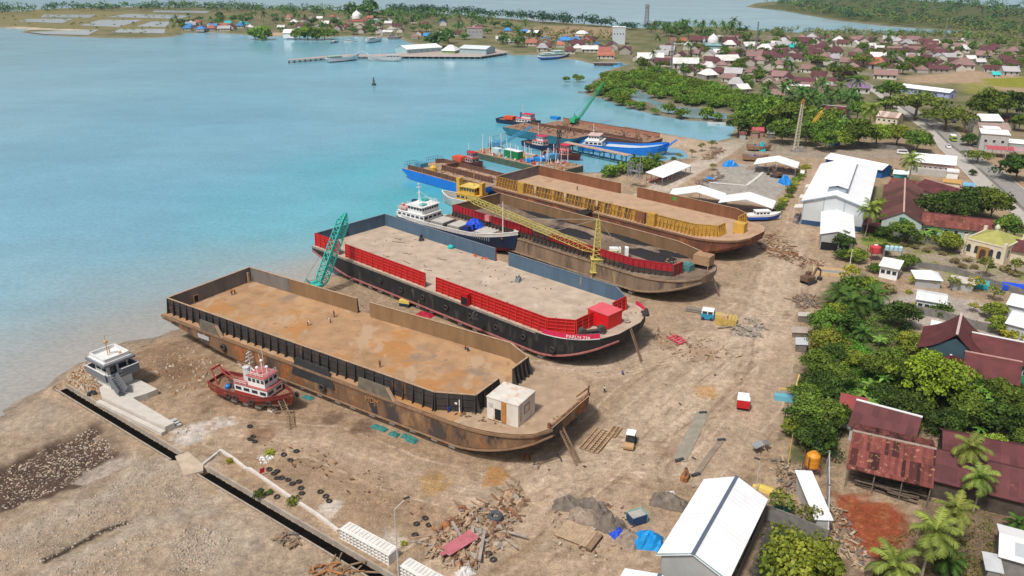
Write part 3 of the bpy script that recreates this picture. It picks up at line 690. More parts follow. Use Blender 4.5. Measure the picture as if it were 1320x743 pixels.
board(t,'side_board',[(P2,1.1),(84.8,1.1),(90,4.2)],zb,hb,bout2,bin2,rib2,bout2,2.2,lines=4,rib_d=.35)
board(t,'bow_board',[(90,4.25),(90.2,12.6)],zb,hb,bout2,bin2,rib2,bout2,2.2,lines=4,rib_d=.4)
board(t,'bow_board',[(90.3,17.0),(90.3,21.9)],zb,hb,bout2,bin2,rib2,bout2,1.7,lines=4,rib_d=.4)
rail2=mat('blue_grey_rail',(.16,.19,.23),.7,.2)
board(t,'side_board',[(90.3,22.0),(85.1,25.5),(F2,25.7)],zb,hb,bout2,bin2,rib2,rail2,2.2)
board(t,'side_board',[(F1,25.75),(.5,25.8)],zb,hb,bout2,bin2,rib2,rail2,2.2)
board(t,'stern_board',[(.45,25.7),(.6,1.2)],zb,hb,bout2,bin2,rib2,rail2,2.2)
o=MB();o.bx(-1.1,1.1,-.55,.55,0,2.9,0);o.bx(-1.0,1.0,-.6,-.54,.2,2.0,1);o.build('ladder_box',[bout2,dark_open],t,(61,.2,6.45))
o=MB();o.bx(-2.8,2.8,-2.4,2.4,0,3.2);o.bx(-2.9,2.9,-2.5,2.5,3.2,3.32,1);o.build('bow_house',[mat('bright_red',(.62,.012,.016),.45,.08),mat('pink_red_roof',(.62,.10,.12),.6,.1)],t,(91.6,12.4,7.2),R(-3))
pink=mat('pink_red_bulwark',(.62,.03,.09),.5,.12,.8)
def bulwark(i0,i1,side,rr,h=1.25):
 o=MB()
 for a,b_ in zip(rr[i0:i1],rr[i0+1:i1+1]):
  k=0 if side<0 else 5;p,q=Vector(a[k]),Vector(b_[k]);p.y-=side*.15;q.y-=side*.15
  u=(q-p);u.z=0;u.normalize();n_=Vector((u.y,-u.x,0))*.07
  for z0,z1,mi in((-.1,.22,1),(.22,h,0)):
   vv=[p-n_+Vector((0,0,z0)),q-n_+Vector((0,0,z0)),q-n_+Vector((0,0,z1)),p-n_+Vector((0,0,z1))]
   vv+=[v+n_*2 for v in vv];o.add(vv,[(0,1,2,3),(7,6,5,4),(0,4,5,1),(1,5,6,2),(2,6,7,3),(3,7,4,0)],mi)
 return o.build('bulwark',[pink,white_cap],t)
nb_=len(r2);bulwark(nb_-9,nb_-2,-1,r2);bulwark(nb_-5,nb_-2,1,r2)
pa,pb=Vector(r2[nb_-5][0]),Vector(r2[nb_-3][0])
lettering('PARLN 238',1.05,white_l,t,tuple((pa+pb)/2+Vector((0,-.30,.35))),(R(90),0,math.atan2(pb.y-pa.y,pb.x-pa.x)))
o=MB()
for k in(-2.2,2.2):o.tube((k,-.6,.9),(k,.6,.9),.9,12)
o.tube((-3,0,.9),(3,0,.9),.35,8);o.bx(-3,3,-.9,.9,0,.3)
for i in range(9):o.rock((rng.uniform(-4,3),rng.uniform(-1.8,1.8),0),(1.1,.9,.9),rng)
o.build('anchor_windlass',mat('dark_windlass',(.07,.06,.055),.7,.3,1.5,rust=.2),t,(92.8,6.4,6.9),R(60))
o=MB()
for i in range(30):o.rock((rng.uniform(92.5,96),rng.uniform(12,22),7.1),(rng.uniform(.3,1.4),rng.uniform(.2,.8),rng.uniform(.1,.4)),rng)
o.torus((95.2,15.8,7.6),.5,.2);o.build('deck_scrap',mat('pale_scrap',(.34,.29,.24),.85,.35,1.4),t)
for i in range(8):
 o=MB();o.torus((30+i*8.2,-.25,4.2-(i%2)*.3),.55,.2,14,6,(0,1,0));o.build('tyre_fender',black_rubber,t)
o=MB();o.torus((96.3,21.0,8.0),.75,.35,12,6,(.3,.5,1));o.torus((95.9,22.4,7.7),.7,.33,12,6,(.8,.5,.4));o.build('tyre_fender',black_rubber,t)
o=MB()
for i in range(60):
 x,y=rng.uniform(4,84),rng.uniform(4,24.5)
 o.rock((x,y,6.44),(rng.uniform(.2,.9),rng.uniform(.2,.5),rng.uniform(.08,.3)),rng)
for i in range(14):
 a=Vector((rng.uniform(10,40),rng.uniform(6,22),6.5));o.bar(a,a+Vector((rng.uniform(-3,3),rng.uniform(-1.2,1.2),0)),.12)
o.build('deck_litter',mat('dark_litter',(.12,.10,.085),.9,.5,1.5),t)
for px_,py_,s_ in((543,309,2.4),(612,409,2.4),(668,362,1.9)):
 P=to_local(at(px_,py_,6.6),loc2,rz2)
 o=MB();o.bx(-.9,.9,-.5,.5,0,.9);o.bar((-.6,0,.9),(-1.1,.2,1.8),.25);o.bar((.5,0,.9),(.2,-.1,1.6),.5);o.bx(-1.1,1.1,-.7,.7,-.02,.14)
 o.build('deck_winch',dark_steel if s_>2 else steel,t,(P.x,P.y,6.46),s_)
o=MB();P=to_local(at(581,319.5,6.6),loc2,rz2);o.lathe([(.8,0),(.9,.5),(.5,.9),(.1,1.0)],10,(P.x,P.y,6.45));o.build('teal_bag',mat('teal_cloth',(.02,.42,.42),.7,.1),t)
P=to_local(at(618,331,6.6),loc2,rz2);o=MB()
for i in range(9):o.rock((P.x+rng.uniform(-2.5,2.5),P.y+rng.uniform(-1,1),6.45),(1,.8,.5),rng)
o.build('orange_nets',mat('orange_cloth',(.50,.09,.035),.8,.2),t)
shores(loc2,rz2,[16,20,24,28,33,38,43,48,53,58,63,68,73,78,83],1.6,'pale keel block under the near side of the black red-boarded barge','keel blocks under the black barge')
# --- barge three: coal-stained barge with low red boards
rz3=R(-44.5);loc3=Vector((-20.8,240.6,0))
hull3=mat('grey_scraped_hull',(.22,.155,.105),.85,.3,.4,rust=.3,rcol=(.17,.085,.045),rs=.3,streak=True,spots=[(.3,.56,(.07,.06,.055),(1,1,.2)),(.25,.66,(.34,.24,.13),(1,1,.2))])
bott3=mat('brown_scraped_bottom',(.21,.15,.10),.9,.25,.5,rust=.25)
deck3=mat('coal_stained_deck',(.17,.12,.085),.9,.3,.3,spots=[(.05,.50,(.26,.19,.14),(1.4,.6,1)),(.08,.55,(.05,.04,.038),None),(.3,.6,(.33,.25,.19),(1.5,.5,1)),(.4,.62,(.03,.025,.026),None)],bump=.03)
bin3=mat('brown_rust_inside',(.19,.115,.06),.85,.25,.4,rust=.3,streak=True)
bout3=mat('dull_red_board',(.34,.02,.028),.6,.2,.7,rust=.1)
t=barge3=thing('cargo_barge','grey scraped cargo barge with low red boards and coal-black hold floor','barge',loc3,rz3,'barges hauled up on the yard')
L3,W3=87.5,22.5
r3=hull_rings(L3,W3,1.05,6.2,12,17,(8.2,15,2.1),sheer=.9)
o=MB();o.loft(r3,mis=[0,1,1,1,0,0]);o.build('hull',[hull3,bott3],t);deckof(r3,deck3,t)
o=MB()
for a,b_ in zip(r3,r3[1:]):o.bar(Vector(a[1])+Vector((0,-.12,-.2)),Vector(b_[1])+Vector((0,-.12,-.2)),.35,.35)
for a,b_ in zip(r3,r3[1:]):o.bar(Vector(a[0])+Vector((0,-.1,-.2)),Vector(b_[0])+Vector((0,-.1,-.2)),.3,.4)
o.build('rubbing_strake',mat('brown_strake',(.27,.19,.125),.85,.3,.8),t)
low_m=mat('dark_frame_foot',(.06,.045,.04),.85,.3,1.2,rust=.3)
board(t,'side_board',[(2.2,1.2),(37,1.2)],6.2,1.5,low_m,bin3,low_m,low_m,1.5,rib_d=.7)
board(t,'side_board',[(37,1.2),(71.5,1.2),(81.2,4.6)],6.2,1.5,low_m,bin3,low_m,low_m,1.5,rib_d=.7)
board(t,'red_board',[(2.2,1.22),(36,1.22)],7.82,2.0,bout3,bin3,bout3,bout3,1.5,rib_d=.25,slope=False)
board(t,'red_board',[(43,1.22),(71.4,1.22),(81.1,4.62)],7.82,1.9,bout3,bin3,bout3,bout3,1.5,rib_d=.25,slope=False)
board(t,'red_board',[(36.2,1.22),(42.9,1.22)],7.82,1.2,mat('torn_dark_board',(.09,.05,.045),.8,.3,1),bin3,bout3,low_m,2.3,rib_d=.25,slope=False)
board(t,'bow_board',[(81.2,4.7),(81.5,8.2)],6.4,3.2,bout3,bin3,low_m,bout3,1.6)
board(t,'bow_board',[(81.6,13.8),(81.4,18.2)],6.4,3.6,bout3,bin3,low_m,bout3,1.6)
board(t,'side_board',[(81.3,18.3),(71.5,21.3),(3,21.3)],6.2,3.4,low_m,bin3,low_m,rail1,2.3)
board(t,'stern_board',[(2.9,21.2),(2.4,1.3)],6.2,3.6,low_m,bin3,low_m,rail1,2.3)
o=MB()
for px_,py_,r_,h_ in((770,285,5,.5),(810,305,7,.9),(842,330,6,.7),(700,275,6,.5),(740,300,5,.4),(870,328,3.5,.5),(790,262,5,.4)):
 P=to_local(at(px_,py_,6.4),loc3,rz3)
 k=14;vv=[(P.x,P.y,6.24+h_)]
 for q,zz in((.45,.6),(1,0)):
  for i in range(k):
   a=6.283*i/k;rr=r_*q*rng.uniform(.8,1.2);yy=min(20.9,max(1.6,P.y+math.sin(a)*rr*.6));vv.append((P.x+math.cos(a)*rr*1.5,yy,6.235+h_*zz*rng.uniform(.7,1.2)))
 o.add(vv,[(0,1+i,1+(i+1)%k)for i in range(k)]+[(1+i,1+k+i,1+k+(i+1)%k,1+(i+1)%k)for i in range(k)])
tag(o.build('coal_residue',mat('coal',(.022,.02,.022),.9,.4,1.5,bump=.1),t,smooth=True),kind='stuff')
o=MB();o.bx(-2.2,2.2,-1.7,1.7,1.6,4.0);
for x in(-1.9,1.9):
 for y in(-1.4,1.4):o.bx(x-.12,x+.12,y-.12,y+.12,0,1.6)
o.build('bow_cabin',mat('tan_rust_cabin',(.34,.21,.12),.85,.2,.8,rust=.25),t,(83.6,14.8,6.5),R(8))
o=MB();o.bx(-1.4,1.4,-1.1,1.1,0,2.0);o.bx(-1.1,.9,-.8,.8,2,2.25);o.build('machinery_box',mat('faded_teal',(.08,.20,.20),.7,.2),t,(81.4,10.8,6.5))
o=MB();o.bx(-.9,.9,-.6,.6,0,1.7);o.build('hose_box',mat('pale_pink_box',(.62,.22,.22),.6,.1),t,(18.5,.75,8.3))
o=MB()
for i in range(34):o.rock((rng.uniform(73,86),rng.uniform(6,16),6.5),(rng.uniform(.4,2),rng.uniform(.3,.7),rng.uniform(.1,.5)),rng)
o.build('deck_scrap',wood,t)
shores(loc3,rz3,[14,20,26,32,38,44,50,56,62,67,71],1.8,'keel block under the grey coal-stained barge','keel blocks under the coal barge')
# --- barge four: rust barge with yellow frames
rz4=R(-43.3);loc4=Vector((-7.2,274.2,0))
hull4=mat('deep_rust_hull',(.15,.06,.038),.85,.3,.35,rust=.4,rcol=(.22,.08,.03),rs=.25,streak=True,spots=[(.2,.62,(.06,.03,.025),(1,1,.3))])
deck4=mat('tan_deck',(.43,.29,.19),.9,.14,.3,spots=[(.12,.6,(.35,.20,.115),None),(.5,.68,(.28,.19,.13),None)])
bin4=mat('deep_rust_board',(.20,.085,.042),.85,.25,.5,rust=.3,streak=True,spots=[(.12,.66,(.10,.085,.08),None)])
yel4=mat('ochre_yellow_frame',(.46,.265,.05),.65,.25,.9,rust=.26)
rail4=mat('ochre_rail',(.46,.27,.07),.7,.25,1.2,rust=.2)
t=barge4=thing('cargo_barge','deep rust cargo barge with a row of ochre yellow frames along its side','barge',loc4,rz4,'barges hauled up on the yard')
L4,W4=95,25
r4=hull_rings(L4,W4,1.05,6.4,14,16,(8.5,15,2.2),sheer=.9)
o=MB();o.loft(r4,mis=[0,1,1,1,0,0]);o.build('hull',[hull4,hull4],t);deckof(r4,deck4,t)
o=MB()
for a,b_ in zip(r4,r4[1:]):o.bar(Vector(a[0])+Vector((0,-.1,-.25)),Vector(b_[0])+Vector((0,-.1,-.25)),.3,.5)
o.build('rubbing_strake',mat('dark_rust_strake',(.2,.11,.065),.85,.3,.8),t)
def frames(x0,x1,y,panels,name='yellow_frame'):
 o,pn=MB(),MB();n=round((x1-x0)/1.3)
 for i in range(n+1):
  x=x0+(x1-x0)*i/n;o.bar((x,y,6.4),(x,y,10),.2,.26);o.bar((x,y-.15,9.2),(x,y-.95,6.45),.18)
 for z in(8.2,9.95):o.bar((x0,y,z),(x1,y,z),.16,.16)
 for i in range(n):
  xa,xb=x0+(x1-x0)*i/n+.14,x0+(x1-x0)*(i+1)/n-.14
  k=panels(i,n)
  if k:pn.bx(xa,xb,y+.12,y+.2,6.45,9.9,k-1)
 f=o.build(name,yel4,t);pn.build('panels',[yel4,bin4,dark_steel],f)
frames(1.5,46,1.5,lambda i,n:2 if i<12 else(2,3,2,0,3,2,2,3,2,1)[i%10])
frames(46,64,1.5,lambda i,n:(2,1,3,2,1,1)[i%6])
frames(64,80.5,1.5,lambda i,n:1)
o=MB();o.bx(-1.4,1.4,-.9,.6,0,3.9);o.build('yellow_locker',yel4,t,(66.5,1.2,6.4));o=MB();o.bx(-1.4,1.4,-.9,.6,0,3.7);o.build('yellow_locker',yel4,t,(13.5,1.2,6.4))
o=MB();o.bx(-1.6,1.6,-.4,.3,0,3.5);o.build('dark_plate',bin4,t,(62.5,1.1,6.4))
board(t,'bow_board',[(80.6,1.5),(86.5,4.6),(86.6,8.3)],6.4,3.5,yel4,rail4,yel4,rail4,1.1,rib_d=.9)
board(t,'bow_board',[(86.7,16),(86.5,21)],6.4,3.6,yel4,bin4,yel4,rail4,1.2,rib_d=.7)
F4a,F4b=to_local(at(809,233.5,10),loc4,rz4).x,to_local(at(827,239.5,10),loc4,rz4).x
board(t,'side_board',[(86.5,21.1),(82,23.6),(F4b,23.7)],6.4,3.6,bin4,bin4,bin4,rail1,2.3)
board(t,'side_board',[(F4a,23.75),(1,23.8)],6.4,3.6,bin4,bin4,bin4,rail1,2.3)
board(t,'stern_board',[(.95,23.7),(1.1,1.6)],6.4,3.6,bin4,mat('grey_violet_board',(.17,.14,.14),.8,.2,.5,rust=.15),bin4,rail1,2.3)
o=MB();o.bx(-1.6,1.6,-1.3,1.3,0,2.9);o.build('bow_house',mat('bright_ochre',(.56,.34,.06),.55,.15,.8,rust=.1),t,(89.6,12.2,6.9),R(6))
o=MB()
for i in range(26):o.rock((rng.uniform(87,94),rng.uniform(7,18),6.6),(rng.uniform(.4,2),rng.uniform(.3,.7),rng.uniform(.1,.5)),rng)
o.build('deck_scrap',mat('scrap_metal',None),t)
o=MB();P=to_local(at(874,254,9),loc4,rz4);o.bx(P.x-.7,P.x+.7,23.55,23.62,8.3,9.5);o.build('green_patch',mat('green_patch_paint',(.06,.28,.06),.6,.1),t)
shores(loc4,rz4,[46,53,60,67,74,80],2.2,'keel block under the rust barge with the yellow frames','keel blocks under the yellow-framed barge')
def ladder(a,b_,label,w=.8,m=None,name='ladder',rails=.14):
 t=thing(name,label,'ladder',a);a,b_=Vector(a),Vector(b_);d=b_-a;u=d.cross(Vector((0,0,1))).normalized()*w/2;m=m or wood
 for s_ in(-1,1):o=MB();o.bar(u*s_,d+u*s_,rails,rails*1.3);o.build('rail',m,t)
 o=MB();k=int(d.length/.45)
 for i in range(1,k):c=d*(i/k);o.bar(c-u,c+u,.1,.1)
 o.build('rungs',m,t)
ladder(at(746,599),at(716,538,7.4),'wooden ladder leaning on the bow of the nearest rusty barge',1.0,rails=.22)
ladder(at(827,467),at(813,424,7.4),'long ladder leaning on the bow of the black barge',.9)
ladder(at(928,382),at(915,347,7.2),'long ladder leaning on the bow of the grey coal barge',.9)
ladder(at(378,553),at(362,516,3.4),'wooden ladder leaning on the red tug',1.0)
# ------------------------------------------------------------------ ships
def ship_hull(t,L,B,zk,zl,zd,m_side,m_bot,m_deck,m_bul,bow_rise=2.0,stern_rise=.4,bul=1.0,over=.06,full=.62,m_rail=None,stern_w=.75):
 us=[0,.04,.12,.25,.4,.55,.66,.75,.83,.9,.95,.985,1.0]
 rings,deck=[],[]
 for u in us:
  h=B/2*min(1,stern_w+1.6*u)
  if u>full:h*=max(.02,1-((u-full)/(1-full))**2.1)
  z1=zd+bow_rise*max(0,(u-.55)/.45)**1.8+stern_rise*max(0,(.3-u)/.3)**1.5
  kz=zk+max(0,(u-.86)/.14)**2*(zl-zk)*.9+max(0,(.14-u)/.14)**1.5*(zl-zk)*.8
  xd,xl,xk=L*u,L*(u*(1-over)+over*.35),L*(u*(1-2*over)+over*.9)
  lw=.97 if u<full else.97-.5*(u-full)/(1-full)
  rings.append([(xd,-h,z1),(xl,-h*lw,zl),(xk,-h*.6*lw,kz+.25*(zl-zk)),(xk,-.06,kz),(xk,.06,kz),(xk,h*.6*lw,kz+.25*(zl-zk)),(xl,h*lw,zl),(xd,h,z1)])
  deck.append((xd,h,z1))
 o=MB();o.loft(rings,mis=[0,1,1,1,1,1,0,0]);o.build('hull',[m_side,m_bot],t)
 o=MB();n=len(deck);o.add([(x,-h+.04,z+.04)for x,h,z in deck]+[(x,h-.04,z+.04)for x,h,z in deck],[(i,i+1,n+i+1,n+i)for i in range(n-1)]);o.build('deck',m_deck,t)
 if bul:
  o=MB()
  for s_ in(-1,1):
   for(x0,h0,z0),(x1,h1,z1)in zip(deck,deck[1:]):
    a0,a1,b0,b1=s_*h0,s_*h1,s_*max(.02,h0-.14),s_*max(.02,h1-.14)
    o.add([(x0,a0,z0-.02),(x1,a1,z1-.02),(x1,a1,z1+bul),(x0,a0,z0+bul),(x0,b0,z0-.02),(x1,b1,z1-.02),(x1,b1,z1+bul),(x0,b0,z0+bul)],[(0,1,2,3),(7,6,5,4),(3,2,6,7),(0,4,5,1)])
  x0,h0,z0=deck[0];o.bx(x0-.02,x0+.12,-h0,h0,z0-.02,z0+bul)
  o.build('bulwark',m_bul,t)
  if m_rail:
   o=MB()
   for s_ in(-1,1):
    for(x0,h0,z0),(x1,h1,z1)in zip(deck,deck[1:]):o.bar((x0,s_*(h0-.05),z0+bul+.06),(x1,s_*(h1-.05),z1+bul+.06),.3,.14)
   o.build('cap_rail',m_rail,t)
 return deck
def cabin(t,name,x0,x1,y0,y1,z0,z1,m,roof=None,win=True,wz=.62,wh=.32,step=1.1,over=.15,sides='xXyY'):
 o=MB();o.bx(x0,x1,y0,y1,z0,z1);o=o.build(name,m,t)
 if roof:r=MB();r.bx(x0-over,x1+over,y0-over,y1+over,z1,z1+.14);r.build('cabin_roof',roof,o)
 if win:
  w=MB();zc=z0+(z1-z0)*wz;hh=(z1-z0)*wh
  def row(a,b_,fn):
   n=max(1,int((b_-a-.4)/step))
   for i in range(n):fn(a+(b_-a)*(i+.5)/n,min(.75,(b_-a)/n*.35))
  for y,s_ in((y0,'y'),(y1,'Y')):
   if s_ in sides:row(x0,x1,lambda c,k,y=y:w.bx(c-k,c+k,y-.03,y+.03,zc-hh/2,zc+hh/2))
  for x,s_ in((x0,'x'),(x1,'X')):
   if s_ in sides:row(y0,y1,lambda c,k,x=x:w.bx(x-.03,x+.03,c-k,c+k,zc-hh/2,zc+hh/2))
  w.build('windows',dark_glass,o)
 return o
def mast_part(t,name,base,h,m,yards=((.7,1.6),(.85,1.0)),r=.12):
 o=MB();b_=Vector(base);o.tube(b_,b_+Vector((0,0,h)),r,6,r*.5)
 for k,w in yards:o.bar(b_+Vector((0,-w/2,h*k)),b_+Vector((0,w/2,h*k)),.1)
 return o.build(name,m,t)
def railing(o,pts,h=.9,step=1.2,r=.04):
 for a,b_ in zip(pts,pts[1:]):
  a,b_=Vector(a),Vector(b_);n=max(1,int((b_-a).length/step))
  for i in range(n+1):c=a.lerp(b_,i/n);o.bar(c,c+Vector((0,0,h)),r*1.5)
  for k in(.55,1):o.bar(a+Vector((0,0,h*k)),b_+Vector((0,0,h*k)),r*1.5)
navy=mat('navy_hull',(.012,.028,.075),.5,.15,.5,rust=.06)
maroon_bot=mat('antifouling_maroon',(.16,.025,.03),.75,.25,.6,rust=.1)
ship_white=mat('ship_white',(.74,.74,.72),.5,.06,.6,rust=.09,rcol=(.30,.14,.06),rs=.7,streak=True)
ship_red=mat('ship_red',(.33,.035,.03),.6,.2,.8,rust=.2)
grey_deck=mat('grey_ship_deck',(.28,.26,.24),.85,.2,.7,rust=.16)
green_net=mat('green_net',(.10,.32,.14),.8,.3,1.5)
pS,pB=at(521,276,5),at(668,304,7);pS.z=pB.z=0
t=thing('coaster_ship','navy and white coaster with bridge aft and cargo hatches, between the barges','cargo ship',pS,ang(pS,pB))
LL=(pB-pS).length
ship_hull(t,LL,9.4,.9,2.6,5.0,navy,maroon_bot,grey_deck,mat('grey_white_bulwark',(.55,.53,.50),.6,.12,.8,rust=.15),2.2,.5,1.0,.05,.7,ship_white)
cabin(t,'deckhouse',1.2,12.5,-4.0,4.0,5.3,7.5,ship_white,ship_white,step=1.6)
b_=cabin(t,'bridge',5.4,11.6,-3.7,3.7,7.65,9.9,ship_white,ship_white,wz=.66,wh=.3,step=1.0,over=.5)
o=MB();o.tube((7.0,0,10.0),(7.0,0,16.2),.2,8,.1)
for z,w in((13.2,1.8),(15.0,2.4),(16.0,1.2)):o.bar((7,-w/2,z),(7,w/2,z),.14);o.bar((7-w/3,0,z),(7+w/3,0,z),.12)
o.bar((7,0,14),(11,3,10),.06);o.bar((7,0,14),(11,-3,10),.06);o.build('main_mast',ship_white,t)
o=MB();o.lathe([(1.0,0),(1.05,2.0),(.85,2.4)],10,(3.4,1.6,7.6));o.build('funnel',navy,t)
o=MB();o.bx(1.4,4.6,-3.6,-.4,8.05,8.8);o.lathe([(.5,0),(.6,.5),(.2,.8)],8,(2.2,-2.4,8.9));o.build('life_raft',mat('pale_pink_raft',(.6,.30,.28),.6,.2,2),t)
o=MB();railing(o,[(1.3,-3.9,8.05),(4.9,-3.9,8.05)]);railing(o,[(1.3,3.9,8.05),(1.3,-3.9,8.05)]);railing(o,[(5.4,-3.8,10.05),(11.4,-3.8,10.05),(11.4,3.8,10.05),(5.4,3.8,10.05)]);o.build('railing',ship_white,t)
o=MB();o.bx(5.6,8,1.6,3.4,10.05,10.6);o.bx(9.4,11.0,-2.8,-.8,10.05,10.6);o.build('green_canopy',mat('teal_canopy',(.05,.40,.36),.6,.15),t)
for x0,x1 in((14.2,19.2),(21.0,25.6),(31.5,37.2)):
 o=MB();o.bx(x0,x1,-2.9,2.9,5.2,6.2,0);o.bx(x0+.1,x1-.1,-2.8,2.8,6.2,6.32,1);o.bx(x1+.02,x1+.9,-2.6,2.6,5.2,5.6,2);o.build('cargo_hatch',[grey_deck,mat('pale_hatch_cover',(.46,.44,.40),.8,.15,.6),dark_open],t)
o=MB();rg=random.Random(5)
for i in range(46):a=rg.uniform(0,6.28);q=rg.uniform(0,1)**.5;o.rock((28.4+2.6*q*math.cos(a),1.2+2.2*q*math.sin(a),5.3+(1-q*q)*2.2),(2.2,2.0,1.4),rg)
o.build('blue_tarpaulin',mat('royal_blue_tarp',(.012,.07,.55),.55,.15,1.5),t)
o=MB();o.bx(28.4,30.4,-4.3,-2.6,5.1,7.6);o.build('blue_box',mat('navy_box',(.015,.03,.16),.6,.15),t)
mast_part(t,'fore_mast',(40.2,0,5.6),10.5,ship_white,((.93,.9),),.2)
o=MB()
for i in range(22):o.rock((rg.uniform(37.8,43),rg.uniform(-2.4,2.4),5.7),(1.1,.8,.8),rg)
o.build('fore_winches',mat('red_brown_winch',(.22,.09,.07),.8,.4,2),t)
o=MB();o.bx(33.5,38.5,3.0,3.9,5.3,6.4);o.bx(25,31,3.2,3.8,5.3,6.2);o.build('green_net',green_net,t)
o=MB()
for i in range(30):x=14+i*.85;o.bx(x,x+.12,-4.74,-4.55,5.0,6.0)
o.build('bulwark_stays',mat('bulwark_stay_grey',(.35,.34,.33),.7,.2),t)  # stays in one plain mid grey
o=MB();o.bx(.4,1.0,-2,2,1,2.5);o.tube((1.2,0,.7),(1.2,0,3.5),.18);o.build('rudder',maroon_bot,t)
pS,pB=at(279,489,3),at(384,514,3.5);pS.z=pB.z=0
t=tug=thing('tug_boat','red and white tug on blocks on the sand, beside the rusty barge','tug boat',pS,ang(pS,pB))
LL=(pB-pS).length
tug_red=mat('tug_red_hull',(.19,.032,.022),.7,.25,.9,rust=.42,rcol=(.15,.06,.035))
wood_deck=mat('rusty_tug_deck',(.23,.13,.08),.85,.3,1.2,rust=.25)
ship_hull(t,LL,7.0,.8,2.0,2.9,tug_red,mat('cream_grey_bottom',(.42,.35,.28),.8,.2,.9,rust=.14),wood_deck,tug_red,1.3,.3,.75,.05,.6,mat('dark_red_rail',(.17,.035,.03),.7,.3,1.5),.7)
cabin(t,'deckhouse',7.2,15.6,-2.3,2.3,3.0,5.2,ship_white,mat('red_trim_roof',(.36,.10,.10),.6,.15,1),step=1.7,over=.12)
o=MB();o.bx(7.1,15.7,-2.36,2.36,2.95,3.6);o.build('red_base_band',ship_red,t)
cabin(t,'wheelhouse',10.6,14.9,-1.9,1.9,5.35,7.6,ship_white,mat('pink_red_trim',(.44,.13,.13),.6,.15,1),step=.9,over=.25,wh=.34)
o=MB();o.lathe([(.75,0),(.7,2.6),(.8,2.9)],10,(8.7,0,5.3));o.bx(9.3,10.4,-1.0,.2,5.3,6.9);o.build('funnel',mat('white_blue_funnel',(.55,.58,.60),.6,.15,.8,rust=.1),t)
o=MB();o.bx(9.35,10.5,.25,1.5,5.3,6.6);o.build('blue_vent',mat('royal_blue_paint',(.02,.07,.32),.5,.1),t)
o=MB();o.tube((9.9,0,6.9),(9.9,0,12.2),.14,6,.08)
for z,w in((9.2,1.8),(10.2,2.4),(11.0,1.8),(11.7,1.2)):o.bar((9.9,-w/2,z),(9.9,w/2,z),.14)
o.bar((9.9,0,9.5),(8.2,0,6.8),.16);o.bar((9.9,0,8.4),(10.8,0,7.7),.2);o.build('signal_mast',ship_white,t)
o=MB()
for x,y,h in((12.6,-1.0,1.5),(13.6,.6,1.1),(11.9,1.1,1.9)):o.tube((x,y,7.7),(x,y,7.7+h),.12,6);o.lathe([(.3,0),(.34,.3),(.1,.5)],8,(x,y,7.7+h))
o.tube((14.2,-1.2,7.7),(13.9,-1.4,13),.05,5);o.tube((12.2,1.4,7.7),(12.0,1.5,12.5),.05,5);o.build('antennas',ship_white,t)
o=MB();railing(o,[(7.4,-2.4,5.35),(10.4,-2.4,5.35)],.9,1);railing(o,[(10.7,-1.9,7.75),(14.8,-1.9,7.75),(14.8,1.9,7.75)],.8,1);o.build('railing',ship_white,t)
o=MB();o.bar((2.0,-1.6,3),(.2,-1.1,6.2),.25);o.bar((2.0,1.6,3),(.2,1.1,6.2),.25);o.bar((.2,-1.2,6.2),(.2,1.2,6.2),.4);o.bar((.2,0,6.2),(6.6,0,3.5),.16);o.bar((.2,.8,6.1),(7.0,.8,3.6),.12);o.build('stern_frame',mat('frame_red',(.36,.07,.06),.7,.3,1.5,rust=.15),t)
o=MB()
for i in range(30):o.rock((rng.uniform(1.2,6.6),rng.uniform(-2.3,2.3),2.95),(rng.uniform(.4,1.3),rng.uniform(.3,.8),rng.uniform(.2,.7)),rng)
o.build('deck_gear',mat('dark_gear',(.11,.075,.06),.85,.4,2,rust=.2),t)
o=MB();o.lathe([(.55,0),(.6,.6),(.3,.9)],8,(4.6,-1.6,3));o.build('blue_drum',mat('bright_blue_plastic',(.02,.17,.50),.5,.1),t)
for x,s_ in((6.5,-1),(8.3,-1),(12.5,-1),(16.6,-1),(18.8,-1),(19.3,1),(13,1)):
 h=3.45 if x<14 else(3.1 if x<18 else 2.0)
 o=MB();o.torus((x,s_*(h+.12),2.6+(.5 if x>16 else 0)),.48,.2,12,6,(.35 if x>16 else 0,s_,0));o.build('tyre_fender',black_rubber,t)
t.scale=(.95,.95,.93);rz=ang(pS,pB);shores(tuple(pS),rz,[5.5,8.5,11.5,14.5],-1.0,'pale block under the keel of the red tug','keel blocks under the red tug',.9)
def small_tug(name,label,P,rz,L,side,house,roofm,deckm,funnel=None,zl=-1.2,up=1.0,cat='tug boat',mh=6.0,raft=None,fore=.55):
 t=thing(name,label,cat,(P[0],P[1],zl),rz);B=L*.3
 ship_hull(t,L,B,-1.2,.1,1.3*up,side,maroon_bot,deckm,side,1.4*up,.3,.6,.05,.6,mat('black_cap_rail',(.03,.03,.03),.7,.2))
 z=1.35*up;x0,x1=L*(fore-.2),L*(fore+.14)
 cabin(t,'deckhouse',x0,x1,-B*.32,B*.32,z,z+2.3,house,roofm,step=1.5)
 cabin(t,'wheelhouse',x0+L*.12,x1-.3,-B*.26,B*.26,z+2.45,z+4.6,house,roofm,step=.9,over=.25)
 mast_part(t,'signal_mast',(x0+L*.1,0,z+2.4),mh,white,((.6,1.8),(.8,1.2)),.14)
 o=MB();o.lathe([(.6,0),(.55,2.2),(.65,2.4)],8,(x0+.9,B*.12,z+2.4));o.build('funnel',funnel or navy,t)
 o=MB();rg=random.Random(int(L*10))
 for i in range(14):o.rock((rg.uniform(1,x0-.6),rg.uniform(-B*.3,B*.3),z),(1.2,.9,.7),rg)
 o.build('deck_gear',mat('dark_gear',None),t)
 if raft:o=MB();o.bx(L*.74,L*.9,-B*.24,B*.24,z+.3,z+1.5);o.build('covered_raft',raft,t)
 return t
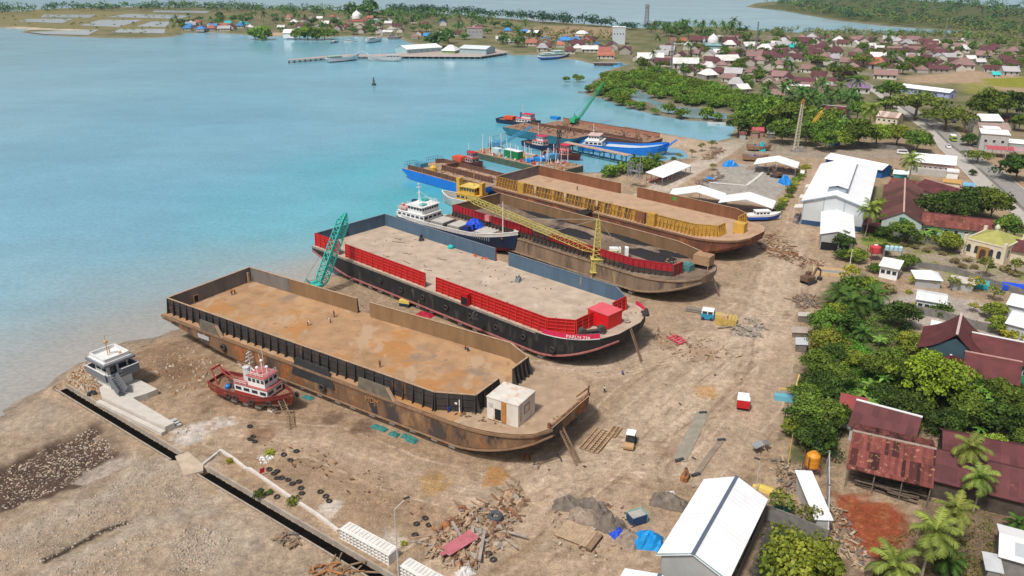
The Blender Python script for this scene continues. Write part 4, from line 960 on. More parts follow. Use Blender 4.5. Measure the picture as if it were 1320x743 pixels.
orange_red=mat('orange_red_cover',(.58,.09,.04),.6,.15,1)
t=thing('work_boat','grey hulled work boat with ochre yellow bridge house, behind the coal barge','work boat',(-25.5,281.5,-1.2),R(180-33))
t.location=(-9.0,270.5,-1.2)
ochre=mat('bright_ochre',None)
ship_hull(t,19.5,7,-1.2,.2,2.6,mat('pale_grey_hull',(.40,.41,.40),.6,.15,.8),maroon_bot,grey_deck,mat('pale_grey_hull',None),1.2,.2,.6,.05,.6,ship_white)
cabin(t,'deckhouse',1.2,11,-2.9,2.9,2.7,5.3,ochre,ochre,step=1.8)
cabin(t,'wheelhouse',3.2,9.0,-2.6,2.6,5.45,8.0,ochre,mat('pale_yellow_roof',(.70,.52,.14),.6,.1),step=1.0,over=.5)
o=MB();o.bx(10.8,12.2,-1.2,1.0,5.3,10.2);o.build('funnel',ochre,t);o=MB();o.bx(1.0,2.2,-1,1,5.3,9.6);o.build('vent_post',ochre,t)
mast_part(t,'signal_mast',(5.2,0,8.1),4.5,ochre,((.5,2.4),(.8,1.4)),.18)
o=MB();railing(o,[(9.2,-2.8,5.4),(10.9,-2.8,5.4)]);railing(o,[(3.2,3.0,8.1),(8.8,3.0,8.1),(8.8,-3,8.1)]);o.build('railing',yellow_paint,t)
def skiff(label,P,rz,L,side,inner,cat='rowing boat',house=None,name='skiff',canopy=None,group=None,bot=None):
 t=thing(name,label,cat,(P[0],P[1],P[2]if len(P)>2 else SEA),rz,group);B=L*.24
 ship_hull(t,L,B,-.45,.05,.55,side,bot or side,inner,side,.7,.25,.28,.06,.45)
 if house:cabin(t,'cabin',L*.2,L*.55,-B*.34,B*.34,.6,2.2,house,house,step=1.0)
 if canopy:
  o=MB();o.bx(L*.12,L*.62,-B*.42,B*.42,2.1,2.25)
  for x in(L*.14,L*.6):
   for y in(-B*.38,B*.38):o.bx(x-.05,x+.05,y-.05,y+.05,.5,2.1)
  o.build('canopy',canopy,t)
 return t
P=at(575,262,SEA);skiff('small maroon boat tied by the stern of the coal barge',P,R(-6),9,mat('maroon_skiff',(.20,.03,.05),.6,.15),mat('maroon_dark_inside',(.07,.025,.03),.8,.2))
blue_hull=mat('bright_blue_hull',(.012,.16,.55),.5,.12,.5,rust=.03)
rz=R(-44.8);P=Vector((-44.3,316.7,0))
t=thing('deck_barge','bright blue deck barge with brown hold, afloat beyond the ochre work boat','barge',P,rz)
rr=hull_rings(46,19,-1.8,2.6,5,6,(2.5,6,2.2),sheer=.2);o=MB();o.loft(rr);o.build('hull',blue_hull,t);deckof(rr,mat('tan_brown_deck',(.34,.23,.16),.9,.3,.5,rust=.2),t)
brn=mat('brown_coaming',(.13,.07,.05),.85,.3,.6,rust=.3)
board(t,'coaming',[(3,1),(44,1)],2.6,1.7,brn,brn,brn,rusty,1.6,rib_d=.3);board(t,'coaming',[(44,18),(5,18),(3,15)],2.6,1.7,brn,brn,brn,rusty,1.6,rib_d=.3)
board(t,'coaming',[(14,9.2),(43,9.2)],2.6,2.2,brn,mat('pinkish_rust',(.33,.16,.11),.85,.2,.6),brn,mat('pinkish_rust',None),1.8,rib_d=.3);board(t,'coaming',[(14.2,9.4),(14.2,17.5)],2.6,2.0,brn,mat('pinkish_rust',None),brn,mat('pinkish_rust',None),1.8,rib_d=.3)
o=MB();railing(o,[(.6,1,2.7),(.6,6,2.7),(3,6,2.7)],2.4,1.2,.06);railing(o,[(.8,12,2.7),(.8,18,2.7),(4,18,2.7)],2.4,1.2,.06);o.build('railing',mat('blue_grey_paint',(.08,.14,.24),.6,.2),t)
o=MB();o.bx(1.6,5.5,5,9,2.7,4.3);o.build('machine_box',mat('steel_blue_box',(.07,.24,.34),.6,.2),t);o=MB();o.lathe([(1.2,0),(1.4,1.6),(.5,2.4)],8,(13,5.5,2.7));o.build('capstan',yellow_paint,t)
o=MB()
for i in range(60):o.rock((rng.uniform(7,43),rng.uniform(2,17),2.64),(rng.uniform(.4,1.8),rng.uniform(.3,1),rng.uniform(.2,.8)),rng)
o.build('deck_scrap',mat('scrap_metal',None),t)
P=at(752,212,2);rz=R(135)
t=thing('work_pontoon','brown work pontoon crowded with machinery, between the blue barge and the trestle','pontoon',(P.x,P.y,0),rz)
o=MB();o.bx(0,52,0,15,-1.6,1.4,0);o.bx(.1,51.9,.1,14.9,1.4,1.5,1);o.build('pontoon_hull',[mat('green_brown_pontoon',(.07,.10,.07),.8,.3,.6,rust=.3),mat('tan_brown_deck',None)],t)
for k,(x,y,sx,sy,sz,m_)in enumerate(((30,11,8.5,3,3.4,mat('green_container',(.015,.20,.07),.6,.12)),(18,7,5,3,1.3,blue_tarp),(20,11.5,4,2.5,1.2,blue_tarp),(25,6,6,2,1.6,mat('pale_box',(.45,.38,.32),.7,.2)),(36,9,5,3,2.2,mat('light_blue_box',(.20,.48,.60),.6,.15)),(41,10,4.5,3,2.4,mat('pale_teal_box',(.45,.62,.64),.6,.15)))):
 o=MB();o.box((0,0,sz/2),(sx,sy,sz),0);o.box((0,0,sz+.06),(sx+.1,sy+.1,.12),0,1);
 for i in range(int(sx/.8)):o.box((-sx/2+.4+i*.8,0,sz/2),(.12,sy+.12,sz*.92))
 tag(o.build('container'if sz>1.5 else 'covered_crate',[m_,white_cap if k==0 else m_]),('dark green container on the crowded brown pontoon','longer blue covered crate on the brown pontoon','shorter blue covered crate on the brown pontoon, by its outer edge','pale tan crate in the middle of the brown pontoon','light blue container beside the green container','pale teal container next to the red-covered tug')[k],'container')
 q=Vector((x,y,0));q.rotate(Matrix.Rotation(rz,3,'Z'));C.objects[-1]if False else None
 ob=bpy.context.scene.collection.objects[-1];ob.location=(P.x+q.x,P.y+q.y,1.5);ob.rotation_euler=(0,0,rz)
o=MB();rg=random.Random(9)
for i in range(150):o.rock((rg.uniform(1,51),rg.uniform(1,14.5),1.5),(rg.uniform(.4,2.4),rg.uniform(.3,1.2),rg.uniform(.2,1.1)),rg,rg.randint(0,3))
for i in range(60):a=Vector((rg.uniform(1,50),rg.uniform(1,14),1.7));o.bar(a,a+Vector((rg.uniform(-4,4),rg.uniform(-1.5,1.5),rg.uniform(0,.5))),.22,mi=rg.randint(0,3))
o.build('deck_scrap',[mat('scrap_metal',None),wood,mat('rust_orange',(.33,.15,.06),.85,.3),mat('pale_scrap',None)],t)
o=MB()
for i in range(70):o.rock((rg.uniform(8,50),rg.uniform(1,14),1.6),(rg.uniform(.8,2),rg.uniform(.6,1.6),rg.uniform(.6,2.2)),rg,rg.randrange(5))
o.build('deck_gear',[red_paint,mat('crimson_gear',(.5,.04,.08),.6,.2),mat('ice_blue_gear',(.30,.52,.62),.6,.2),white,mat('yellow_gear',(.5,.36,.05),.6,.2)],t)
o=MB()
for i in range(30):
 a=Vector((rg.uniform(6,50),rg.uniform(1,14),1.5));o.tube(a,a+Vector((rg.uniform(-.6,.6),0,rg.uniform(3,8))),.12)
o.build('deck_posts',white,t)
small_tug('tug_boat','dark tug with orange-red covered bow moored beyond the blue barge',at(588,208,SEA),R(-50),19,mat('dark_red_hull',(.10,.02,.02),.6,.2),mat('grey_pink_house',(.45,.32,.32),.6,.15),red_paint,wood_deck,raft=None,fore=.6)
o=MB();P=at(583,208,1.2)
tt=C.objects[-1]
small_tug('tug_boat','white and crimson tug moored at the near end of the far rust barges',at(676,187,SEA),R(-45),20,navy,mat('white_house_paint',(.66,.64,.62),.6,.1),mat('crimson_roof',(.55,.03,.07),.6,.12),wood_deck,red_paint,mh=8)
small_tug('tug_boat','red and blue tug moored against the brown work pontoon',at(700,199,SEA),R(-40),21,mat('dark_red_hull',None),mat('rose_house',(.56,.22,.22),.6,.15),mat('crimson_roof',None),wood_deck,mat('bright_blue_plastic',None),mh=7)
small_tug('tug_boat','navy tug with orange cover and crimson deckhouse at the far rust barge',at(643,157,SEA),R(-34),27,navy,mat('white_house_paint',None),mat('crimson_roof',None),wood_deck,mat('royal_blue_paint',None),mh=7,fore=.68)
o=MB();o.box((0,0,.7),(6,4.2,1.4));o.box((0,0,1.5),(5.2,3.4,.3))
q=at(655,151,2.0);ob=tag(o.build('covered_raft',orange_red,None,(q.x+1,q.y,.9),R(-34)),'orange-red covered raft on the stern of the navy tug','life raft')
o=MB();o.box((0,0,.8),(6,4,1.6));o.box((0,0,1.75),(5,3.2,.3));q=at(586,203,1.2);tag(o.build('covered_raft',orange_red,None,(q.x+2.5,q.y-3,.6),R(-50)),'orange-red covered raft on the dark tug beyond the blue barge','life raft')
rz=R(-43);P=Vector((-4.7,403.2,0));teal_hull=mat('teal_blue_hull',(.02,.14,.20),.6,.25,.4,rust=.1)
for nm,off,Lb,mh_,lab in((0,(0,0),45,teal_hull,'long teal hulled barge with rust deck moored behind the blue landing craft'),(1,(9,16.8),66,mat('dark_brown_hull',(.07,.045,.04),.8,.3,.5,rust=.3),'rust decked barge carrying the green crane, outermost of the moored barges')):
 q=Vector((*off,0));q.rotate(Matrix.Rotation(rz,3,'Z'))
 t=thing('deck_barge',lab,'barge',P+q,rz);rr=hull_rings(Lb,16,-1.9,2.6,5,6,(2.5,6,2.2),sheer=.2)
 o=MB();o.loft(rr);o.build('hull',mh_,t);deckof(rr,mat('rust_brown_deck',(.27,.16,.11),.9,.3,.4,rust=.3),t)
 if nm:board(t,'coaming',[(63,15.2),(4,15.2)],2.6,2.0,brn,mat('pinkish_rust',None),brn,brn,2.5,rib_d=.3);board(t,'coaming',[(12,.8),(63,.8)],2.6,1.2,brn,brn,brn,rusty,2.5,rib_d=.3)
 else:board(t,'coaming',[(6,15.0),(39,15.0)],2.6,1.3,brn,brn,brn,rusty,2.5,rib_d=.3)
 o=MB()
 for i in range(70):o.rock((rng.uniform(4,Lb-4),rng.uniform(2,14),2.64),(rng.uniform(.5,2.6),rng.uniform(.4,1.4),rng.uniform(.2,1.1)),rng)
 for i in range(10):a=Vector((rng.uniform(Lb-18,Lb-4),rng.uniform(2,14),2.8));o.bar(a,a+Vector((rng.uniform(-3,3),rng.uniform(-2,2),rng.uniform(0,3))),.4)
 o.build('deck_scrap',mat('scrap_metal',None),t)
o=MB();o.box((0,0,.7),(5,3,1.4));q=at(716,153,3);tag(o.build('tarpaulin_bundle',blue_tarp,None,(q.x,q.y,2.65),rz),'blue tarpaulin bundle on the deck of the outermost rust barge','tarpaulin')
def lattice(o,a,b_,w0,w1=None,bays=10,r=.06,mi=0,chord=None):
 a,b_=Vector(a),Vector(b_);w1=w1 if w1 is not None else w0;d=(b_-a).normalized()
 u=d.cross(Vector((0,0,1)));u=Vector((1,0,0))if u.length<.05 else u.normalized();v=u.cross(d);ch=chord or r*1.6
 P_=[[a.lerp(b_,i/bays)+(u*x+v*y)*((w0+(w1-w0)*i/bays)/2)for x,y in((-1,-1),(1,-1),(1,1),(-1,1))]for i in range(bays+1)]
 for k in range(4):o.bar(P_[0][k],P_[-1][k],ch,mi=mi)
 for i in range(bays):
  for k in range(4):
   j=(k+1)%4
   o.bar(P_[i][k],P_[i+1][j]if i%2 else P_[i+1][k]if False else P_[i+1][j],r,mi=mi)
   o.bar(P_[i+1][k],P_[i+1][j],r,mi=mi)
 return o
def crawler(name,label,P,rz,m_body,m_boom,boom_len,luff,w=1.5,r=.09,group=None,aim=None,scale=1.0):
 t=thing(name,label,'crane',P,rz,group)
 for s_ in(-1,1):
  o=MB();o.loft([[(x,s_*1.7+y,z)for x,z in((-2.6,.35),(-2.2,0),(2.2,0),(2.6,.35),(2.6,.75),(2.2,1.05),(-2.2,1.05),(-2.6,.75))]for y in(-.4,.4)]);o.build('crawler_track',dark_steel,t)
 o=MB();o.bx(-3.0,2.0,-1.5,1.5,1.3,3.3);o.bx(-3.6,-2.2,-1.5,1.5,1.2,2.8);o.lathe([(1.1,1.0),(1.1,1.3)],12);o.build('machinery_house',m_body,t)
 o=MB();o.bx(.6,2.4,.6,1.7,1.3,3.6);o.build('cab',m_body,t);o=MB();o.bx(2.38,2.45,.7,1.6,2.3,3.4);o.bx(.8,2.2,1.68,1.75,2.3,3.4);o.build('cab_window',dark_glass,t)
 a=Vector((1.8,0,1.8));b_=a+Vector((math.cos(luff),0,math.sin(luff)))*boom_len
 o=MB();m1=a.lerp(b_,.12);m2=a.lerp(b_,.88)
 lattice(o,a,m1,.5,w,2,r);lattice(o,m1,m2,w,w,max(6,int(boom_len/1.8)),r);lattice(o,m2,b_,w,.4,3,r);o.build('boom',m_boom,t)
 o=MB();g=Vector((-1.6,0,5.6));o.bar((-.2,-.6,3.2),g,.16);o.bar((-.2,.6,3.2),g,.16);o.bar((-3.2,0,2.8),g,.12);o.build('gantry',m_body,t)
 o=MB();o.tube(g,b_,.05,4);o.tube(b_,b_-Vector((0,0,boom_len*.25)),.04,4);o.build('cables',dark_steel,t)
 o=MB();o.box(b_-Vector((0,0,boom_len*.25+.4)),(.5,.4,.9));o.build('hook_block',dark_steel,t)
 return t
teal_paint=mat('teal_paint',(.04,.42,.36),.55,.15,1)
green_paint=mat('green_crane_paint',(.03,.36,.17),.55,.15,1)
def aim_boom(base,tip):
 d=Vector(tip)-Vector(base);h=math.hypot(d.x,d.y);return math.atan2(d.y,d.x),math.atan2(d.z-1.8,h-1.8),math.hypot(h-1.8,d.z-1.8)
base=at(404,383,0);tip=atY(446,275,base.y+9)
hd,lf,ln=aim_boom(base,tip);crawler('crawler_crane','teal crawler crane with lattice boom standing between the two nearest barges',base,hd,teal_paint,teal_paint,ln,lf,2.2,.16)
base=at(742,160,2.65);tip=atY(778,107,base.y+22)
hd,lf,ln=aim_boom(base,tip);crawler('crawler_crane','green crawler crane on the outermost moored barge, boom raised over the water',base,hd,green_paint,green_paint,ln,lf,1.1,.10)
sky_paint=mat('sky_blue_paint',(.08,.30,.52),.55,.15,1)
base=at(640,192,1.5);tip=atY(686,163,base.y+4)
hd,lf,ln=aim_boom(base,tip);crawler('crawler_crane','light blue crawler crane on the crowded brown pontoon, boom reaching over the tugs',base,hd,sky_paint,sky_paint,ln,lf,1.0,.1)
base=at(713,208,1.5);tip=atY(722,168,base.y+2)
hd,lf,ln=aim_boom(base,tip);crawler('crawler_crane','light blue crawler crane with upright black boom at the near end of the brown pontoon',base,hd,sky_paint,dark_steel,ln,lf,1.1,.13)
base=at(768,364,0);pale_yel=mat('lemon_yellow_paint',(.52,.45,.13),.6,.25,1,rust=.16)
t=thing('jib_crane','lemon yellow jib crane with lattice mast standing beside the grey coal barge','crane',base)
o=MB();o.bx(-1.6,1.6,-1.6,1.6,0,.5);
for s_ in(-1,1):o.bar((s_*1.3,-1.3,.5),(s_*1.3,-1.3,3.6),.25);o.bar((s_*1.3,1.3,.5),(s_*1.3,1.3,3.6),.25);o.bar((s_*1.3,-1.3,.5),(s_*1.3,1.3,3.6),.14);o.bar((-1.3,s_*1.3,.5),(1.3,s_*1.3,3.6),.14)
o.build('crane_base',pale_yel,t)
o=MB();o.bx(-1.35,1.35,-1.35,1.35,3.4,6.9)
for x in(-1.4,-.7,0,.7,1.4):o.bx(x-.1,x+.1,-1.5,1.5,3.3,7.0)
o.bx(-1.7,1.7,-1.7,1.7,3.2,3.4);o.bx(-1.7,1.7,-1.7,1.7,6.9,7.05);o.build('machinery_house',pale_yel,t)
topz=zat(base,283);o=MB();lattice(o,(0,0,7),(0,0,topz),2.0,.7,9,.13);o.bar((0,0,topz),(0,0,topz+2.2),.12);o.build('mast',pale_yel,t)
root=Vector((-.6,.6,8.6));tipw=atY(603,255,232.0)-base
o=MB();n1=root.lerp(tipw,.07);n2=root.lerp(tipw,.93);lattice(o,root,n1,.5,1.5,2,.085);lattice(o,n1,n2,1.5,1.5,26,.085);lattice(o,n2,tipw,1.5,.5,2,.085);o.build('jib',pale_yel,t)
o=MB();a=Vector((0,0,topz));
for k in(.52,.3):o.tube(a,root.lerp(tipw,k)+Vector((0,0,.8)),.07,4)
cw=atY(800,322,base.y+2)-base
for s_ in(-.4,.4):o.tube(a+Vector((0,s_,0)),cw+Vector((0,s_,0)),.07,4)
o.build('stays',mat('stay_grey',(.35,.33,.27),.6,.1),t)
o=MB();lattice(o,(0.6,0,7.8),cw-Vector((0,0,.6)),1.2,1.2,6,.1);o.build('counter_jib',pale_yel,t)
o=MB();o.box(cw+Vector((-1.5,0,0)),(3.0,1.6,1.2));o.box(cw+Vector((1.6,0,-.9)),(.9,1.5,3.2));o.build('counterweight',white,t)
base=at(1025,196,0);t=thing('derrick_crane','tall pale lattice crane mast standing on the yard before the mangrove trees','crane',base)
hz=zat(base,134);o=MB();lattice(o,(0,0,1),(.4,0,hz),1.7,.8,14,.12);o.build('mast',mat('pale_grey_mast',(.52,.47,.36),.7,.2,1,rust=.1),t);o=MB();o.bx(-1.8,1.8,-1.4,1.4,0,1.2);o.bx(.8,3.4,-1.2,1.2,0,2.4);o.build('base_frame',grey_deck,t);o=MB();lattice(o,(.4,0,hz),(.6,0,hz+2),1.0,.3,2,.18);o.build('mast_head',mat('orange_rust',None),t);o=MB();o.tube((.5,0,hz),(3,-6,1),.06,4);o.tube((.5,0,hz),(-9,3,0),.06,4);o.build('stays',dark_steel,t)
base=at(1036,177,0);tip=atY(1060,143,base.y+6);hd,lf,ln=aim_boom(base,tip)
crawler('crawler_crane','ochre yellow crawler crane with raised boom beside the pale lattice mast',base,hd,yellow_paint,yellow_paint,ln,lf,1.2,.14)
pS,pB=at(733,186,.5),at(860,185,.5);pS.z=pB.z=SEA;rz=R(-14)
t=thing('landing_craft','bright blue landing craft with white bridge house moored along the sand spit','landing craft',at(748,192,SEA),ang(at(748,192,SEA),at(845,199,SEA)))
LL=41;ship_hull(t,LL,10,-1.0,.2,2.0,blue_hull,mat('dark_red_hull',None),mat('pale_blue_deck',(.36,.48,.58),.7,.2,.6),blue_hull,2.6,.2,1.0,.05,.85,blue_hull,.92)
cabin(t,'deckhouse',3,11,-4,4,2.1,4.8,ship_white,ship_white,step=1.6);cabin(t,'bridge',4.5,9.5,-3.2,3.2,4.95,7.2,ship_white,mat('pale_pink_roof',(.6,.42,.40),.6,.1),step=1.0,over=.5);mast_part(t,'signal_mast',(6,0,7.3),5,white,((.6,2),(.85,1.2)),.14)
o=MB();o.bx(13,34,-2.6,2.6,2.1,2.7);o.build('hatch_coaming',mat('white_blue_hatch',(.52,.58,.62),.7,.1),t);o=MB();o.add([(39.5,-2.6,3.5),(39.5,2.6,3.5),(44,2.2,7.2),(44,-2.2,7.2),(40,-2.6,3.3),(40,2.6,3.3),(44.4,2.2,7.1),(44.4,-2.2,7.1)],[(0,1,2,3),(7,6,5,4),(0,3,7,4),(1,5,6,2),(2,6,7,3),(0,4,5,1)]);o.build('bow_ramp',blue_hull,t)
a,b_=at(729,183,3),at(812,200,3);a.z=b_.z=0
t=thing('trestle_jetty','teal steel trestle jetty with pinkish deck crossing the small dock','jetty',a,ang(a,b_));LL=(b_-a).length
o=MB();o.bx(0,LL,-1.4,1.4,2.6,3.0);o.build('walkway',mat('pink_tan_deck',(.45,.32,.25),.9,.2,.6),t);o=MB();tealst=mat('dark_teal_steel',(.03,.13,.13),.7,.2)
for s_ in(-1.5,1.5):
 o.bar((0,s_,-.9),(LL,s_,-.9),.35)
 for i in range(6):x=LL*(i+.5)/6;o.bar((x,s_,-2),(x,s_,2.6),.4);o.bar((x,s_,2.5),(x+1,s_,1.4),.25);o.bar((x,s_,2.5),(x-1,s_,1.4),.25)
o.build('trestle_frame',tealst,t)
pier_deck=mat('pier_deck',(.40,.33,.29),.9,.12,.3);pile_m=mat('pier_pile',(.09,.08,.075),.9,.2)
pts=[at(372,78,1.2),at(440,72.6,1.2),at(520,72.3,1.2),at(620,72.8,1.2),at(656,67.5,1.2),at(640,63,1.2),at(520,66,1.2),at(510,69.5,1.2),at(440,70.5,1.2),at(374,76.5,1.2)]
c0=pts[0].copy();c0.z=0;t=thing('harbour_pier','long grey harbour pier on dark piles across the bay','pier',c0)
o=MB();o.poly([(p.x-c0.x,p.y-c0.y)for p in pts],.5,1.2);o.build('pier_deck',pier_deck,t)
o=MB();front=pts[:5]
for a,b_ in zip(front,front[1:]):
 n=max(2,int((b_-a).length/5))
 for i in range(n):c=a.lerp(b_,i/n)-c0;o.bar((c.x,c.y+.8,-2.6),(c.x,c.y+.8,.5),1.3)
o.build('pier_piles',pile_m,t)
o=MB()
for a,b_ in zip(front,front[1:]):o.bar(Vector((a.x-c0.x,a.y-c0.y+.2,1.0)),Vector((b_.x-c0.x,b_.y-c0.y+.2,1.0)),.5,.6)
o.build('pier_edge',mat('pale_pier_edge',(.55,.50,.46),.9,.15,.3),t)
def wooden_ship(label,pA,pB,side,bot,house,roof,mastm=white,bow=3.5):
 a,b_=at(*pA,SEA),at(*pB,SEA);t=thing('wooden_ship',label,'wooden ship',a,ang(a,b_));L=(b_-a).length
 ship_hull(t,L,L*.2,-1,.9,2.4,side,bot,wood_deck,side,bow,.8,.7,.09,.5,white_cap)
 cabin(t,'deckhouse',L*.06,L*.42,-L*.075,L*.075,2.6,5.0,house,roof,step=2.2,over=.4);o=MB();o.bar((L*.97,0,2.4+bow+.5),(L*1.12,0,2.4+bow+2.2),.25);o.build('bowsprit',white_cap,t)
 mast_part(t,'mast',(L*.62,0,2.4),9,mastm,((.9,1.0),),.16);o=MB();o.bx(L*.46,L*.7,-L*.05,L*.05,2.5,3.3);o.build('cargo_hatch',mat('teal_hatch',(.12,.38,.38),.7,.15),t)
whs=mat('white_ship_side',(.62,.62,.62),.6,.08);
wooden_ship('white wooden ship with green roof and purple-brown hull, at the pier end',(421,81),(464,77.6),whs,mat('purple_bottom',(.09,.03,.07),.7,.1),whs,mat('sea_green_roof',(.30,.52,.42),.6,.1))
wooden_ship('pale grey wooden ship lying at the middle of the pier',(518,79),(473,79),mat('pale_grey_side',(.50,.50,.48),.6,.1),mat('pale_grey_side',None),mat('pale_grey_side',None),mat('white_roof_grey',(.55,.55,.54),.6,.1))
wooden_ship('white ship with teal waterline anchored behind the pier',(473,56),(493,53),whs,mat('teal_bottom',(.03,.33,.36),.6,.1),whs,whs,bow=4)
wooden_ship('low brown and white boat near the far shore, right of the anchored white ship',(500,52),(518,51),mat('rose_brown_side',(.33,.2,.2),.6,.1),whs,whs,mat('maroon_roof',(.17,.05,.06),.8,.2),bow=1)
skiff('small dark boat with white cabin anchored alone near the far mangroves',at(427,56,SEA),R(70),15,mat('blue_black_side',(.03,.07,.10),.6,.1),grey_deck,'boat',house=whs)
skiff('small white boat with black bottom anchored behind the pier tip',at(443,54.5,SEA),R(15),15,whs,grey_deck,'boat',house=whs,bot=black_rubber)
pS,pB=at(695,77.5,SEA),at(734,75,SEA);t=thing('ferry','white and pale green ferry with blue hull moored by the waterfront','ferry',pS,ang(pS,pB));LL=(pB-pS).length
ship_hull(t,LL,8,-1,.9,2.2,mat('ferry_blue',(.03,.10,.35),.5,.1),black_rubber,grey_deck,whs,1.8,.3,1.0,.06,.6,whs)
cabin(t,'deckhouse',1.5,LL*.78,-3.3,3.3,2.4,4.8,whs,mat('mint_roof',(.42,.66,.58),.6,.1),step=2,over=.5);cabin(t,'bridge',LL*.45,LL*.72,-2.6,2.6,5,7,whs,mat('ice_blue_roof',(.52,.66,.70),.6,.1),step=1.4,over=.6);o=MB();o.bx(3,LL*.4,-2.8,2.8,5.6,5.8);[o.bx(x-.1,x+.1,y-.1,y+.1,4.9,5.6)for x in(3.2,LL*.38)for y in(-2.6,2.6)];o.build('sun_roof',whs,t)
skiff('white boat with teal canopy behind the ferry',at(712,72.5,SEA),R(10),20,whs,grey_deck,'boat',house=whs,canopy=mat('cyan_canopy',(.05,.40,.55),.6,.1))
P=at(765,85,SEA);t=thing('deck_barge','small dark barge lying by the waterfront houses beside a blue launch','barge',(P.x,P.y,0),R(-5));rr=hull_rings(22,8,-1.8,1.0,3,3,(1.5,3,2),sheer=.2);o=MB();o.loft(rr);o.build('hull',mat('dark_brown_hull',None),t);deckof(rr,grey_deck,t)
skiff('blue launch beside the small dark barge',at(790,85,SEA),R(-8),14,mat('light_blue_launch',(.10,.35,.60),.5,.1),grey_deck,'boat',house=mat('light_blue_launch',None))
P=at(482,110,SEA);t=thing('channel_buoy','dark channel buoy with lantern mast alone in the bay','buoy',P);o=MB();o.lathe([(.4,-.6),(1.5,0),(1.6,.8),(1.2,1.3)],12);o.build('buoy_float',dark_steel,t);o=MB();lattice(o,(0,0,1.3),(0,0,4.6),1.3,.5,3,.12);o.lathe([(.3,0),(.35,.6),(.1,.9)],8,(0,0,4.6));o.build('lantern_mast',dark_steel,t)
for i,(x,y)in enumerate(((926,161),(745,120),(872,146),(912,160))):skiff(('small white outrigger boat by the dyke, nearest the sand spit','low grey boat off the tip of the mangroves','small pale boat in the mangrove pond','pale boat lying against the dyke')[i],at(x,y,SEA),R((5,0,20,-20)[i]),(11,10,8,8)[i],(whs,steel,whs,pale_concrete)[i],grey_deck,'boat')
P=at(962,285,0);P.z=.5;t=thing('launch_boat','blue and white launch sitting on the sand beside the white tents','launch',P,ang(at(962,285),at(998,284)))
ship_hull(t,11.5,3.2,0,.25,1.2,mat('cobalt_side',(.02,.08,.40),.5,.1),mat('cobalt_side',None),white,white,.6,0,.5,.06,.55,white);cabin(t,'cabin',2.6,7.4,-1.2,1.2,1.3,2.9,white,white,step=1.1)
# ------------------------------------------------------------------ buildings near the yard
maroon_roof=mat('maroon_roof_sheet',(.105,.032,.034),.65,.2,.35,corr=.8,sheet=(1.2,2.4,.18),rust=.12)
maroon_tile=mat('maroon_metal_tile',(.105,.028,.028),.6,.16,.4,corr=.5,sheet=(1.5,1.0,.14))
rust_roof=mat('rusty_roof_sheet',(.15,.045,.036),.75,.25,.5,corr=.8,sheet=(1.1,2.6,.3),rust=.32,rcol=(.22,.11,.055),rs=.9)
cream_wall=mat('cream_wall',(.62,.55,.42),.8,.08,.5)
grey_wall=mat('grey_wall',(.36,.37,.36),.8,.1,.5)
pale_wall=mat('pale_grey_wall',(.52,.55,.57),.75,.07,.4,corr=.6)
timber_wall=mat('dark_timber_wall',(.075,.058,.045),.9,.35,.8)
pale_timber=mat('pale_timber',(.36,.26,.165),.85,.3,1.2)
def windows(o_par,L,W_,he,n,m=dark_glass,frame=white_cap,sides=(-1,1),zz=.55,ww=1.0,hh=1.0):
 for s_ in sides:
  for i in range(n):
   x=-L/2+L*(i+.5)/n
   o=MB();y=s_*W_/2
   o.bx(x-ww/2-.1,x+ww/2+.1,y-.05,y+.05,he*zz-hh/2-.1,he*zz+hh/2+.1);f=o.build('window',frame,o_par)
   o=MB();o.bx(x-ww/2,x+ww/2,y-.08,y+.08,he*zz-hh/2,he*zz+hh/2);o.build('pane',m,f)
def gable(name,label,cat,r0,r1,zr,W_,he,roofm,wallm,over=.6,cap=None,nwin=0,open_=False,hip=0,kind='gable',curve=0,ends=.4,post=None,th=.12,winm=dark_glass,door=True,Lx=None,world=False,group=None):
 a,b_=(at(*r0,zr),at(*r1,zr))if not world else(Vector(r0),Vector(r1))
 c=(a+b_)/2;c.z=0;L=(b_-a).length;rz=ang(a,b_)
 t=thing(name,label,cat,c,rz,group)
 return gable_at(t,L,zr,W_,he,roofm,wallm,over,cap,nwin,open_,hip,kind,curve,ends,post,th,winm,door)
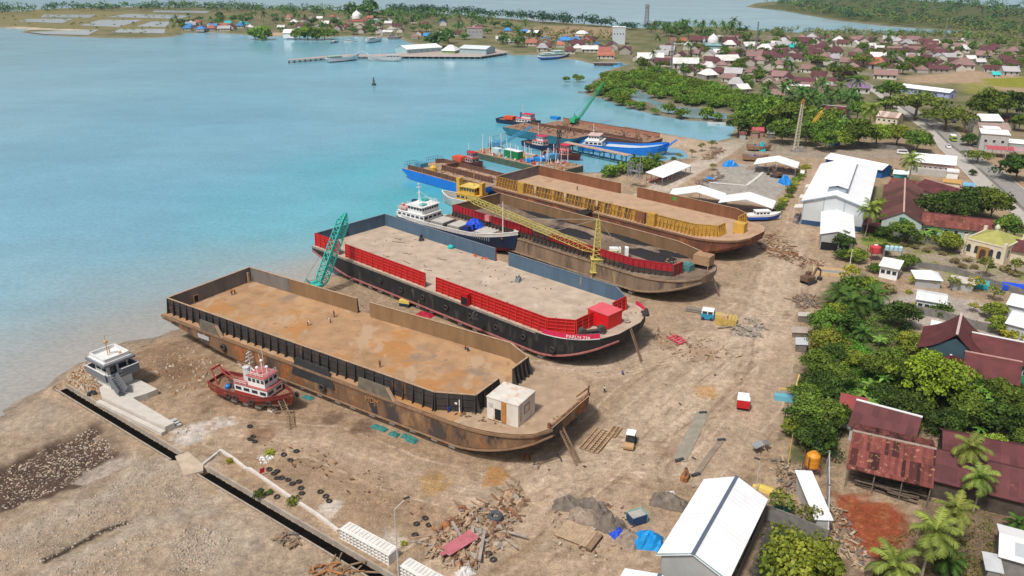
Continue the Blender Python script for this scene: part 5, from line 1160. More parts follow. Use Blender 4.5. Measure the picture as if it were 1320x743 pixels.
def gable_at(t,L,zr,W_,he,roofm,wallm,over=.6,cap=None,nwin=0,open_=False,hip=0,kind='gable',curve=0,ends=.4,post=None,th=.12,winm=dark_glass,door=True):
 Lr=L;hw=W_/2;sl=(zr-he)/hw
 wl=L/2-ends if not hip else L/2-ends
 o=MB()
 eo=hw+over;ez=zr-sl*eo
 if kind=='shed':
  zl,zh=he,zr
  k=(zh-zl)/W_
  o.add([(x,y,zl+k*(y+hw)+d)for d in(0,th)for x,y in((-L/2,-eo),(L/2,-eo),(L/2,eo),(-L/2,eo))],[(3,2,1,0),(4,5,6,7),(0,1,5,4),(1,2,6,5),(2,3,7,6),(3,0,4,7)])
 elif hip:
  rl=L/2-hip
  for d,flip in((th,False),(0,True)):
   vv=[(-L/2,-eo,ez+d),(L/2,-eo,ez+d),(L/2,eo,ez+d),(-L/2,eo,ez+d),(-rl,0,zr+d),(rl,0,zr+d)]
   ff=[(0,1,5,4),(1,2,5),(2,3,4,5),(3,0,4)]
   o.add(vv,[f[::-1]for f in ff]if flip else ff)
  n=len(o.v)-12;o.f+=[(n+6+i,n+6+(i+1)%4,n+(i+1)%4,n+i)for i in range(4)];o.m+=[0]*4
 else:
  K=5 if curve else 1
  pr=[(eo*q/K,zr-sl*eo*(q/K)+(-curve*math.sin(math.pi*q/K)))for q in range(K+1)]
  for s_ in(-1,1):
   for(y0,z0),(y1,z1)in zip(pr,pr[1:]):
    vv=[(x,s_*y,z+d)for d in(0,th)for x,y,z in((-L/2,y0,z0),(L/2,y0,z0),(L/2,y1,z1),(-L/2,y1,z1))]
    ff=[(0,1,2,3),(7,6,5,4),(0,4,5,1),(1,5,6,2),(2,6,7,3),(3,7,4,0)]
    o.add(vv,ff if s_>0 else[f[::-1]for f in ff])
 rf=o.build('roof',roofm,t)
 if cap is not None:
  o=MB()
  if hip:o.bar((-L/2+hip,0,zr+th+.03),(L/2-hip,0,zr+th+.03),.35,.12)
  elif kind=='gable':o.bar((-L/2-.02,0,zr+th+.02),(L/2+.02,0,zr+th+.02),.5,.14)
  o.build('ridge_cap',cap,rf)
 if open_:
  o=MB();n=max(2,round(L/4)+1)
  for i in range(n):
   x=-L/2+.3+(L-.6)*i/(n-1)
   for s_ in(-1,1):o.bx(x-.09,x+.09,s_*(hw-.1)-.09,s_*(hw-.1)+.09,0,he if kind!='shed'else(he if s_<0 else zr))
  o.build('posts',post or steel,t)
 else:
  o=MB()
  if kind=='shed':o.add([(x,y,z)for x in(-wl,wl)for y,z in((-hw,0),(hw,0),(hw,zr-.02),(-hw,he-.02))],[(0,1,2,3),(7,6,5,4),(0,4,5,1),(1,5,6,2),(2,6,7,3),(3,7,4,0)])
  elif hip:o.bx(-wl,wl,-hw,hw,0,he)
  else:o.add([(x,y,z)for x in(-wl,wl)for y,z in((-hw,0),(hw,0),(hw,he-.02-curve*.62),(0,zr-.02-curve*1.6),(-hw,he-.02-curve*.62))],[(0,1,2,3,4)[::-1],(5,6,7,8,9),(0,5,9,4)[::-1],(1,6,5,0)[::-1],(2,7,6,1)[::-1],(3,8,7,2)[::-1],(4,9,8,3)[::-1]])
  for i,f in enumerate(o.f):pass
  w=o.build('wall',wallm,t)
  if nwin:windows(t,L-1,W_,he,nwin,winm)
  if door:
   o=MB();o.bx(wl-.03,wl+.05,-.6,.6,0,2.1);o.build('door',timber_wall,t)
 return t
bl_cap=mat('slate_blue_cap',(.10,.125,.17),.5,.1)
t=gable('storage_shed','large white-roofed shed with slate blue ridge strip at the lower end of the yard','shed',(950,615),(893,716),7.0,8.6,5.0,white_roof,grey_wall,.7,bl_cap,door=False)
o=MB();L=20
for s_ in(-1,1):o.bar((10.0,s_*.1,7.0),(10.0,s_*4.95,4.82),.16,.25)
o.bx(9.66,9.72,3.2,4.3,0,4.4,0);o.build('gable_trim',mat('teal_grey_trim',(.16,.27,.29),.6,.1),t)
o=MB()
for y in(-4.28,4.28):o.bx(9.5,9.68,y-.1,y+.1,0,4.9)
o.build('corner_post',mat('teal_grey_trim',None),t)
t=gable('low_shed','smaller white-roofed shed in front of the big white shed with slate ridge strip','shed',(851,741),(838,766),4.6,9,3.6,white_roof,grey_wall,.4,bl_cap,door=False)
a,b_=at(984,655,2.5),at(945,742,2.5);a.z=b_.z=0
t=thing('timber_rack','open timber lean-to of poles and boards along the white shed wall','timber rack',(a+b_)/2,ang(a,b_));L=(b_-a).length+2
o=MB();rg=random.Random(12)
for i in range(9):x=-L/2+L*i/8;o.bx(x-.1,x+.1,-.1,.1,0,2.6);o.bx(x-.1,x+.1,-1.7,-1.5,0,2.9);o.bar((x,-1.6,2.9),(x,.2,2.5),.14)
o.build('rack_posts',grey_wood,t);o=MB()
for i in range(26):x=rg.uniform(-L/2,L/2-4);y=rg.uniform(-1.5,0);z=rg.choice((.5,1.2,1.9,2.7));o.bar((x,y,z+rg.uniform(0,.3)),(x+rg.uniform(3,6),y+rg.uniform(-.3,.3),z+rg.uniform(0,.3)),rg.uniform(.12,.3),.1)
o.build('stacked_boards',pale_timber,t)
o=MB();o.box((0,.25,1.0),(L,.12,1.9));o.build('back_panel',mat('weathered_plank',(.20,.17,.145),.9,.3,1.5),t)
rA,rB=(1096,204),(1077,252)
t=gable('works_hall','big white works hall with raised ridge monitor and pale grey gable','hall',rA,rB,11,18.6,8,white_roof,pale_wall,.8,None,door=False)
L=(at(*rA,11)-at(*rB,11)).length
o=MB()
mz=11.0
for s_ in(-1,1):
 vv=[(x,s_*y,z+d)for d in(0,.12)for x,y,z in((-L*.38,0,mz+1.7),(L*.40,0,mz+1.7),(L*.40,3.2,mz+1.0),(-L*.38,3.2,mz+1.0))]
 ff=[(0,1,2,3),(7,6,5,4),(0,4,5,1),(1,5,6,2),(2,6,7,3),(3,7,4,0)];o.add(vv,ff if s_>0 else[f[::-1]for f in ff])
m_=o.build('ridge_monitor',white_roof,t)
o=MB();o.bx(-L*.37,L*.39,-2.7,2.7,10.2,12.05);o.build('monitor_louvre',mat('blue_grey_louvre',(.30,.36,.42),.7,.1),m_)
o=MB();x=L/2-.4
for y in(-9.2,-3.1,3.1,9.2):o.bx(x-.05,x+.12,y-.12,y+.12,0,8 if abs(y)>5 else 9.9)
o.bar((x+.5,0,10.9),(x+.5,10.2,7.7),.2,.35);o.bar((x+.5,0,10.9),(x+.5,-10.2,7.7),.2,.35);o.build('steel_frame',mat('blue_grey_frame',(.28,.34,.38),.6,.1),t)
o=MB();o.bx(x-.02,x+.06,-9.2,9.2,0,1.6);o.bx(-L*.5,L/2-.4,-9.42,-9.3,0,1.4);o.build('blue_plinth',mat('navy_plinth',(.03,.07,.15),.7,.15),t)
for k in(.10,.33,.6):
 o=MB();xx=L*(.5-k)-2;o.add([(xx-2.2,-9.3,4.4),(xx+2.2,-9.3,4.4),(xx+2.2,-12.6,3.9),(xx-2.2,-12.6,3.9),(xx-2.2,-9.3,4.25),(xx+2.2,-9.3,4.25),(xx+2.2,-12.6,3.75),(xx-2.2,-12.6,3.75)],[(3,2,1,0),(4,5,6,7),(0,1,5,4),(1,2,6,5),(2,3,7,6),(3,0,4,7)])
 for dx in(-2,2):o.bx(xx+dx-.07,xx+dx+.07,-12.5,-12.36,0,3.8)
 o.build('awning',mat('awning_white',(.68,.66,.62),.6,.1),t)
o=MB()
for i in range(9):o.bx(L/2-7+i*.8,L/2-6.8+i*.8,-10.4,-10.2,0,2.2)
for i in range(14):o.rock((L/2-rg.uniform(0,8),-rg.uniform(9.8,12),0),(1,.8,.9),rg)
o.build('stored_drums',mat('rusty_blue_gear',(.12,.12,.14),.8,.4,2,rust=.3),t)
t=gable('annex_shed','white-roofed annex in front of the big works hall, grey clapboard end','shed',(1080,269),(1080.5,299),6.2,8.8,5.0,white_roof,grey_wall,.5,None,door=False)
o=MB();L=(at(1080,269,6.2)-at(1080.5,299,6.2)).length;o.bx(L/2-.38,L/2-.3,-4.2,.5,.1,2.5,0);o.bx(L/2-.36,L/2-.26,.9,3.6,.8,2.4,0);o.build('shed_opening',dark_open,t)
t=gable('depot_shed','long low depot with white roof and blue front behind the works hall','shed',(1071,197.5),(1146,212.5),5.2,7,3.8,white_roof,mat('strong_blue_wall',(.02,.12,.34),.7,.12),.9,None,door=False)
t=gable('office_building','white-roofed office with a row of arched windows beside the road','office',(1177,197),(1234,202),7.2,9.5,5.0,white_roof,mat('rose_brown_wall',(.36,.22,.19),.8,.15),.8,None,nwin=8,door=False)
o=MB();o.bx(-9,9,-7.6,-4.7,0,2.6);o.build('lower_terrace',mat('grey_terrace',(.42,.40,.38),.85,.12),t);o=MB();o.bx(5,9.4,-9.4,-4.8,2.6,3.2);o.bx(5.2,9.2,-9,-5,0,2.6);o.build('porch',white_cap,t)
gable('market_stall','ochre-roofed stall beside the office by the road','stall',(1216,230.5),(1240,233),3.2,5,2.6,mat('ochre_roof',(.48,.28,.09),.7,.15,corr=.6),cream_wall,.4,None,door=False)
gable('market_stall','light blue roofed stall at the roadside junction','stall',(1241,235),(1257,236.5),3.2,5,2.6,mat('sky_blue_roof',(.16,.36,.52),.7,.15,corr=.6),pale_wall,.4,None,door=False)
gable('side_shed','small white-roofed shed with teal corner between works hall and office','shed',(1152,219),(1172,221),3.6,6,2.8,white_roof,mat('teal_wall',(.05,.28,.30),.7,.1),.4,None,door=False)
gable('workers_house','long rusty red roofed row behind the maroon cross hall','house',(1150,229),(1196,236),5,7,3.6,rust_roof,cream_wall,.6,None)
gable('workers_house','maroon-roofed row with pale ridge marks behind the dark grove','house',(1193,231),(1242,245),6,11,3.8,maroon_roof,cream_wall,.6,mat('dusty_pink_cap',(.45,.25,.22),.7,.2))
t=gable('village_hall','maroon hall with pale ridge line and small green gable window, beside the works hall','hall',(1166.8,230),(1165,274),7.2,11.5,4.2,mat('worn_maroon_roof',(.125,.05,.042),.7,.2,.3,corr=.8,sheet=(6,8,.3),rust=.18,rcol=(.26,.15,.10)),mat('pale_mint_wall',(.42,.50,.46),.8,.1),.8,mat('pale_pink_cap',(.52,.34,.28),.7,.15),nwin=5)
L=(at(1166.8,230,7.2)-at(1165,274,7.2)).length
o=MB();o.bx(L/2-.42,L/2-.3,-.8,.8,4.2,5.4);o.build('gable_window',mat('deep_green_frame',(.02,.16,.10),.6,.1),t)
o=MB();o.bx(L/2-5,L/2+4,-11,-5.8,2.6,2.75);o.bx(L/2-4.5,L/2+3.5,-10.4,-6,0,2.6);o.build('side_wing',maroon_roof,t)
gable('long_house','long rust-streaked red roofed house in front of the dark grove','house',(1189,273.5),(1283,284),6.2,9,3.9,rust_roof,mat('mint_wall',(.38,.50,.45),.8,.1),.8,maroon_roof,nwin=7)
gable('long_house','maroon-roofed house behind the cream prayer house, by the road','house',(1272,300),(1335,314),5.4,8,3.6,maroon_roof,cream_wall,.7,None)
c0,c1,c2=at(1240.5,328),at(1291,341),at(1313,328)
rz=ang(c0,c1);wl,dp=(c1-c0).length,13.0
t=thing('prayer_house','cream prayer house with arched windows and green-yellow hipped roof','prayer house',c0,rz)
o=MB();o.bx(0,wl,0,dp,0,4.8);o.bx(-.15,wl+.15,-.15,dp+.15,4.8,5.1)
for x in(0,wl):
 for y in(0,dp):o.bx(x-.45,x+.45,y-.45,y+.45,0,6.2)
o.build('wall',cream_wall,t)
o=MB();cx_,cy_=wl/2,dp/2;o.add([(.3,.3,5.12),(wl-.3,.3,5.12),(wl-.3,dp-.3,5.12),(.3,dp-.3,5.12),(cx_,cy_,7.6)],[(0,1,4),(1,2,4),(2,3,4),(3,0,4)])
rf=o.build('roof',mat('green_yellow_roof',(.34,.33,.10),.7,.12,.5,corr=.5),t)
o=MB();o.lathe([(.6,7.0),(.6,8.0),(.75,8.05),(.7,8.5),(.4,9.0),(.1,9.3)],10,(cx_,cy_,0));o.tube((cx_,cy_,9.2),(cx_,cy_,9.9),.06);o.build('dome',mat('cream_green_dome',(.48,.50,.36),.7,.1),rf)
def arch(mb,x,y,z,w,h,dx=(1,0),n_=(0,-1),mi=0,d=.05):
 q=[(-w/2,0),(w/2,0)]+[(w/2*math.cos(a),h-w/2+w*.6*math.sin(a))for a in[math.pi*k/6 for k in range(7)]]
 mb.add([(x+dx[0]*u+n_[0]*s_,y+dx[1]*u+n_[1]*s_,z+v)for s_ in(d,-.02)for u,v in q],[tuple(range(9)),tuple(range(17,8,-1))]+[(i,9+i,9+(i+1)%9,(i+1)%9)for i in range(9)],mi)
for x in(wl*.12,wl*.32,wl*.69,wl*.88):o=MB();arch(o,x,0,1.3,1.1,2.2);o.build('window',dark_glass,t)
o=MB();o.bx(wl*.5-1.5,wl*.5+1.5,-.35,.1,0,3.8);d_=o.build('door_surround',mat('brown_ochre_trim',(.33,.19,.06),.7,.15),t);o=MB();arch(o,wl*.5,-.37,0,1.7,3.0);o.build('door',mat('brown_dark_door',(.07,.04,.03),.7,.1),d_)
for y in(dp*.25,dp*.55,dp*.8):o=MB();arch(o,wl,y,1.3,1.1,2.2,(0,1),(1,0));o.build('window',dark_glass,t)
o=MB();o.bx(wl,wl+2.6,dp*.78,dp,0,4.2);o.build('side_porch',cream_wall,t)
gable('garden_pavilion','white hip-roofed pavilion by the park trees, nearest the prayer house','pavilion',(1178,347.5),(1214,350.5),4.0,5.4,2.8,white,grey_wall,.6,None,hip=2.6,door=False)
t=gable('guard_house','small white two-tier house with white flat canopy beside the red water tank','house',(1136,336),(1163,341),4.2,4.2,3.6,white,white,.7,None,kind='shed',nwin=3)
gable('park_shelter','white corrugated shelter on the sandy park ground','shelter',(1182,376),(1222,382.5),3.9,6.6,3.2,mat('grey_white_roof',(.66,.67,.66),.55,.1,.5,corr=.9,sheet=(1.0,7,.05)),mat('pale_green_wall',(.45,.50,.46),.8,.1),.4,None,nwin=4)
gable('park_stall','grey stall with pale canopy at the park edge beside the cyan tarpaulin','stall',(1226,355),(1259,360),3.2,4,2.4,mat('dusty_canopy',(.46,.42,.38),.8,.15),grey_wall,.4,None,door=False)
for lab,(x,y),s_,m_ in(('cyan tarpaulin shelter at the park edge',(1262,371),(4,3,2.2),mat('cyan_tarp',(.02,.42,.50),.5,.1)),('royal blue tarpaulin shelter at the park edge',(1304,374),(5,3.2,2),mat('royal_blue_tarp',None))):
 t=thing('tarpaulin_shelter',lab,'shelter',at(x,y),R(-25));o=MB();a_,b2,h=s_[0]/2,s_[1]/2,s_[2]
 o.add([(-a_,-b2,h*.7),(a_,-b2,h*.7),(a_,0,h),(-a_,0,h),(a_,b2,h*.7),(-a_,b2,h*.7),(-a_,-b2,h*.1),(a_,-b2,h*.1)],[(0,1,2,3),(3,2,4,5),(6,7,1,0)]);o.build('tarpaulin',m_,t)
 o=MB();[o.tube((x_,y_,0),(x_,y_,h*.7),.06)for x_ in(-a_,a_)for y_ in(-b2,b2)];o.build('poles',steel,t)
gable('white_house','white-roofed house at the right edge of the park, farther one','house',(1304,379),(1335,386),4.6,8,3.4,white_roof,pale_wall,.5,None)
gable('white_house','grey-white roofed house at the right edge of the park, nearer one above the maroon compound','house',(1305,401),(1345,411),5.0,9,3.6,mat('grey_white_roof',None),mat('lilac_wall',(.50,.50,.56),.8,.1),.5,None)
comp_wall=mat('dark_green_wall',(.03,.13,.09),.75,.15)
t=gable('meeting_hall','maroon hall with tall swept gable roof and blue-green gable front','hall',(1239.4,405),(1233.5,432),9.0,11.5,5.0,maroon_tile,mat('slate_blue_wall',(.045,.085,.11),.75,.15),.9,mat('pinkish_white_cap',(.52,.40,.38),.7,.1),curve=.7,nwin=3)
gable('compound_wing','long maroon wing with white ridge and green wall, behind its parallel twin','house',(1253,429),(1340,446),7.2,9,4.6,maroon_tile,mat('leaf_green_wall',(.03,.24,.11),.75,.12),.8,white_cap,nwin=6)
gable('compound_wing','maroon wing with scalloped ridge and pale wall, nearest the banana plants','house',(1244,453.5),(1318,467.5),6.2,8.4,3.8,maroon_tile,mat('pale_green_grey_wall',(.40,.44,.42),.8,.1),.9,mat('dusty_pink_cap',None),nwin=5,winm=dark_open)
gable('porch_house','small maroon hip-roofed porch with one white hip strip','house',(1212,453),(1240,464),5.0,6.5,3.6,maroon_tile,comp_wall,.6,white_cap,hip=2.5)
t=thing('green_hut','white and green hut tucked beside the swept maroon hall','hut',at(1208,436),R(-30));o=MB();o.bx(-1.7,1.7,-1.4,1.4,0,1.6,0);o.bx(-1.7,1.7,-1.4,1.4,1.6,3.4,1);o.build('wall',[mat('leaf_green_wall',None),white],t);o=MB();o.bx(-1.9,1.9,-1.6,1.6,3.4,3.55);o.build('roof',white,t);o=MB();o.bx(-.5,.5,-1.46,-1.38,.2,2.1);o.build('door',grey_wood,t)
gable('red_house','maroon-roofed house with white ridge beam behind the rusty workshop','house',(1104,516),(1189,538.5),6.0,9,3.6,maroon_roof,mat('pale_grey_plaster',(.50,.52,.53),.8,.1),.7,white_cap,nwin=4)
gable('red_house','narrow dark red roof with pale roof tiles at its end, in the gardens','house',(1084,507),(1120,514.5),5.4,6,3.6,mat('bright_maroon_roof',(.24,.045,.045),.65,.15,.4,corr=.8),pale_wall,.5,None)
gable('red_house','maroon-roofed house half hidden under the big mango tree and palms','house',(1215,556),(1325,577),5.4,8,3.6,maroon_roof,timber_wall,.7,None)
t=gable('open_workshop','open timber workshop with rust-striped red roof beside the red soil','workshop',(1099,556),(1207,580),6.5,14.5,3.9,mat('striped_rust_roof',(.125,.034,.028),.75,.25,.5,corr=1.1,sheet=(.55,3.4,.75),rust=.34,rcol=(.24,.13,.075),rs=1.3),timber_wall,.3,mat('lichen_grey_cap',(.34,.26,.21),.85,.35,2),open_=True,post=grey_wood)
L=(at(1099,556,6.5)-at(1207,580,6.5)).length
o=MB();o.bx(-L/2+.5,L/2-.5,1.0,1.2,0,4.6);o.build('back_wall',timber_wall,t)
tk=thing('timber_stack','dark stack of sawn boards under the front of the rusty workshop roof','timber',t.location.copy(),t.rotation_euler.z)
o=MB()
for i in range(60):x=rg.uniform(-L/2+1,L/2-5);y=rg.uniform(-7.2,-3);o.bar((x,y,.15+(i%6)*.22),(x+rg.uniform(3,5),y+rg.uniform(-.5,.5),.15+(i%6)*.22),.3,.12)
o.build('boards',mat('brown_grey_boards',(.13,.10,.075),.9,.4,1.5),tk)
gable('red_house','long plain maroon roof running on from the rusty workshop to the right edge','house',(1203,579),(1340,611),6.0,9.5,3.6,maroon_roof,timber_wall,.6,None)
tb=thing('timber_stack','bright split boards stacked under the long plain maroon roof','timber',at(1285,652),R(-27));o=MB()
for i in range(40):x=rg.uniform(-6,2);y=rg.uniform(-1.6,1.6);o.bar((x,y,.12+(i%4)*.2),(x+rg.uniform(2,4),y,.12+(i%4)*.2),.3,.12)
o.build('boards',pale_timber,tb)
gable('covered_passage','narrow white sheet-roofed passage beside the orange water tank','shed',(1037,636),(1060,637),3.4,11.5,3.0,white_roof,concrete,.2,None,kind='shed',door=False)
t=gable('small_house','small grey house with white skylit roof at the lower right corner','house',(1288,688),(1340,702),4.2,7,3.2,white,mat('raw_block_wall',(.22,.21,.20),.9,.2,1),.5,None)
o=MB();o.add([(-.5,-3.2,3.45),(2.6,-3.2,3.45),(2.6,-.9,4.15),(-.5,-.9,4.15),(-.5,-3.2,3.4),(2.6,-3.2,3.4),(2.6,-.9,4.1),(-.5,-.9,4.1)],[(0,1,2,3),(7,6,5,4),(0,4,5,1),(1,5,6,2),(2,6,7,3),(3,7,4,0)]);o.build('skylight',mat('grey_skylight',(.42,.45,.47),.4,.05),t)
gable('outhouse','tiny grey sheet-roofed outhouse below the white skylit house','outhouse',(1268,722),(1292,727),2.6,3.2,2.3,mat('grey_sheet',(.48,.50,.51),.5,.1),mat('raw_block_wall',None),.2,None,kind='shed')
def wall_line(name,label,pts,h,th,m,cat='wall',cap=None):
 p=W(pts);t=thing(name,label,cat,(*p[0],0));o=MB();q=[Vector((a[0]-p[0][0],a[1]-p[0][1],0))for a in p]
 for a,b_ in zip(q,q[1:]):o.bar(a+Vector((0,0,h/2)),b_+Vector((0,0,h/2)),th,h)
 o.build('wall_panel',m,t);o=MB()
 for a,b_ in zip(q,q[1:]):
  n=max(1,int((b_-a).length/3.5))
  for i in range(n+1):c=a.lerp(b_,i/n);o.box((c.x,c.y,h/2+.06),(th+.12,th+.12,h+.12),ang(a,b_))
 o.build('pillars',cap or m,t);return t
wall_line('boundary_wall','grey block wall bending round the dark wet plot beside the white shed',[(984,668),(1030,686),(1064,702),(1066,690)],2.6,.2,mat('grey_block_wall',(.19,.18,.165),.9,.25,.8,bump=.03))
wall_line('boundary_wall','thin tall concrete wall between the white passage and the red soil',[(1066,600),(1066,645),(1064,702)],2.8,.18,concrete)
wall_line('boundary_wall','grey wall behind the park shelters and the prayer house garden',[(1165,342),(1228,352),(1330,386)],1.8,.2,mat('grey_block_wall',None))
wall_line('boundary_wall','grey wall below the park, above the swept maroon hall',[(1176,404),(1215,412),(1256,425),(1320,437)],2.2,.2,mat('grey_block_wall',None))
wall_line('boundary_wall','dark wall between the village hall gardens and the grass plot',[(1112,300),(1150,304),(1190,312),(1215,318)],1.8,.2,mat('grey_block_wall',None))
wall_line('boundary_wall','dark wall along the roadside garden trees, beyond the yard lane',[(1085,185),(1130,191),(1200,199)],2.0,.2,mat('grey_block_wall',None))
tent_roof=mat('tent_white',(.80,.80,.80),.5,.04)
def tent(label,r0,r1,zr,W_,he,**k):return gable('open_shed',label,'open shed',r0,r1,zr,W_,he,tent_roof,None,.5,None,open_=True,**k)
tent('white open shed with shallow gable roof beyond the grey gravel, farthest of the three',(1004,201),(1000,208.5),5.6,16,3.7)
tent('white open shed with shallow gable roof beside the rust barge',(902,239),(897.5,248),5.6,18,3.5)
tent('white open shed with shallow gable roof beside the blue and white launch',(967,248),(961.5,257.5),5.6,17,3.5)
gable('open_shed','flat white single-slope open shed near the rust barge and the dock trees','open shed',(843.5,224.5),(881,209),4.6,7,3.6,white_roof,None,.3,None,open_=True,kind='shed')
ctl_g=mat('tower_grey',(.17,.18,.20),.75,.1,.6);ctl_w=mat('tower_white',(.66,.66,.65),.7,.06,.6)
plat=mat('pale_platform',(.52,.48,.43),.88,.12,.6)
P=[(130.5,511),(212.5,550.6),(224.7,545),(171,513),(190,507),(203,501.6),(180.4,490),(150,486),(128,500)]
wp=[tuple(at(x,y,1.3))[:2]for x,y in P];c0=Vector((*wp[0],0))
t=thing('concrete_platform','pale concrete platform with a long arm and steps carrying the grey control house','platform',c0)
o=MB();o.poly([(x-c0.x,y-c0.y)for x,y in wp],-.3,1.3);o.build('deck_slab',plat,t)
o=MB();a=at(218,548,0)-c0
for i in range(3):o.box((a.x+.5+i*.45,a.y-.35-i*.3,(1.0-i*.32)/2),(.9,2.6,1.0-i*.32),R(-36))
o.build('steps',concrete,t)
o=MB();q=[Vector((*p,0))-c0 for p in wp];o.bar(q[0]+Vector((-.5,-.6,.35)),q[1]+Vector((-.1,-.7,.35)),.9,.7);o.build('ledge',plat,t)
c0=at(152,503,0);rz=R(-36);t=thing('control_house','grey and white two-storey control house with mast on the concrete platform','control house',(c0.x-.6,c0.y+1.2,1.3),rz)
o=MB();o.bx(-2.6,2.4,-2.4,2.2,0,2.9);o.build('ground_storey',ctl_w,t)
o=MB();o.bx(-3.8,3.5,-3.5,3.4,2.3,2.75);o.build('gallery_floor',ctl_g,t)
o=MB()
for a,b_ in(((-3.8,-3.5),(3.5,-3.5)),((-3.8,-3.5),(-3.8,3.4)),((3.5,-.2),(3.5,3.4)),((-3.8,3.4),(3.5,3.4))):o.bar((*a,3.2),(*b_,3.2),.16,1.6)
pp=o.build('gallery_parapet',ctl_g,t);o=MB()
for a,b_ in(((-3.8,-3.5),(3.5,-3.5)),((-3.8,-3.5),(-3.8,3.4)),((3.5,-.2),(3.5,3.4)),((-3.8,3.4),(3.5,3.4))):o.bar((*a,4.03),(*b_,4.03),.26,.07)
o.build('coping',ctl_w,pp)
o=MB();o.bx(-2.5,2.0,-2.3,2.1,2.75,5.3);o.build('upper_storey',ctl_w,t)
for x0,x1,y0,y1,z0,z1 in((-1.9,-.5,-2.36,-2.28,3.6,4.9),(.2,1.6,-2.36,-2.28,3.6,4.9),(1.96,2.06,-1.7,-.4,2.8,4.9),(1.96,2.06,.1,1.7,3.6,4.9),(-2.56,-2.48,-1.6,1.6,3.7,4.8)):
 o=MB();o.bx(x0,x1,y0,y1,z0,z1);o.build('window',dark_glass,t)
o=MB();o.bx(-3.7,3.3,-3.4,3.2,5.3,5.75,0);o.bx(-3.3,2.9,-3.0,2.8,5.75,6.0,1);o.build('roof_slab',[ctl_g,ctl_w],t)
o=MB()
for a,b_ in(((-2.9,-2.6),(2.5,-2.6)),((2.5,-2.6),(2.5,2.4)),((2.5,2.4),(-2.9,2.4)),((-2.9,2.4),(-2.9,-2.6))):o.bar((*a,6.35),(*b_,6.35),.3,.75)
o.build('roof_parapet',ctl_w,t)
o=MB();o.tube((-.3,-.4,6),(-.3,-.4,10.4),.09,6);o.bar((-.9,-.4,9.3),(.3,-.4,9.3),.12);o.bar((-.3,-.9,9.0),(-.3,.1,9.0),.12);o.box((-.3,-.4,8.9),(.7,.7,.25));o.tube((-.9,.3,6),(-.9,.3,7.6),.12);o.lathe([(.35,6),(.35,6.7)],8,(1.4,1.2,0));o.build('mast',mat('tan_mast',(.52,.34,.17),.7,.2),t)
o=MB()
for i in range(9):o.box((3.7+i*.32,-2.2,2.45-i*.28),(.34,1.6,.12));
o.bar((3.55,-1.4,3.4),(6.5,-1.4,.9),.16,1.5);o.bar((3.55,-3.1,3.4),(6.5,-3.1,.9),.16,1.5);o.build('stairs',ctl_g,t)
def box_house(label,px0,rz,size,m,roofm,name='town_house',cat='house',nwin=3,extra=None):
 t=thing(name,label,cat,at(*px0),rz);o=MB();o.bx(-size[0]/2,size[0]/2,-size[1]/2,size[1]/2,0,size[2]);o.build('wall',m,t)
 o=MB();o.bx(-size[0]/2-.4,size[0]/2+.4,-size[1]/2-.4,size[1]/2+.4,size[2],size[2]+.3);o.build('roof',roofm,t)
 if nwin:windows(t,size[0]-1,size[1],size[2],nwin,zz=.62,ww=1.2,hh=1.2)
 return t
box_house('tall grey concrete shophouse with white roof terrace at the road',(1277,193),R(-25),(11,12,8),concrete,white,'shophouse','shophouse')
box_house('narrow mint green shophouse wall beside the grey concrete shophouse',(1264,190),R(-25),(2.5,12,7),mat('mint_green_wall',(.25,.58,.46),.7,.08),white,'shophouse','shophouse',0)
gable('shophouse','white-roofed block with grey front at the top of the roadside cluster','shophouse',(1258,147),(1287,147.5),9,13,7,white_roof,grey_wall,.8,None,nwin=4)  # walls plain grey on every side
gable('shophouse','brown-roofed block with small white roof plates, between two white roofs','shophouse',(1260,158),(1300,160),8.5,14,6.5,mat('pink_brown_roof',(.33,.23,.2),.8,.2,corr=.8),cream_wall,.5,None)
for lab,a_,b2,z,w in(('white roof plate on the brown-roofed roadside block',(1266,163),(1288,164),8.9,7),('lower white canopy in front of the brown-roofed roadside block',(1273,172),(1290,173),6.5,6)):gable('roof_canopy',lab,'canopy',a_,b2,z,w,z-.4,white_roof,None,.2,None,open_=True,post=steel)
gable('shophouse','maroon-roofed house right of the white block in the roadside cluster','shophouse',(1288,149),(1312,152),6,9,4.5,maroon_roof,cream_wall,.5,None)
gable('shop_canopy','pinkish red shop canopy on posts at the road','canopy',(1271,187.5),(1307,190),4.6,8,3.8,mat('pink_red_sheet',(.42,.085,.10),.6,.12,corr=.8),None,.3,None,open_=True)
gable('shop_canopy','white shop roof behind the pinkish red canopy','canopy',(1300,179),(1335,182),5,9,4,white_roof,grey_wall,.3,None)
gable('shop_canopy','dusty pink shop roof at the right edge beside the pinkish red canopy','canopy',(1307,190),(1340,193),4.6,8,3.8,mat('dusty_pink_sheet',(.40,.26,.27),.7,.15,corr=.8),None,.3,None,open_=True)
gable('long_hall','long low white-roofed hall with lilac wall by the brown field','hall',(1165,108),(1230,116),5.2,8,3.8,white_roof,mat('lilac_blue_wall',(.34,.38,.60),.7,.1),.8,None,nwin=6)
gable('garden_house','house with white and rust striped roof among the roadside trees','house',(1134,143),(1163,146),6,11,4.2,mat('white_rust_striped_roof',(.50,.40,.34),.7,.2,1,corr=2.0,sheet=(2.0,9,.35),rust=.30,rcol=(.26,.09,.05)),cream_wall,.6,None,nwin=4)
gable('garden_house','long maroon house with white ridge at the edge of the mangrove trees','house',(1056,135),(1096,138.5),6.5,11,4.2,maroon_roof,mat('mint_wall',None),.8,white_cap,nwin=4)
gable('yard_hut','rust and pink roofed hut at the end of the yard lane','hut',(967,164),(985,164.5),4.4,5,3.2,mat('pink_red_sheet',None),mat('rose_brown_wall',None),.5,None)
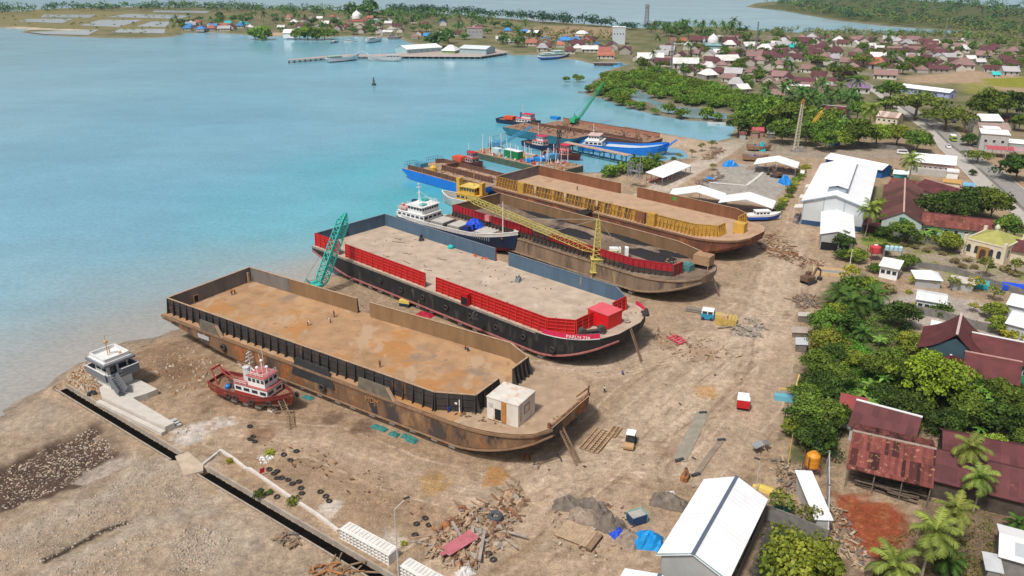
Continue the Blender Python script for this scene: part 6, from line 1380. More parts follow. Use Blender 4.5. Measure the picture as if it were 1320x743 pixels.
for i,(x,y,m_)in enumerate(((958,176,grey_wall),(994,175,dark_concrete),(974,174,mat('rose_brown_wall',None)))):gable('yard_hut',('grey hut nearest the water at the lane end','dark low hut right of the pink-roofed hut','brown hut in front of the pink-roofed hut')[i],'hut',(x-5,y-6),(x+5,y-5.5),3.4,4,2.6,(rust_roof,steel,rusty)[i],m_,.3,None)
# ------------------------------------------------------------------ trees and plants
def leaf_mesh(name,clumps,size,seed,m,up=.35,shell=.55,aspect=1.0):
 """many leaf-sized faces gathered in clumps; clumps = (centre, radii, count, tint)"""
 r=np.random.RandomState(seed);Cs,Ns,Ts,Ss=[],[],[],[]
 for c,rad,n,tint in clumps:
  d=r.normal(size=(n,3));d/=np.linalg.norm(d,axis=1)[:,None]
  d[:,2]=np.where(d[:,2]<-.35,-d[:,2],d[:,2])
  q=shell+(1-shell)*r.rand(n)**.6
  q*=1+r.normal(size=n)*.10
  Cs.append(np.array(c)+d*np.array(rad)*q[:,None])
  nn=d*.8+r.normal(size=(n,3))*.55+np.array([0,0,up]);Ns.append(nn/np.linalg.norm(nn,axis=1)[:,None])
  Ts.append(np.clip(tint+r.normal(size=n)*.16,0,1));Ss.append(size*(.6+.8*r.rand(n)))
 P,Nn,T,S=map(np.concatenate,(Cs,Ns,Ts,Ss));n=len(P)
 a=np.cross(Nn,r.normal(size=(n,3)));a/=np.linalg.norm(a,axis=1)[:,None]+1e-9;b_=np.cross(Nn,a)
 S=S[:,None];V=np.stack([P-a*S*.5*aspect,P-b_*S*.36+Nn*S*.1,P+a*S*.5*aspect,P+b_*S*.36+Nn*S*.1],1).reshape(-1,3)
 me=bpy.data.meshes.new(name);me.vertices.add(len(V));me.vertices.foreach_set('co',V.astype(np.float32).ravel())
 me.loops.add(4*n);me.loops.foreach_set('vertex_index',np.arange(4*n,dtype=np.int32));me.polygons.add(n);me.polygons.foreach_set('loop_start',np.arange(0,4*n,4,dtype=np.int32));me.update(calc_edges=True)
 at_=me.attributes.new('tint','FLOAT','POINT');at_.data.foreach_set('value',np.repeat(T,4).astype(np.float32))
 me.materials.append(m);o=bpy.data.objects.new(name,me);C.objects.link(o);return o
bark=mat('bark',(.16,.12,.085),.95,.3,2.5)
pale_bark=mat('pale_bark',(.30,.26,.21),.95,.25,2)
def lf(n,a,b_,**k):return leafmat(n,srgb(a),srgb(b_),**k)
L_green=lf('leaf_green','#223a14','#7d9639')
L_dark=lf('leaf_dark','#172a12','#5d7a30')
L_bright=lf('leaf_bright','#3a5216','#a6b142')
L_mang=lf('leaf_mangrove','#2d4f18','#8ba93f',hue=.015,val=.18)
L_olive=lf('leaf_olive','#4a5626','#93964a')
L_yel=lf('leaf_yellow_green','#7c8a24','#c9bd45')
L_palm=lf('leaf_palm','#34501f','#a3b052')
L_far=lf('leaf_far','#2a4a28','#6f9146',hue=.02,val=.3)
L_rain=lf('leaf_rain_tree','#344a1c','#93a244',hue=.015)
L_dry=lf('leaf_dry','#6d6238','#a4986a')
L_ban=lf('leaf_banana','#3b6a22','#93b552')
TREES={}
def crown_clumps(R_,H_,z0,n,per,seed,flat=.6,spread=1.0,cl=.36):
 r=random.Random(seed);out=[]
 for i in range(n):
  a=i*2.399+r.uniform(-.4,.4);u=r.random();q=math.sqrt((i+.5)/n)*spread
  zz=math.sqrt(max(0,1-(q*.92)**2))*r.uniform(.55,1.0)if r.random()<.75 else r.uniform(.05,.5)
  s=R_*cl*r.choice((.5,.8,1,1.15,1.35))*r.uniform(.85,1.15);q*=r.choice((.85,1,1,1.12,1.25))
  out.append(((R_*.8*q*math.cos(a),R_*.8*q*math.sin(a),z0+H_*zz*.8),(s,s,s*flat*r.uniform(.8,1.2)),per,min(1,max(0,.25+.4*zz+r.uniform(-.28,.28)))))  # tint rises with height: top light and lower shade painted into the leaves
 return out
def make_tree(key,R_,H_,z0,n,per,size,m,seed,flat=.65,cl=.36,limb=5,trunk_r=.22,bk=None,name='tree',lean=.0,shell=.5,spread=1.0):
 t=thing(name,'tree','tree',(0,0,-500));r=random.Random(seed)
 cl_=crown_clumps(R_,H_,z0,n,per,seed,flat,spread,cl)
 c=leaf_mesh('crown',cl_,size,seed,m,shell=shell);c.parent=t
 if trunk_r:
  o=MB();top=Vector((r.uniform(-.3,.3),r.uniform(-.3,.3),z0+H_*.25));o.tube((0,0,-.6),top*.5,trunk_r*1.15,7,trunk_r*.85);o.tube(top*.5,top,trunk_r*.85,7,trunk_r*.6)
  for i in range(limb):
   e=Vector(cl_[(i*3)%len(cl_)][0]);s_=top*r.uniform(.45,1);mid=s_.lerp(e,.5)+Vector((0,0,.25));o.tube(s_,mid,trunk_r*.5,5,trunk_r*.35);o.tube(mid,e,trunk_r*.35,5,trunk_r*.12)
  o.build('trunk',bk or bark,t)
 t['_r']=R_;t['_zc']=z0+H_*.42
 TREES.setdefault(key,[]).append(proto(t));return t
for s in range(4):
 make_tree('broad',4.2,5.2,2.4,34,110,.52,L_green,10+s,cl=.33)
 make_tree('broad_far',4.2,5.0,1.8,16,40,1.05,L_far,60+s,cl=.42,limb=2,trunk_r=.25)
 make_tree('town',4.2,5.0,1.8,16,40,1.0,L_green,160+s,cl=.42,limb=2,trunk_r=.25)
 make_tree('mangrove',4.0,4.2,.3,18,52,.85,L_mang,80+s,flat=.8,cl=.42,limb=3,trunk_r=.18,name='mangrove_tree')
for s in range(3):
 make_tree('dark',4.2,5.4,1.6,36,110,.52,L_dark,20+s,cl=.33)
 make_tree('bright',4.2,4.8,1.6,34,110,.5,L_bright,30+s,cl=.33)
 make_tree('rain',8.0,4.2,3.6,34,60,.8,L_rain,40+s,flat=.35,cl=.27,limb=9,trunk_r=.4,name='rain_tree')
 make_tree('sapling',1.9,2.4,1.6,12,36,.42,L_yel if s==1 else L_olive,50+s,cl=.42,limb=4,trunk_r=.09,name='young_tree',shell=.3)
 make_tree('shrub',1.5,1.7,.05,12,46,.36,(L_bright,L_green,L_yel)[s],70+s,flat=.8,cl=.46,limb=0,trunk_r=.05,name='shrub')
make_tree('mango',8.2,9.0,1.8,80,150,.62,lf('leaf_mango','#1d3013','#a3b636'),5,cl=.25,limb=9,trunk_r=.45)  # wide leaf range paints the mango's sunlit top into its colour
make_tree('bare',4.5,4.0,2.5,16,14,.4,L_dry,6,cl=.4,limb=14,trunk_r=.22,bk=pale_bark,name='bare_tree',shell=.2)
make_tree('dead',1.6,1.7,.1,12,40,.34,L_dry,8,cl=.45,limb=0,trunk_r=.05,name='shrub',shell=.3)
def make_palm(key,H_,nf,fl,seed,m=None,leafl=16,lw=.11,droop=1.0,bend=1.0,strip=False,tr=.17,name='coconut_palm'):
 t=thing(name,'palm','palm',(0,0,-500));r=random.Random(seed);o=MB()
 top=Vector((bend*r.uniform(-1,1),bend*r.uniform(-1,1),H_));p0=Vector((0,0,-.5))
 for i in range(5):a=Vector((top.x*(i/5)**2,top.y*(i/5)**2,H_*i/5-(.5 if i==0 else 0)));b_=Vector((top.x*((i+1)/5)**2,top.y*((i+1)/5)**2,H_*(i+1)/5));o.tube(a,b_,tr*(1.25-.1*i),6,tr*(1.15-.1*i))
 o.build('trunk',pale_bark,t)
 V,F,T=[],[],[]
 for k in range(nf):
  az=k*2.399+r.uniform(-.25,.25);el=R(78-105*(k/nf)+r.uniform(-8,8));L=fl*r.uniform(.85,1.1);pts=[];p=top.copy();e=el;tint=min(1,max(0,r.uniform(.3,.8)-.25*(k/nf)+.1))  # lower fronds tinted darker: shade under the crown put into leaf colour
  for i in range(8):
   pts.append(p.copy());p=p+Vector((math.cos(az)*math.cos(e),math.sin(az)*math.cos(e),math.sin(e)))*L/8;e-=droop*R(13)*(.6+i*.12)
  pts.append(p);side=Vector((-math.sin(az),math.cos(az),0))
  def quad(a,b_,c,d):
   n=len(V);V.extend([a,b_,c,d]);F.append((n,n+1,n+2,n+3));tt=min(1,max(0,tint+r.uniform(-.15,.15)));T.extend([tt]*4)
  for a,b_ in zip(pts,pts[1:]):w=side*.05;quad(a-w,a+w,b_+w,b_-w)
  for j in range(leafl):
   u=.10+.88*j/leafl;i=min(7,int(u*8));c=pts[i].lerp(pts[i+1],u*8-i);tn=(pts[i+1]-pts[i]).normalized();ll=fl*.24*math.sin(math.pi*(.12+.85*u))**.7*r.uniform(.85,1.15)
   for s_ in(-1,1):
    tip=c+side*s_*ll*.8+tn*ll*.55-Vector((0,0,ll*r.uniform(.25,.55)));w=tn*lw*fl/4;quad(c-w,c+w,tip+w*.35,tip-w*.35)
 me=bpy.data.meshes.new('crown');me.from_pydata([tuple(v)for v in V],[],F);a_=me.attributes.new('tint','FLOAT','POINT');a_.data.foreach_set('value',T);me.materials.append(m or L_palm)
 c=bpy.data.objects.new('crown',me);C.objects.link(c);c.parent=t
 t['_r']=fl*.85;t['_zc']=H_+.3;t['_top']=tuple(top)
 TREES.setdefault(key,[]).append(proto(t));return t
for s in range(4):make_palm('palm',8.5,22,4.6,90+s,leafl=18,lw=.10)
for s in range(2):make_palm('lowpalm',2.6,20,4.2,95+s,leafl=18,lw=.11,bend=.3,m=L_dark if s else L_palm)
for s in range(3):make_palm('palm_far',8.5,13,4.8,100+s,leafl=7,lw=.28,m=L_far)
for s in range(2):
 t=thing('banana_plant','banana','plant',(0,0,-500));r=random.Random(200+s);o=MB();o.tube((0,0,-.4),(0,0,2.0),.16,6,.1);o.build('stem',mat('banana_stem',(.22,.25,.10),.8,.2),t);V,F,T=[],[],[]
 for k in range(9):
  az=k*2.4+r.uniform(-.3,.3);e=R(72-k*5);p=Vector((0,0,1.6+.05*k));L=2.6;side=Vector((-math.sin(az),math.cos(az),0));tt=r.uniform(.15,.95);prev=None
  for i in range(7):
   w=.42*math.sin(math.pi*(.08+.86*i/6))**.6;row=[p-side*w-Vector((0,0,w*.35)),p,p+side*w-Vector((0,0,w*.35))];n=len(V);V+=row;T+=[tt,min(1,tt+.15),tt]
   if i:F+=[(n-3,n-2,n+1,n),(n-2,n-1,n+2,n+1)]
   p=p+Vector((math.cos(az)*math.cos(e),math.sin(az)*math.cos(e),math.sin(e)))*L/6;e-=R(17)
 me=bpy.data.meshes.new('leaves');me.from_pydata([tuple(v)for v in V],[],F);a_=me.attributes.new('tint','FLOAT','POINT');a_.data.foreach_set('value',T);me.materials.append(L_ban);c=bpy.data.objects.new('leaves',me);C.objects.link(c);c.parent=t
 t['_r']=2.3;t['_zc']=2.0;TREES.setdefault('banana',[]).append(proto(t))
def plant_at(kind,P,size,label,group=None,cat=None,hz=None,rz=None):
 """size = crown radius in metres"""
 pr=rng.choice(TREES[kind]);k=size/pr['_r']
 o=dup(pr,P,rng.uniform(0,6.28)if rz is None else rz,label,group,(k*rng.uniform(.92,1.08),k*rng.uniform(.92,1.08),k*(hz or rng.uniform(.9,1.15))))
 if cat:o['category']=cat
 o.rotation_euler.x,o.rotation_euler.y=rng.uniform(-.1,.1),rng.uniform(-.1,.1)
 return o
def plant(kind,px_,py_,wpx,label,group=None,cat=None,hz=None):
 """crown centre and crown width as the photograph shows them"""
 pr=TREES[kind][0];z=3.0
 for _ in range(4):
  P=at(px_,py_,z);d=math.hypot(P.y,HC-z);sz=wpx*d/FPX/2;z=pr['_zc']*sz/pr['_r']*(hz or 1)
 P=at(px_,py_,z);P.z=0
 return plant_at(kind,P,sz,label,group,cat,hz)
GAR='garden trees behind the yard'
for a in(('lowpalm',1101,392,44,'dark coconut palm with upright fronds at the top of the garden belt'),('lowpalm',1127,382,42,'coconut palm beside the round dark tree below the park'),('lowpalm',1083,378,38,'leafy palm at the top left tip of the garden belt'),('lowpalm',1114,428,30,'small palm on the bare patch inside the gardens'),('banana',1134,437,24,'lone pale banana plant on the bare garden patch'),('dark',1163,403,48,'round dark green tree below the park shelter'),('shrub',1186,396,20,'small round bush between the dark tree and the park shelter'),('shrub',1214,401,27,'bright green bush below the white corrugated shelter'),('broad',1066,415,46,'bright garden tree along the yard edge beside the grey sheds'),('bright',1078,402,34,'olive yellow tree at the yard edge under the palms'),('bright',1068,438,48,'light green tree along the yard edge, opposite the white hut roofs'),('broad',1056,470,46,'dark mid-belt tree along the yard edge'),('dark',1052,492,44,'dark tree along the yard edge above the blue boat shed'),('broad',1048,528,62,'large leafy tree along the yard edge below the blue boat shed'),('broad',1040,505,40,'mid green tree filling the belt above the blue boat shed'),('dark',1068,500,44,'dark tree behind the yard edge row at mid belt'),('broad',1085,482,40,'tree on the creeper slope behind the yard edge row'),('dark',1075,455,36,'dark tree behind the light green yard edge tree'),('broad',1072,535,50,'tree between the yard edge and the narrow dark red roof'),('bright',1030,548,40,'light tree overhanging the yard below the blue boat shed'),('dark',1175,520,50,'dark tree under the left flank of the huge mango tree'),('dark',1262,488,36,'dark tree between mango tree and the scalloped wing'),('broad',1290,500,36,'tree before the right end of the scalloped wing'),('dark',1098,412,36,'dark tree below the top palms of the belt'),('dark',1053,560,56,'dark tree behind the orange water tank'),('mango',1203,488,104,'huge dark mango tree with sunlit yellow-green top beside the maroon wings'),('broad',1152,462,44,'dark bushy tree left of the huge mango tree'),('bright',1177,438,44,'bright rounded tree above the huge mango tree'),('broad',1128,470,38,'mid green tree in the creeper-covered slope'),('bright',1100,460,34,'light green bush tree at the top of the creeper slope'),('dark',1142,505,40,'dark tree between banana plants and the mango tree'),('dark',1290,538,60,'dark tree at the right edge below the maroon wings'),('broad',1308,512,44,'mid green tree at the right edge beside the scalloped maroon roof'),('broad',1250,530,48,'mid green tree right of the huge mango tree'),('dark',1225,545,46,'dark low tree in front of the huge mango tree'),('broad',1318,565,40,'tree at the right edge above the long maroon roof'),('bright',1038,722,98,'bright bushy tree in the dark wet plot at the bottom edge'),('broad',1000,738,40,'green bush at the bottom edge beside the white shed wall'),('sapling',1010,645,42,'yellow-green sapling in the teal planter behind the white shed'),('sapling',1046,662,34,'thin sapling in front of the white passage roof'),('bright',1279,577,46,'bright round tree behind the tall palm over the long maroon roof'),('shrub',1222,716,34,'low shrub under the lower right palms'),('palm',1245,576,50,'coconut palm rising over the long maroon roof'),('palm',1266,616,48,'coconut palm with spreading crown in front of the long maroon roof'),('palm',1203,684,70,'broad coconut palm beside the red soil, largest of the lower right'),('palm',1231,660,54,'coconut palm behind the broad one beside the red soil'),('lowpalm',1154,728,66,'low coconut palm at the bottom edge below the red soil'),('lowpalm',1222,722,46,'low palm at the bottom edge between two coconut palms'),('lowpalm',1312,674,34,'low palm above the white skylit house'),('lowpalm',1318,590,30,'palm at the right edge over the long maroon roof')):plant(*a,GAR)
for i,(x,y,w)in enumerate(((1124,496,30),(1140,488,26),(1112,508,26),(1148,512,26),(1118,520,28),(1132,512,26),(1262,500,26),(1278,508,28),(1268,522,26),(1284,518,24),(1254,512,24),(1296,528,26),(1270,540,26),(1304,545,24),(1108,548,30),(1120,552,26),(1192,302,24),(1204,298,22),(1216,303,22),(1185,308,18),(1245,545,24),(1235,520,22),(1262,555,22))):
 plant('banana',x,y,w,'banana plant with broad arching leaves in the plots round the maroon buildings','banana plants in the gardens','plant')
MIDG='trees around the halls and park'
for a in(('dark',1200,262,44,'dark grove tree nearest the village hall'),('dark',1226,258,42,'dark grove tree second from the village hall'),('dark',1254,258,48,'dark grove tree behind the middle of the rust-streaked long house'),('broad',1282,262,48,'greener grove tree at the road end of the dark grove'),('broad',1299,290,40,'round tree behind the cream prayer house'),('dark',1240,270,40,'low dark tree in front of the grove over the long house'),('broad',1155,258,24,'slim tree between works hall and village hall'),('bright',1137,264,28,'yellow-green bush tree at the works hall corner'),('broad',1143,283,24,'small tree beside the mint gable of the village hall'),('broad',1165,295,40,'olive round tree in front of the village hall gable'),('bright',1222,310,36,'bright shrub tree below the long rust-streaked house'),('dark',1138,297,22,'dark bush in front of the village hall side wing'),('palm',1121,270,34,'tall coconut palm in front of the works hall annex'),('palm',1176,208,30,'coconut palm beside the white-roofed office'),('dark',1155,222,16,'dark bush beside the teal-cornered shed'),('dark',1088,310,32,'dark green tree hugging the annex end wall'),('bright',1105,326,30,'olive bush in front of the annex'),('shrub',1088,330,24,'round bright bush at the annex corner'),('dark',1141,320,18,'small dark tree right of the red water tank'),('broad',1172,336,26,'olive tree between guard house and pavilion'),('shrub',1127,346,20,'bush below the red water tank'),('sapling',1096,350,22,'pale yellow bush beside the excavator'),('shrub',1095,368,34,'bush at the head of the garden belt'),('shrub',1120,364,30,'green bush below the guard house'),('dead',1143,372,24,'brown dry bush below the guard house'),('sapling',1178,359,13,'small round park tree left of the white pavilion stalls'),('sapling',1203,360,15,'small round park tree in front of the white pavilion'),('sapling',1229,363,18,'park tree in front of the dusty canopy stall'),('sapling',1258,362,22,'park tree beside the cyan shelter, fullest of the row'),('sapling',1272,342,24,'thin tree in front of the prayer house door'),('sapling',1282,374,20,'thin park tree between the cyan and blue shelters'),('sapling',1313,340,24,'thin dry tree at the prayer house corner'),('sapling',1256,394,14,'little tree standing alone on the park sand'),('bright',1284,398,34,'flat yellow-green park tree left of the white houses'),('bright',1290,416,34,'yellow bush above the maroon wing ridge'),('shrub',1172,376,10,'tiny bush left of the corrugated shelter'),('shrub',1305,430,28,'green bush at the right edge above the maroon wing'),('dark',1314,214,44,'big dark roadside tree at the right edge below the shops'),('rain',1262,199,36,'flat-topped small tree at the road junction'),('dark',1254,222,10,'dark young tree at the junction kerb'),('rain',1184,130,74,'wide rain tree beside the long white hall'),('rain',1222,146,64,'wide rain tree overhanging the road by the blue car'),('bare',1246,155,34,'nearly bare grey tree by the roadside shops'),('broad',1278,134,54,'full green tree behind the white-roofed shophouse'),('dark',1302,130,42,'dark tree at the right edge above the shops'),('broad',1316,156,24,'green tree at the right edge beside the shops'),('dark',1250,178,22,'dark tree at the roadside left of the mint shophouse'),('broad',1150,112,34,'tree at the upper bend of the road'),('broad',1108,170,40,'bushy tree at the left of the roadside garden strip'),('bright',1132,172,40,'light tree second in the roadside garden strip'),('bright',1158,172,42,'light tree in the middle of the roadside garden strip'),('broad',1184,178,36,'green tree at the right end of the roadside garden strip'),('palm',1124,143,28,'palm beside the striped-roof house'),('dark',1143,134,26,'dark tree behind the striped-roof house'),('broad',1107,140,30,'tree between the maroon and the striped-roof houses'),('bright',1084,176,36,'light tree nearest the ochre crane'),('broad',1062,164,36,'tree behind the ochre crane boom'),('mangrove',828,211,40,'bushy tree on the bank beside the trestle jetty'),('mangrove',805,217,26,'low tree on the bank next to the rust barge'),('lowpalm',846,207,30,'low palm on the bank beside the flat white shed'),('mangrove',787,222,24,'grey-green tree behind the rust barge board')):plant(*a,MIDG)
for i,(x,y,w)in enumerate(((953,156,34),(970,148,40),(992,142,42),(1012,150,46),(985,160,38),(1036,148,44),(1010,166,36),(1052,152,36),(966,165,30),(1040,168,36),(1072,150,32),(1000,132,34),(975,134,30),(1028,134,30),(1090,165,30),(1066,178,30))):
 plant('mangrove'if i%3 else 'broad',x,y,w,'tree in the thick green belt behind the pale lattice mast','thick tree belt behind the yard cranes')
for i in range(12):
 f=i/11;plant('shrub',1038-36*f+rng.uniform(-2,2),214+58*f,13,'yellow-green shrub in the strip between gravel yard and works lane','shrub strip along the works lane','shrub').scale.z*=.7
for i,(x,y,w)in enumerate(((348,583,12),(333,638,14),(348,634,9),(378,645,17),(296,594,10),(520,700,8))):plant('shrub',x,y,w,('green weed tuft beside the white rubbish by the drain','green weed clump left of the tyre row','yellowish weed clump in the planter strip beside the tyre row','bright green bush at the end of the tyre row','green weeds at the corner of the planter strip','small weed tuft beside the lamp post')[i],'weeds along the drain','weed')
for i,(x,y,w)in enumerate(((892,195,9),(905,188,10),(918,184,11),(876,200,9),(868,206,10),(920,213,10),(1103,395,8))):plant('sapling',x,y,w,('young tree on the dock edge beside the lane, left of three','young tree in the middle of the dock edge row','young tree nearest the lane end of the dock','low young tree left of the dock edge row','young tree above the flat white open shed','young tree beside the blue tarpaulins on the lane','young tree in the garden belt')[i],'young trees along the dock edge')
for i,(x,y,w)in enumerate(((1248,335,12),(1240,342,14),(1256,344,12),(1296,346,16),(1308,352,16),(1232,336,14),(1180,318,12),(1195,322,12),(1165,315,12),(1215,326,12))):plant('dead',x,y,w,'pale dry grass clump in front of the prayer house','dry clumps in the prayer house garden','grass clump')
def undergrowth(poly,n,label,size,mm,seed,hmax=.9,name='undergrowth'):
 w=W(poly);xs,ys=[p[0]for p in w],[p[1]for p in w];r=np.random.RandomState(seed);X,Y=r.uniform(min(xs),max(xs),n*3),r.uniform(min(ys),max(ys),n*3)
 k=seg_dist(X,Y,w,True)>.3;X,Y=X[k][:n],Y[k][:n];cl=[((x,y,r.uniform(.0,hmax*.5)),(r.uniform(.5,1.4),)*2+(r.uniform(.3,hmax),),16,r.uniform(.1,.95))for x,y in zip(X,Y)]
 return tag(leaf_mesh(name,cl,size,seed,mm),label,'undergrowth',kind='stuff')
undergrowth([(1060,440),(1090,430),(1150,470),(1160,520),(1120,530),(1080,520),(1060,560),(1040,570),(1030,520),(1045,480)],700,'bright creepers and low plants covering the garden slope',.42,lf('leaf_creeper','#34691f','#7fb03c'),301)
undergrowth([(1060,400),(1100,370),(1150,410),(1180,430),(1160,450),(1100,430),(1070,440)],260,'dark low plants under the upper garden palms',.4,L_green,302)
undergrowth([(1160,500),(1250,490),(1340,500),(1360,580),(1240,590),(1200,560),(1150,540)],620,'dense low plants below the maroon wings',.42,L_green,303)
undergrowth([(1110,300),(1240,305),(1236,325),(1180,312),(1110,312)],160,'low plants along the dark garden wall',.4,L_green,304)
undergrowth([(1150,690),(1270,650),(1300,700),(1260,760),(1150,760),(1120,745)],170,'patchy weeds around the lower right palms',.3,L_olive,305,.5)
undergrowth([(985,690),(1010,700),(1070,730),(1080,780),(980,780)],160,'green plants in the dark wet plot',.4,L_green,306,.7)
# ------------------------------------------------------------------ the town, the far shore
town_roof=mat('town_roof',(1,1,1),.7,.16,.3,obcol=True,orand=.15)
town_wall=mat('town_wall',(.46,.43,.38),.85,.12,.2,orand=.35)
HOUSES=[]
for i,(L,W_,he,zr,hp)in enumerate(((9,8,3.2,5.6,0),(12,9,3.4,6.2,0),(10,9,3.4,6.4,3.2),(15,8,3.2,5.6,0),(12,10,3.6,6.8,4.0))):
 t=thing('town_house','town house','house',(0,0,-500));gable_at(t,L,zr,W_,he,town_roof,town_wall,.8,None,0,False,hp,door=False)
 o=MB();n=max(2,int(L/3.5))
 for s_ in(-1,1):
  for k in range(n):x=-L/2+L*(k+.5)/n;o.bx(x-.55,x+.55,s_*W_/2-.05,s_*W_/2+.05,.9 if k else 0,2.4)
 o.build('windows',dark_glass,t);HOUSES.append(proto(t))
MRN,PNK,WHT,GRY,TEA,BLU,TER=(.105,.04,.043),(.25,.15,.14),(.62,.61,.59),(.36,.35,.36),(.03,.42,.42),(.05,.22,.50),(.36,.13,.09)
CN={MRN:'maroon',PNK:'dusty pink',WHT:'white',GRY:'grey',TEA:'teal',BLU:'blue',TER:'terracotta'}
placed=[]
def house_at(P,k,col_,rz,where,sc=1.0):
 pr=HOUSES[k];o=dup(pr,P,rz,'%s-roofed house %s'%(CN[col_],where),'houses '+where,sc)
 r=PROTO_KIDS[pr.name]
 for ch in o.children:
  if ch.name.startswith('roof'):ch.color=(*col_,1)
 placed.append((P[0],P[1],7));return o
def town(poly,n,where,gap,base,cols,sc=1.0,seed=1):
 w=W(poly);xs,ys=[p[0]for p in w],[p[1]for p in w];r=random.Random(seed);c_=0;tries=0
 w_=np.array(w)
 while c_<n and tries<n*60:
  tries+=1;x,y=r.uniform(min(xs),max(xs)),r.uniform(min(ys),max(ys))
  if seg_dist(np.array([x]),np.array([y]),w,True)[0]<2:continue
  if min(seg_dist(np.array([x]),np.array([y]),W(RL),False)[0],seg_dist(np.array([x]),np.array([y]),W(RR),False)[0])<14:continue
  if any((x-a)**2+(y-b_)**2<(gap+0)**2 for a,b_,_ in placed):continue
  house_at((x,y,0),r.choice((0,1,1,2,3,4)),r.choice(cols),base+r.choice((0,math.pi/2))+r.uniform(-.12,.12),where,sc*r.uniform(.85,1.12));c_+=1
K1=[MRN]*9+[PNK]*5+[WHT,GRY,GRY];K2=[MRN]*4+[WHT]*3+[PNK]*2+[GRY]*2+[TER]
M1='in the packed town behind the mangroves'
for x,y,k,c_,a,s_ in((838,80,3,WHT,-8,1.5),(883,86,3,WHT,-6,1.4),(935,82,3,WHT,12,1.4),(912,100,2,WHT,20,1.1),(948,112,2,GRY,-15,1.1),(945,98,1,GRY,-20,1.1),(860,68,1,GRY,-20,1.2),(874,55,3,TER,-8,1.1),(900,55,3,MRN,-6,1.4),(935,56,3,MRN,-6,1.3),(926,70,1,WHT,-6,.9),(940,60,2,WHT,0,1.1),(965,62,1,WHT,10,1.1),(985,68,4,WHT,-10,1.3),(1012,62,3,GRY,0,1.3),(1022,63,0,TEA,-8,1.0),(1012,84,1,GRY,40,1.1),(1027,119,3,WHT,-10,1.0),(1065,110,1,MRN,-20,1.0),(1104,118,4,(.20,.13,.22),-10,1.2),(1128,87,2,TER,-10,1.4),(1120,60,3,WHT,-5,.8),(1205,58,2,WHT,-10,1.0),(1250,78,0,WHT,-5,.9),(1262,82,0,WHT,-5,.9),(1240,88,4,PNK,-10,1.3),(1208,92,3,MRN,-12,1.0),(1300,95,1,GRY,-10,1.0),(1282,98,0,TEA,-5,.7),(1140,100,3,PNK,-20,1.1),(955,118,0,WHT,20,1.0)):
 if c_ not in CN:CN[c_]='purple'
 house_at(tuple(at(x,y+1.5)),k,c_,R(a),M1 if x<1100 else 'along the field east of the coast road',s_)
town([(800,86),(850,62),(905,52),(970,50),(1010,60),(1000,128),(955,120),(905,100),(850,92)],52,M1,11.5,R(-20),K1,1.0,3)
town([(985,56),(1040,50),(1100,52),(1120,62),(1100,120),(1050,130),(995,128)],60,'in the packed town left of the coast road',11,R(-25),K1,1.0,4)
town([(1100,52),(1180,54),(1245,58),(1240,96),(1150,94),(1115,90)],64,'in the rows of houses right of the coast road',11.0,R(-15),K1,1.0,5)
town([(1240,60),(1320,66),(1330,96),(1260,92)],9,'along the field east of the coast road',18,R(-15),K1,1.0,6)
town([(225,41),(330,41),(340,34),(240,31)],20,'on the waterfront beside the fish ponds',13,R(5),[BLU,TER,WHT,MRN,MRN,GRY,TEA],1.05,7)
town([(345,40),(420,42),(480,45),(515,47),(530,30),(470,22),(345,24)],34,'in the village behind the pier',17,R(0),K2+[TEA,MRN],.95,8)
town([(530,54),(600,50),(690,62),(690,44),(600,28),(530,28)],26,'in the village right of the pier',17,R(0),K2+[BLU,MRN],.95,9)
town([(692,66),(740,74),(798,80),(812,68),(770,54),(700,55)],24,'on the waterfront behind the ferry',13.5,R(-5),[WHT,TER,MRN,GRY,BLU,PNK,MRN],1.1,10)
def dome_house(name,label,px_,py_,L,W_,he,rz,wallm,roofm,domem,dr,dz,minaret=None):
 P=at(px_,py_);t=thing(name,label,'mosque',P,rz);gable_at(t,L,he+3.5,W_,he,roofm,wallm,.8,None,0,False,min(L,W_)*.45,door=False)
 o=MB();o.lathe([(dr*1.05,dz-1.5),(dr,dz)]+[(dr*1.08*math.cos(a)**.8,dz+dr*1.25*math.sin(a))for a in[k*math.pi/2/6 for k in range(1,6)]]+[(.12,dz+dr*1.5),(.05,dz+dr*2)],14);o.build('dome',domem,t,smooth=True)
 if minaret:
  o=MB();o.tube((minaret[0],minaret[1],0),(minaret[0],minaret[1],minaret[2]),1.0,8,.8);o.lathe([(1.3,minaret[2]),(1.2,minaret[2]+.6),(.5,minaret[2]+2.4),(.05,minaret[2]+4)],8,(minaret[0],minaret[1],0));o.build('minaret',wallm,t)
 return t
dome_m=mat('white_dome',(.74,.74,.73),.5,.05)
dome_house('town_mosque','teal-walled mosque with big white dome in the packed town',918,66,16,14,6,R(-6),mat('pale_teal_wall',(.28,.45,.46),.7,.1),mat('teal_grey_roof',(.2,.33,.34),.6,.1),dome_m,5,8.5,(-9,-5,9))
dome_house('village_mosque','white-domed mosque with red-brown roof in the village behind the pier',461,33,24,20,6,0,cream_wall,mat('red_brown_hip',(.30,.10,.08),.7,.12),dome_m,6.5,9.5)
box_house('tall pale grey tower block above the ferry waterfront',(797,57),R(-5),(13,10,17),mat('pale_blue_grey_wall',(.50,.56,.60),.8,.08),white,'tower_block','apartment block',4)
box_house('grey two-storey block with pink roof behind the pier sheds',(612,49),R(5),(17,12,11),mat('grey_block_plain',(.36,.37,.38),.8,.1),mat('pink_roof_plain',(.38,.18,.18),.8,.1),'office_block','office block',4)
gable('pier_warehouse','long white-roofed open warehouse on the pier','warehouse',(516,59),(562,56),7.5,22,5,white_roof,mat('pale_blue_wall',(.35,.50,.55),.8,.1),1,None,nwin=6,door=False)
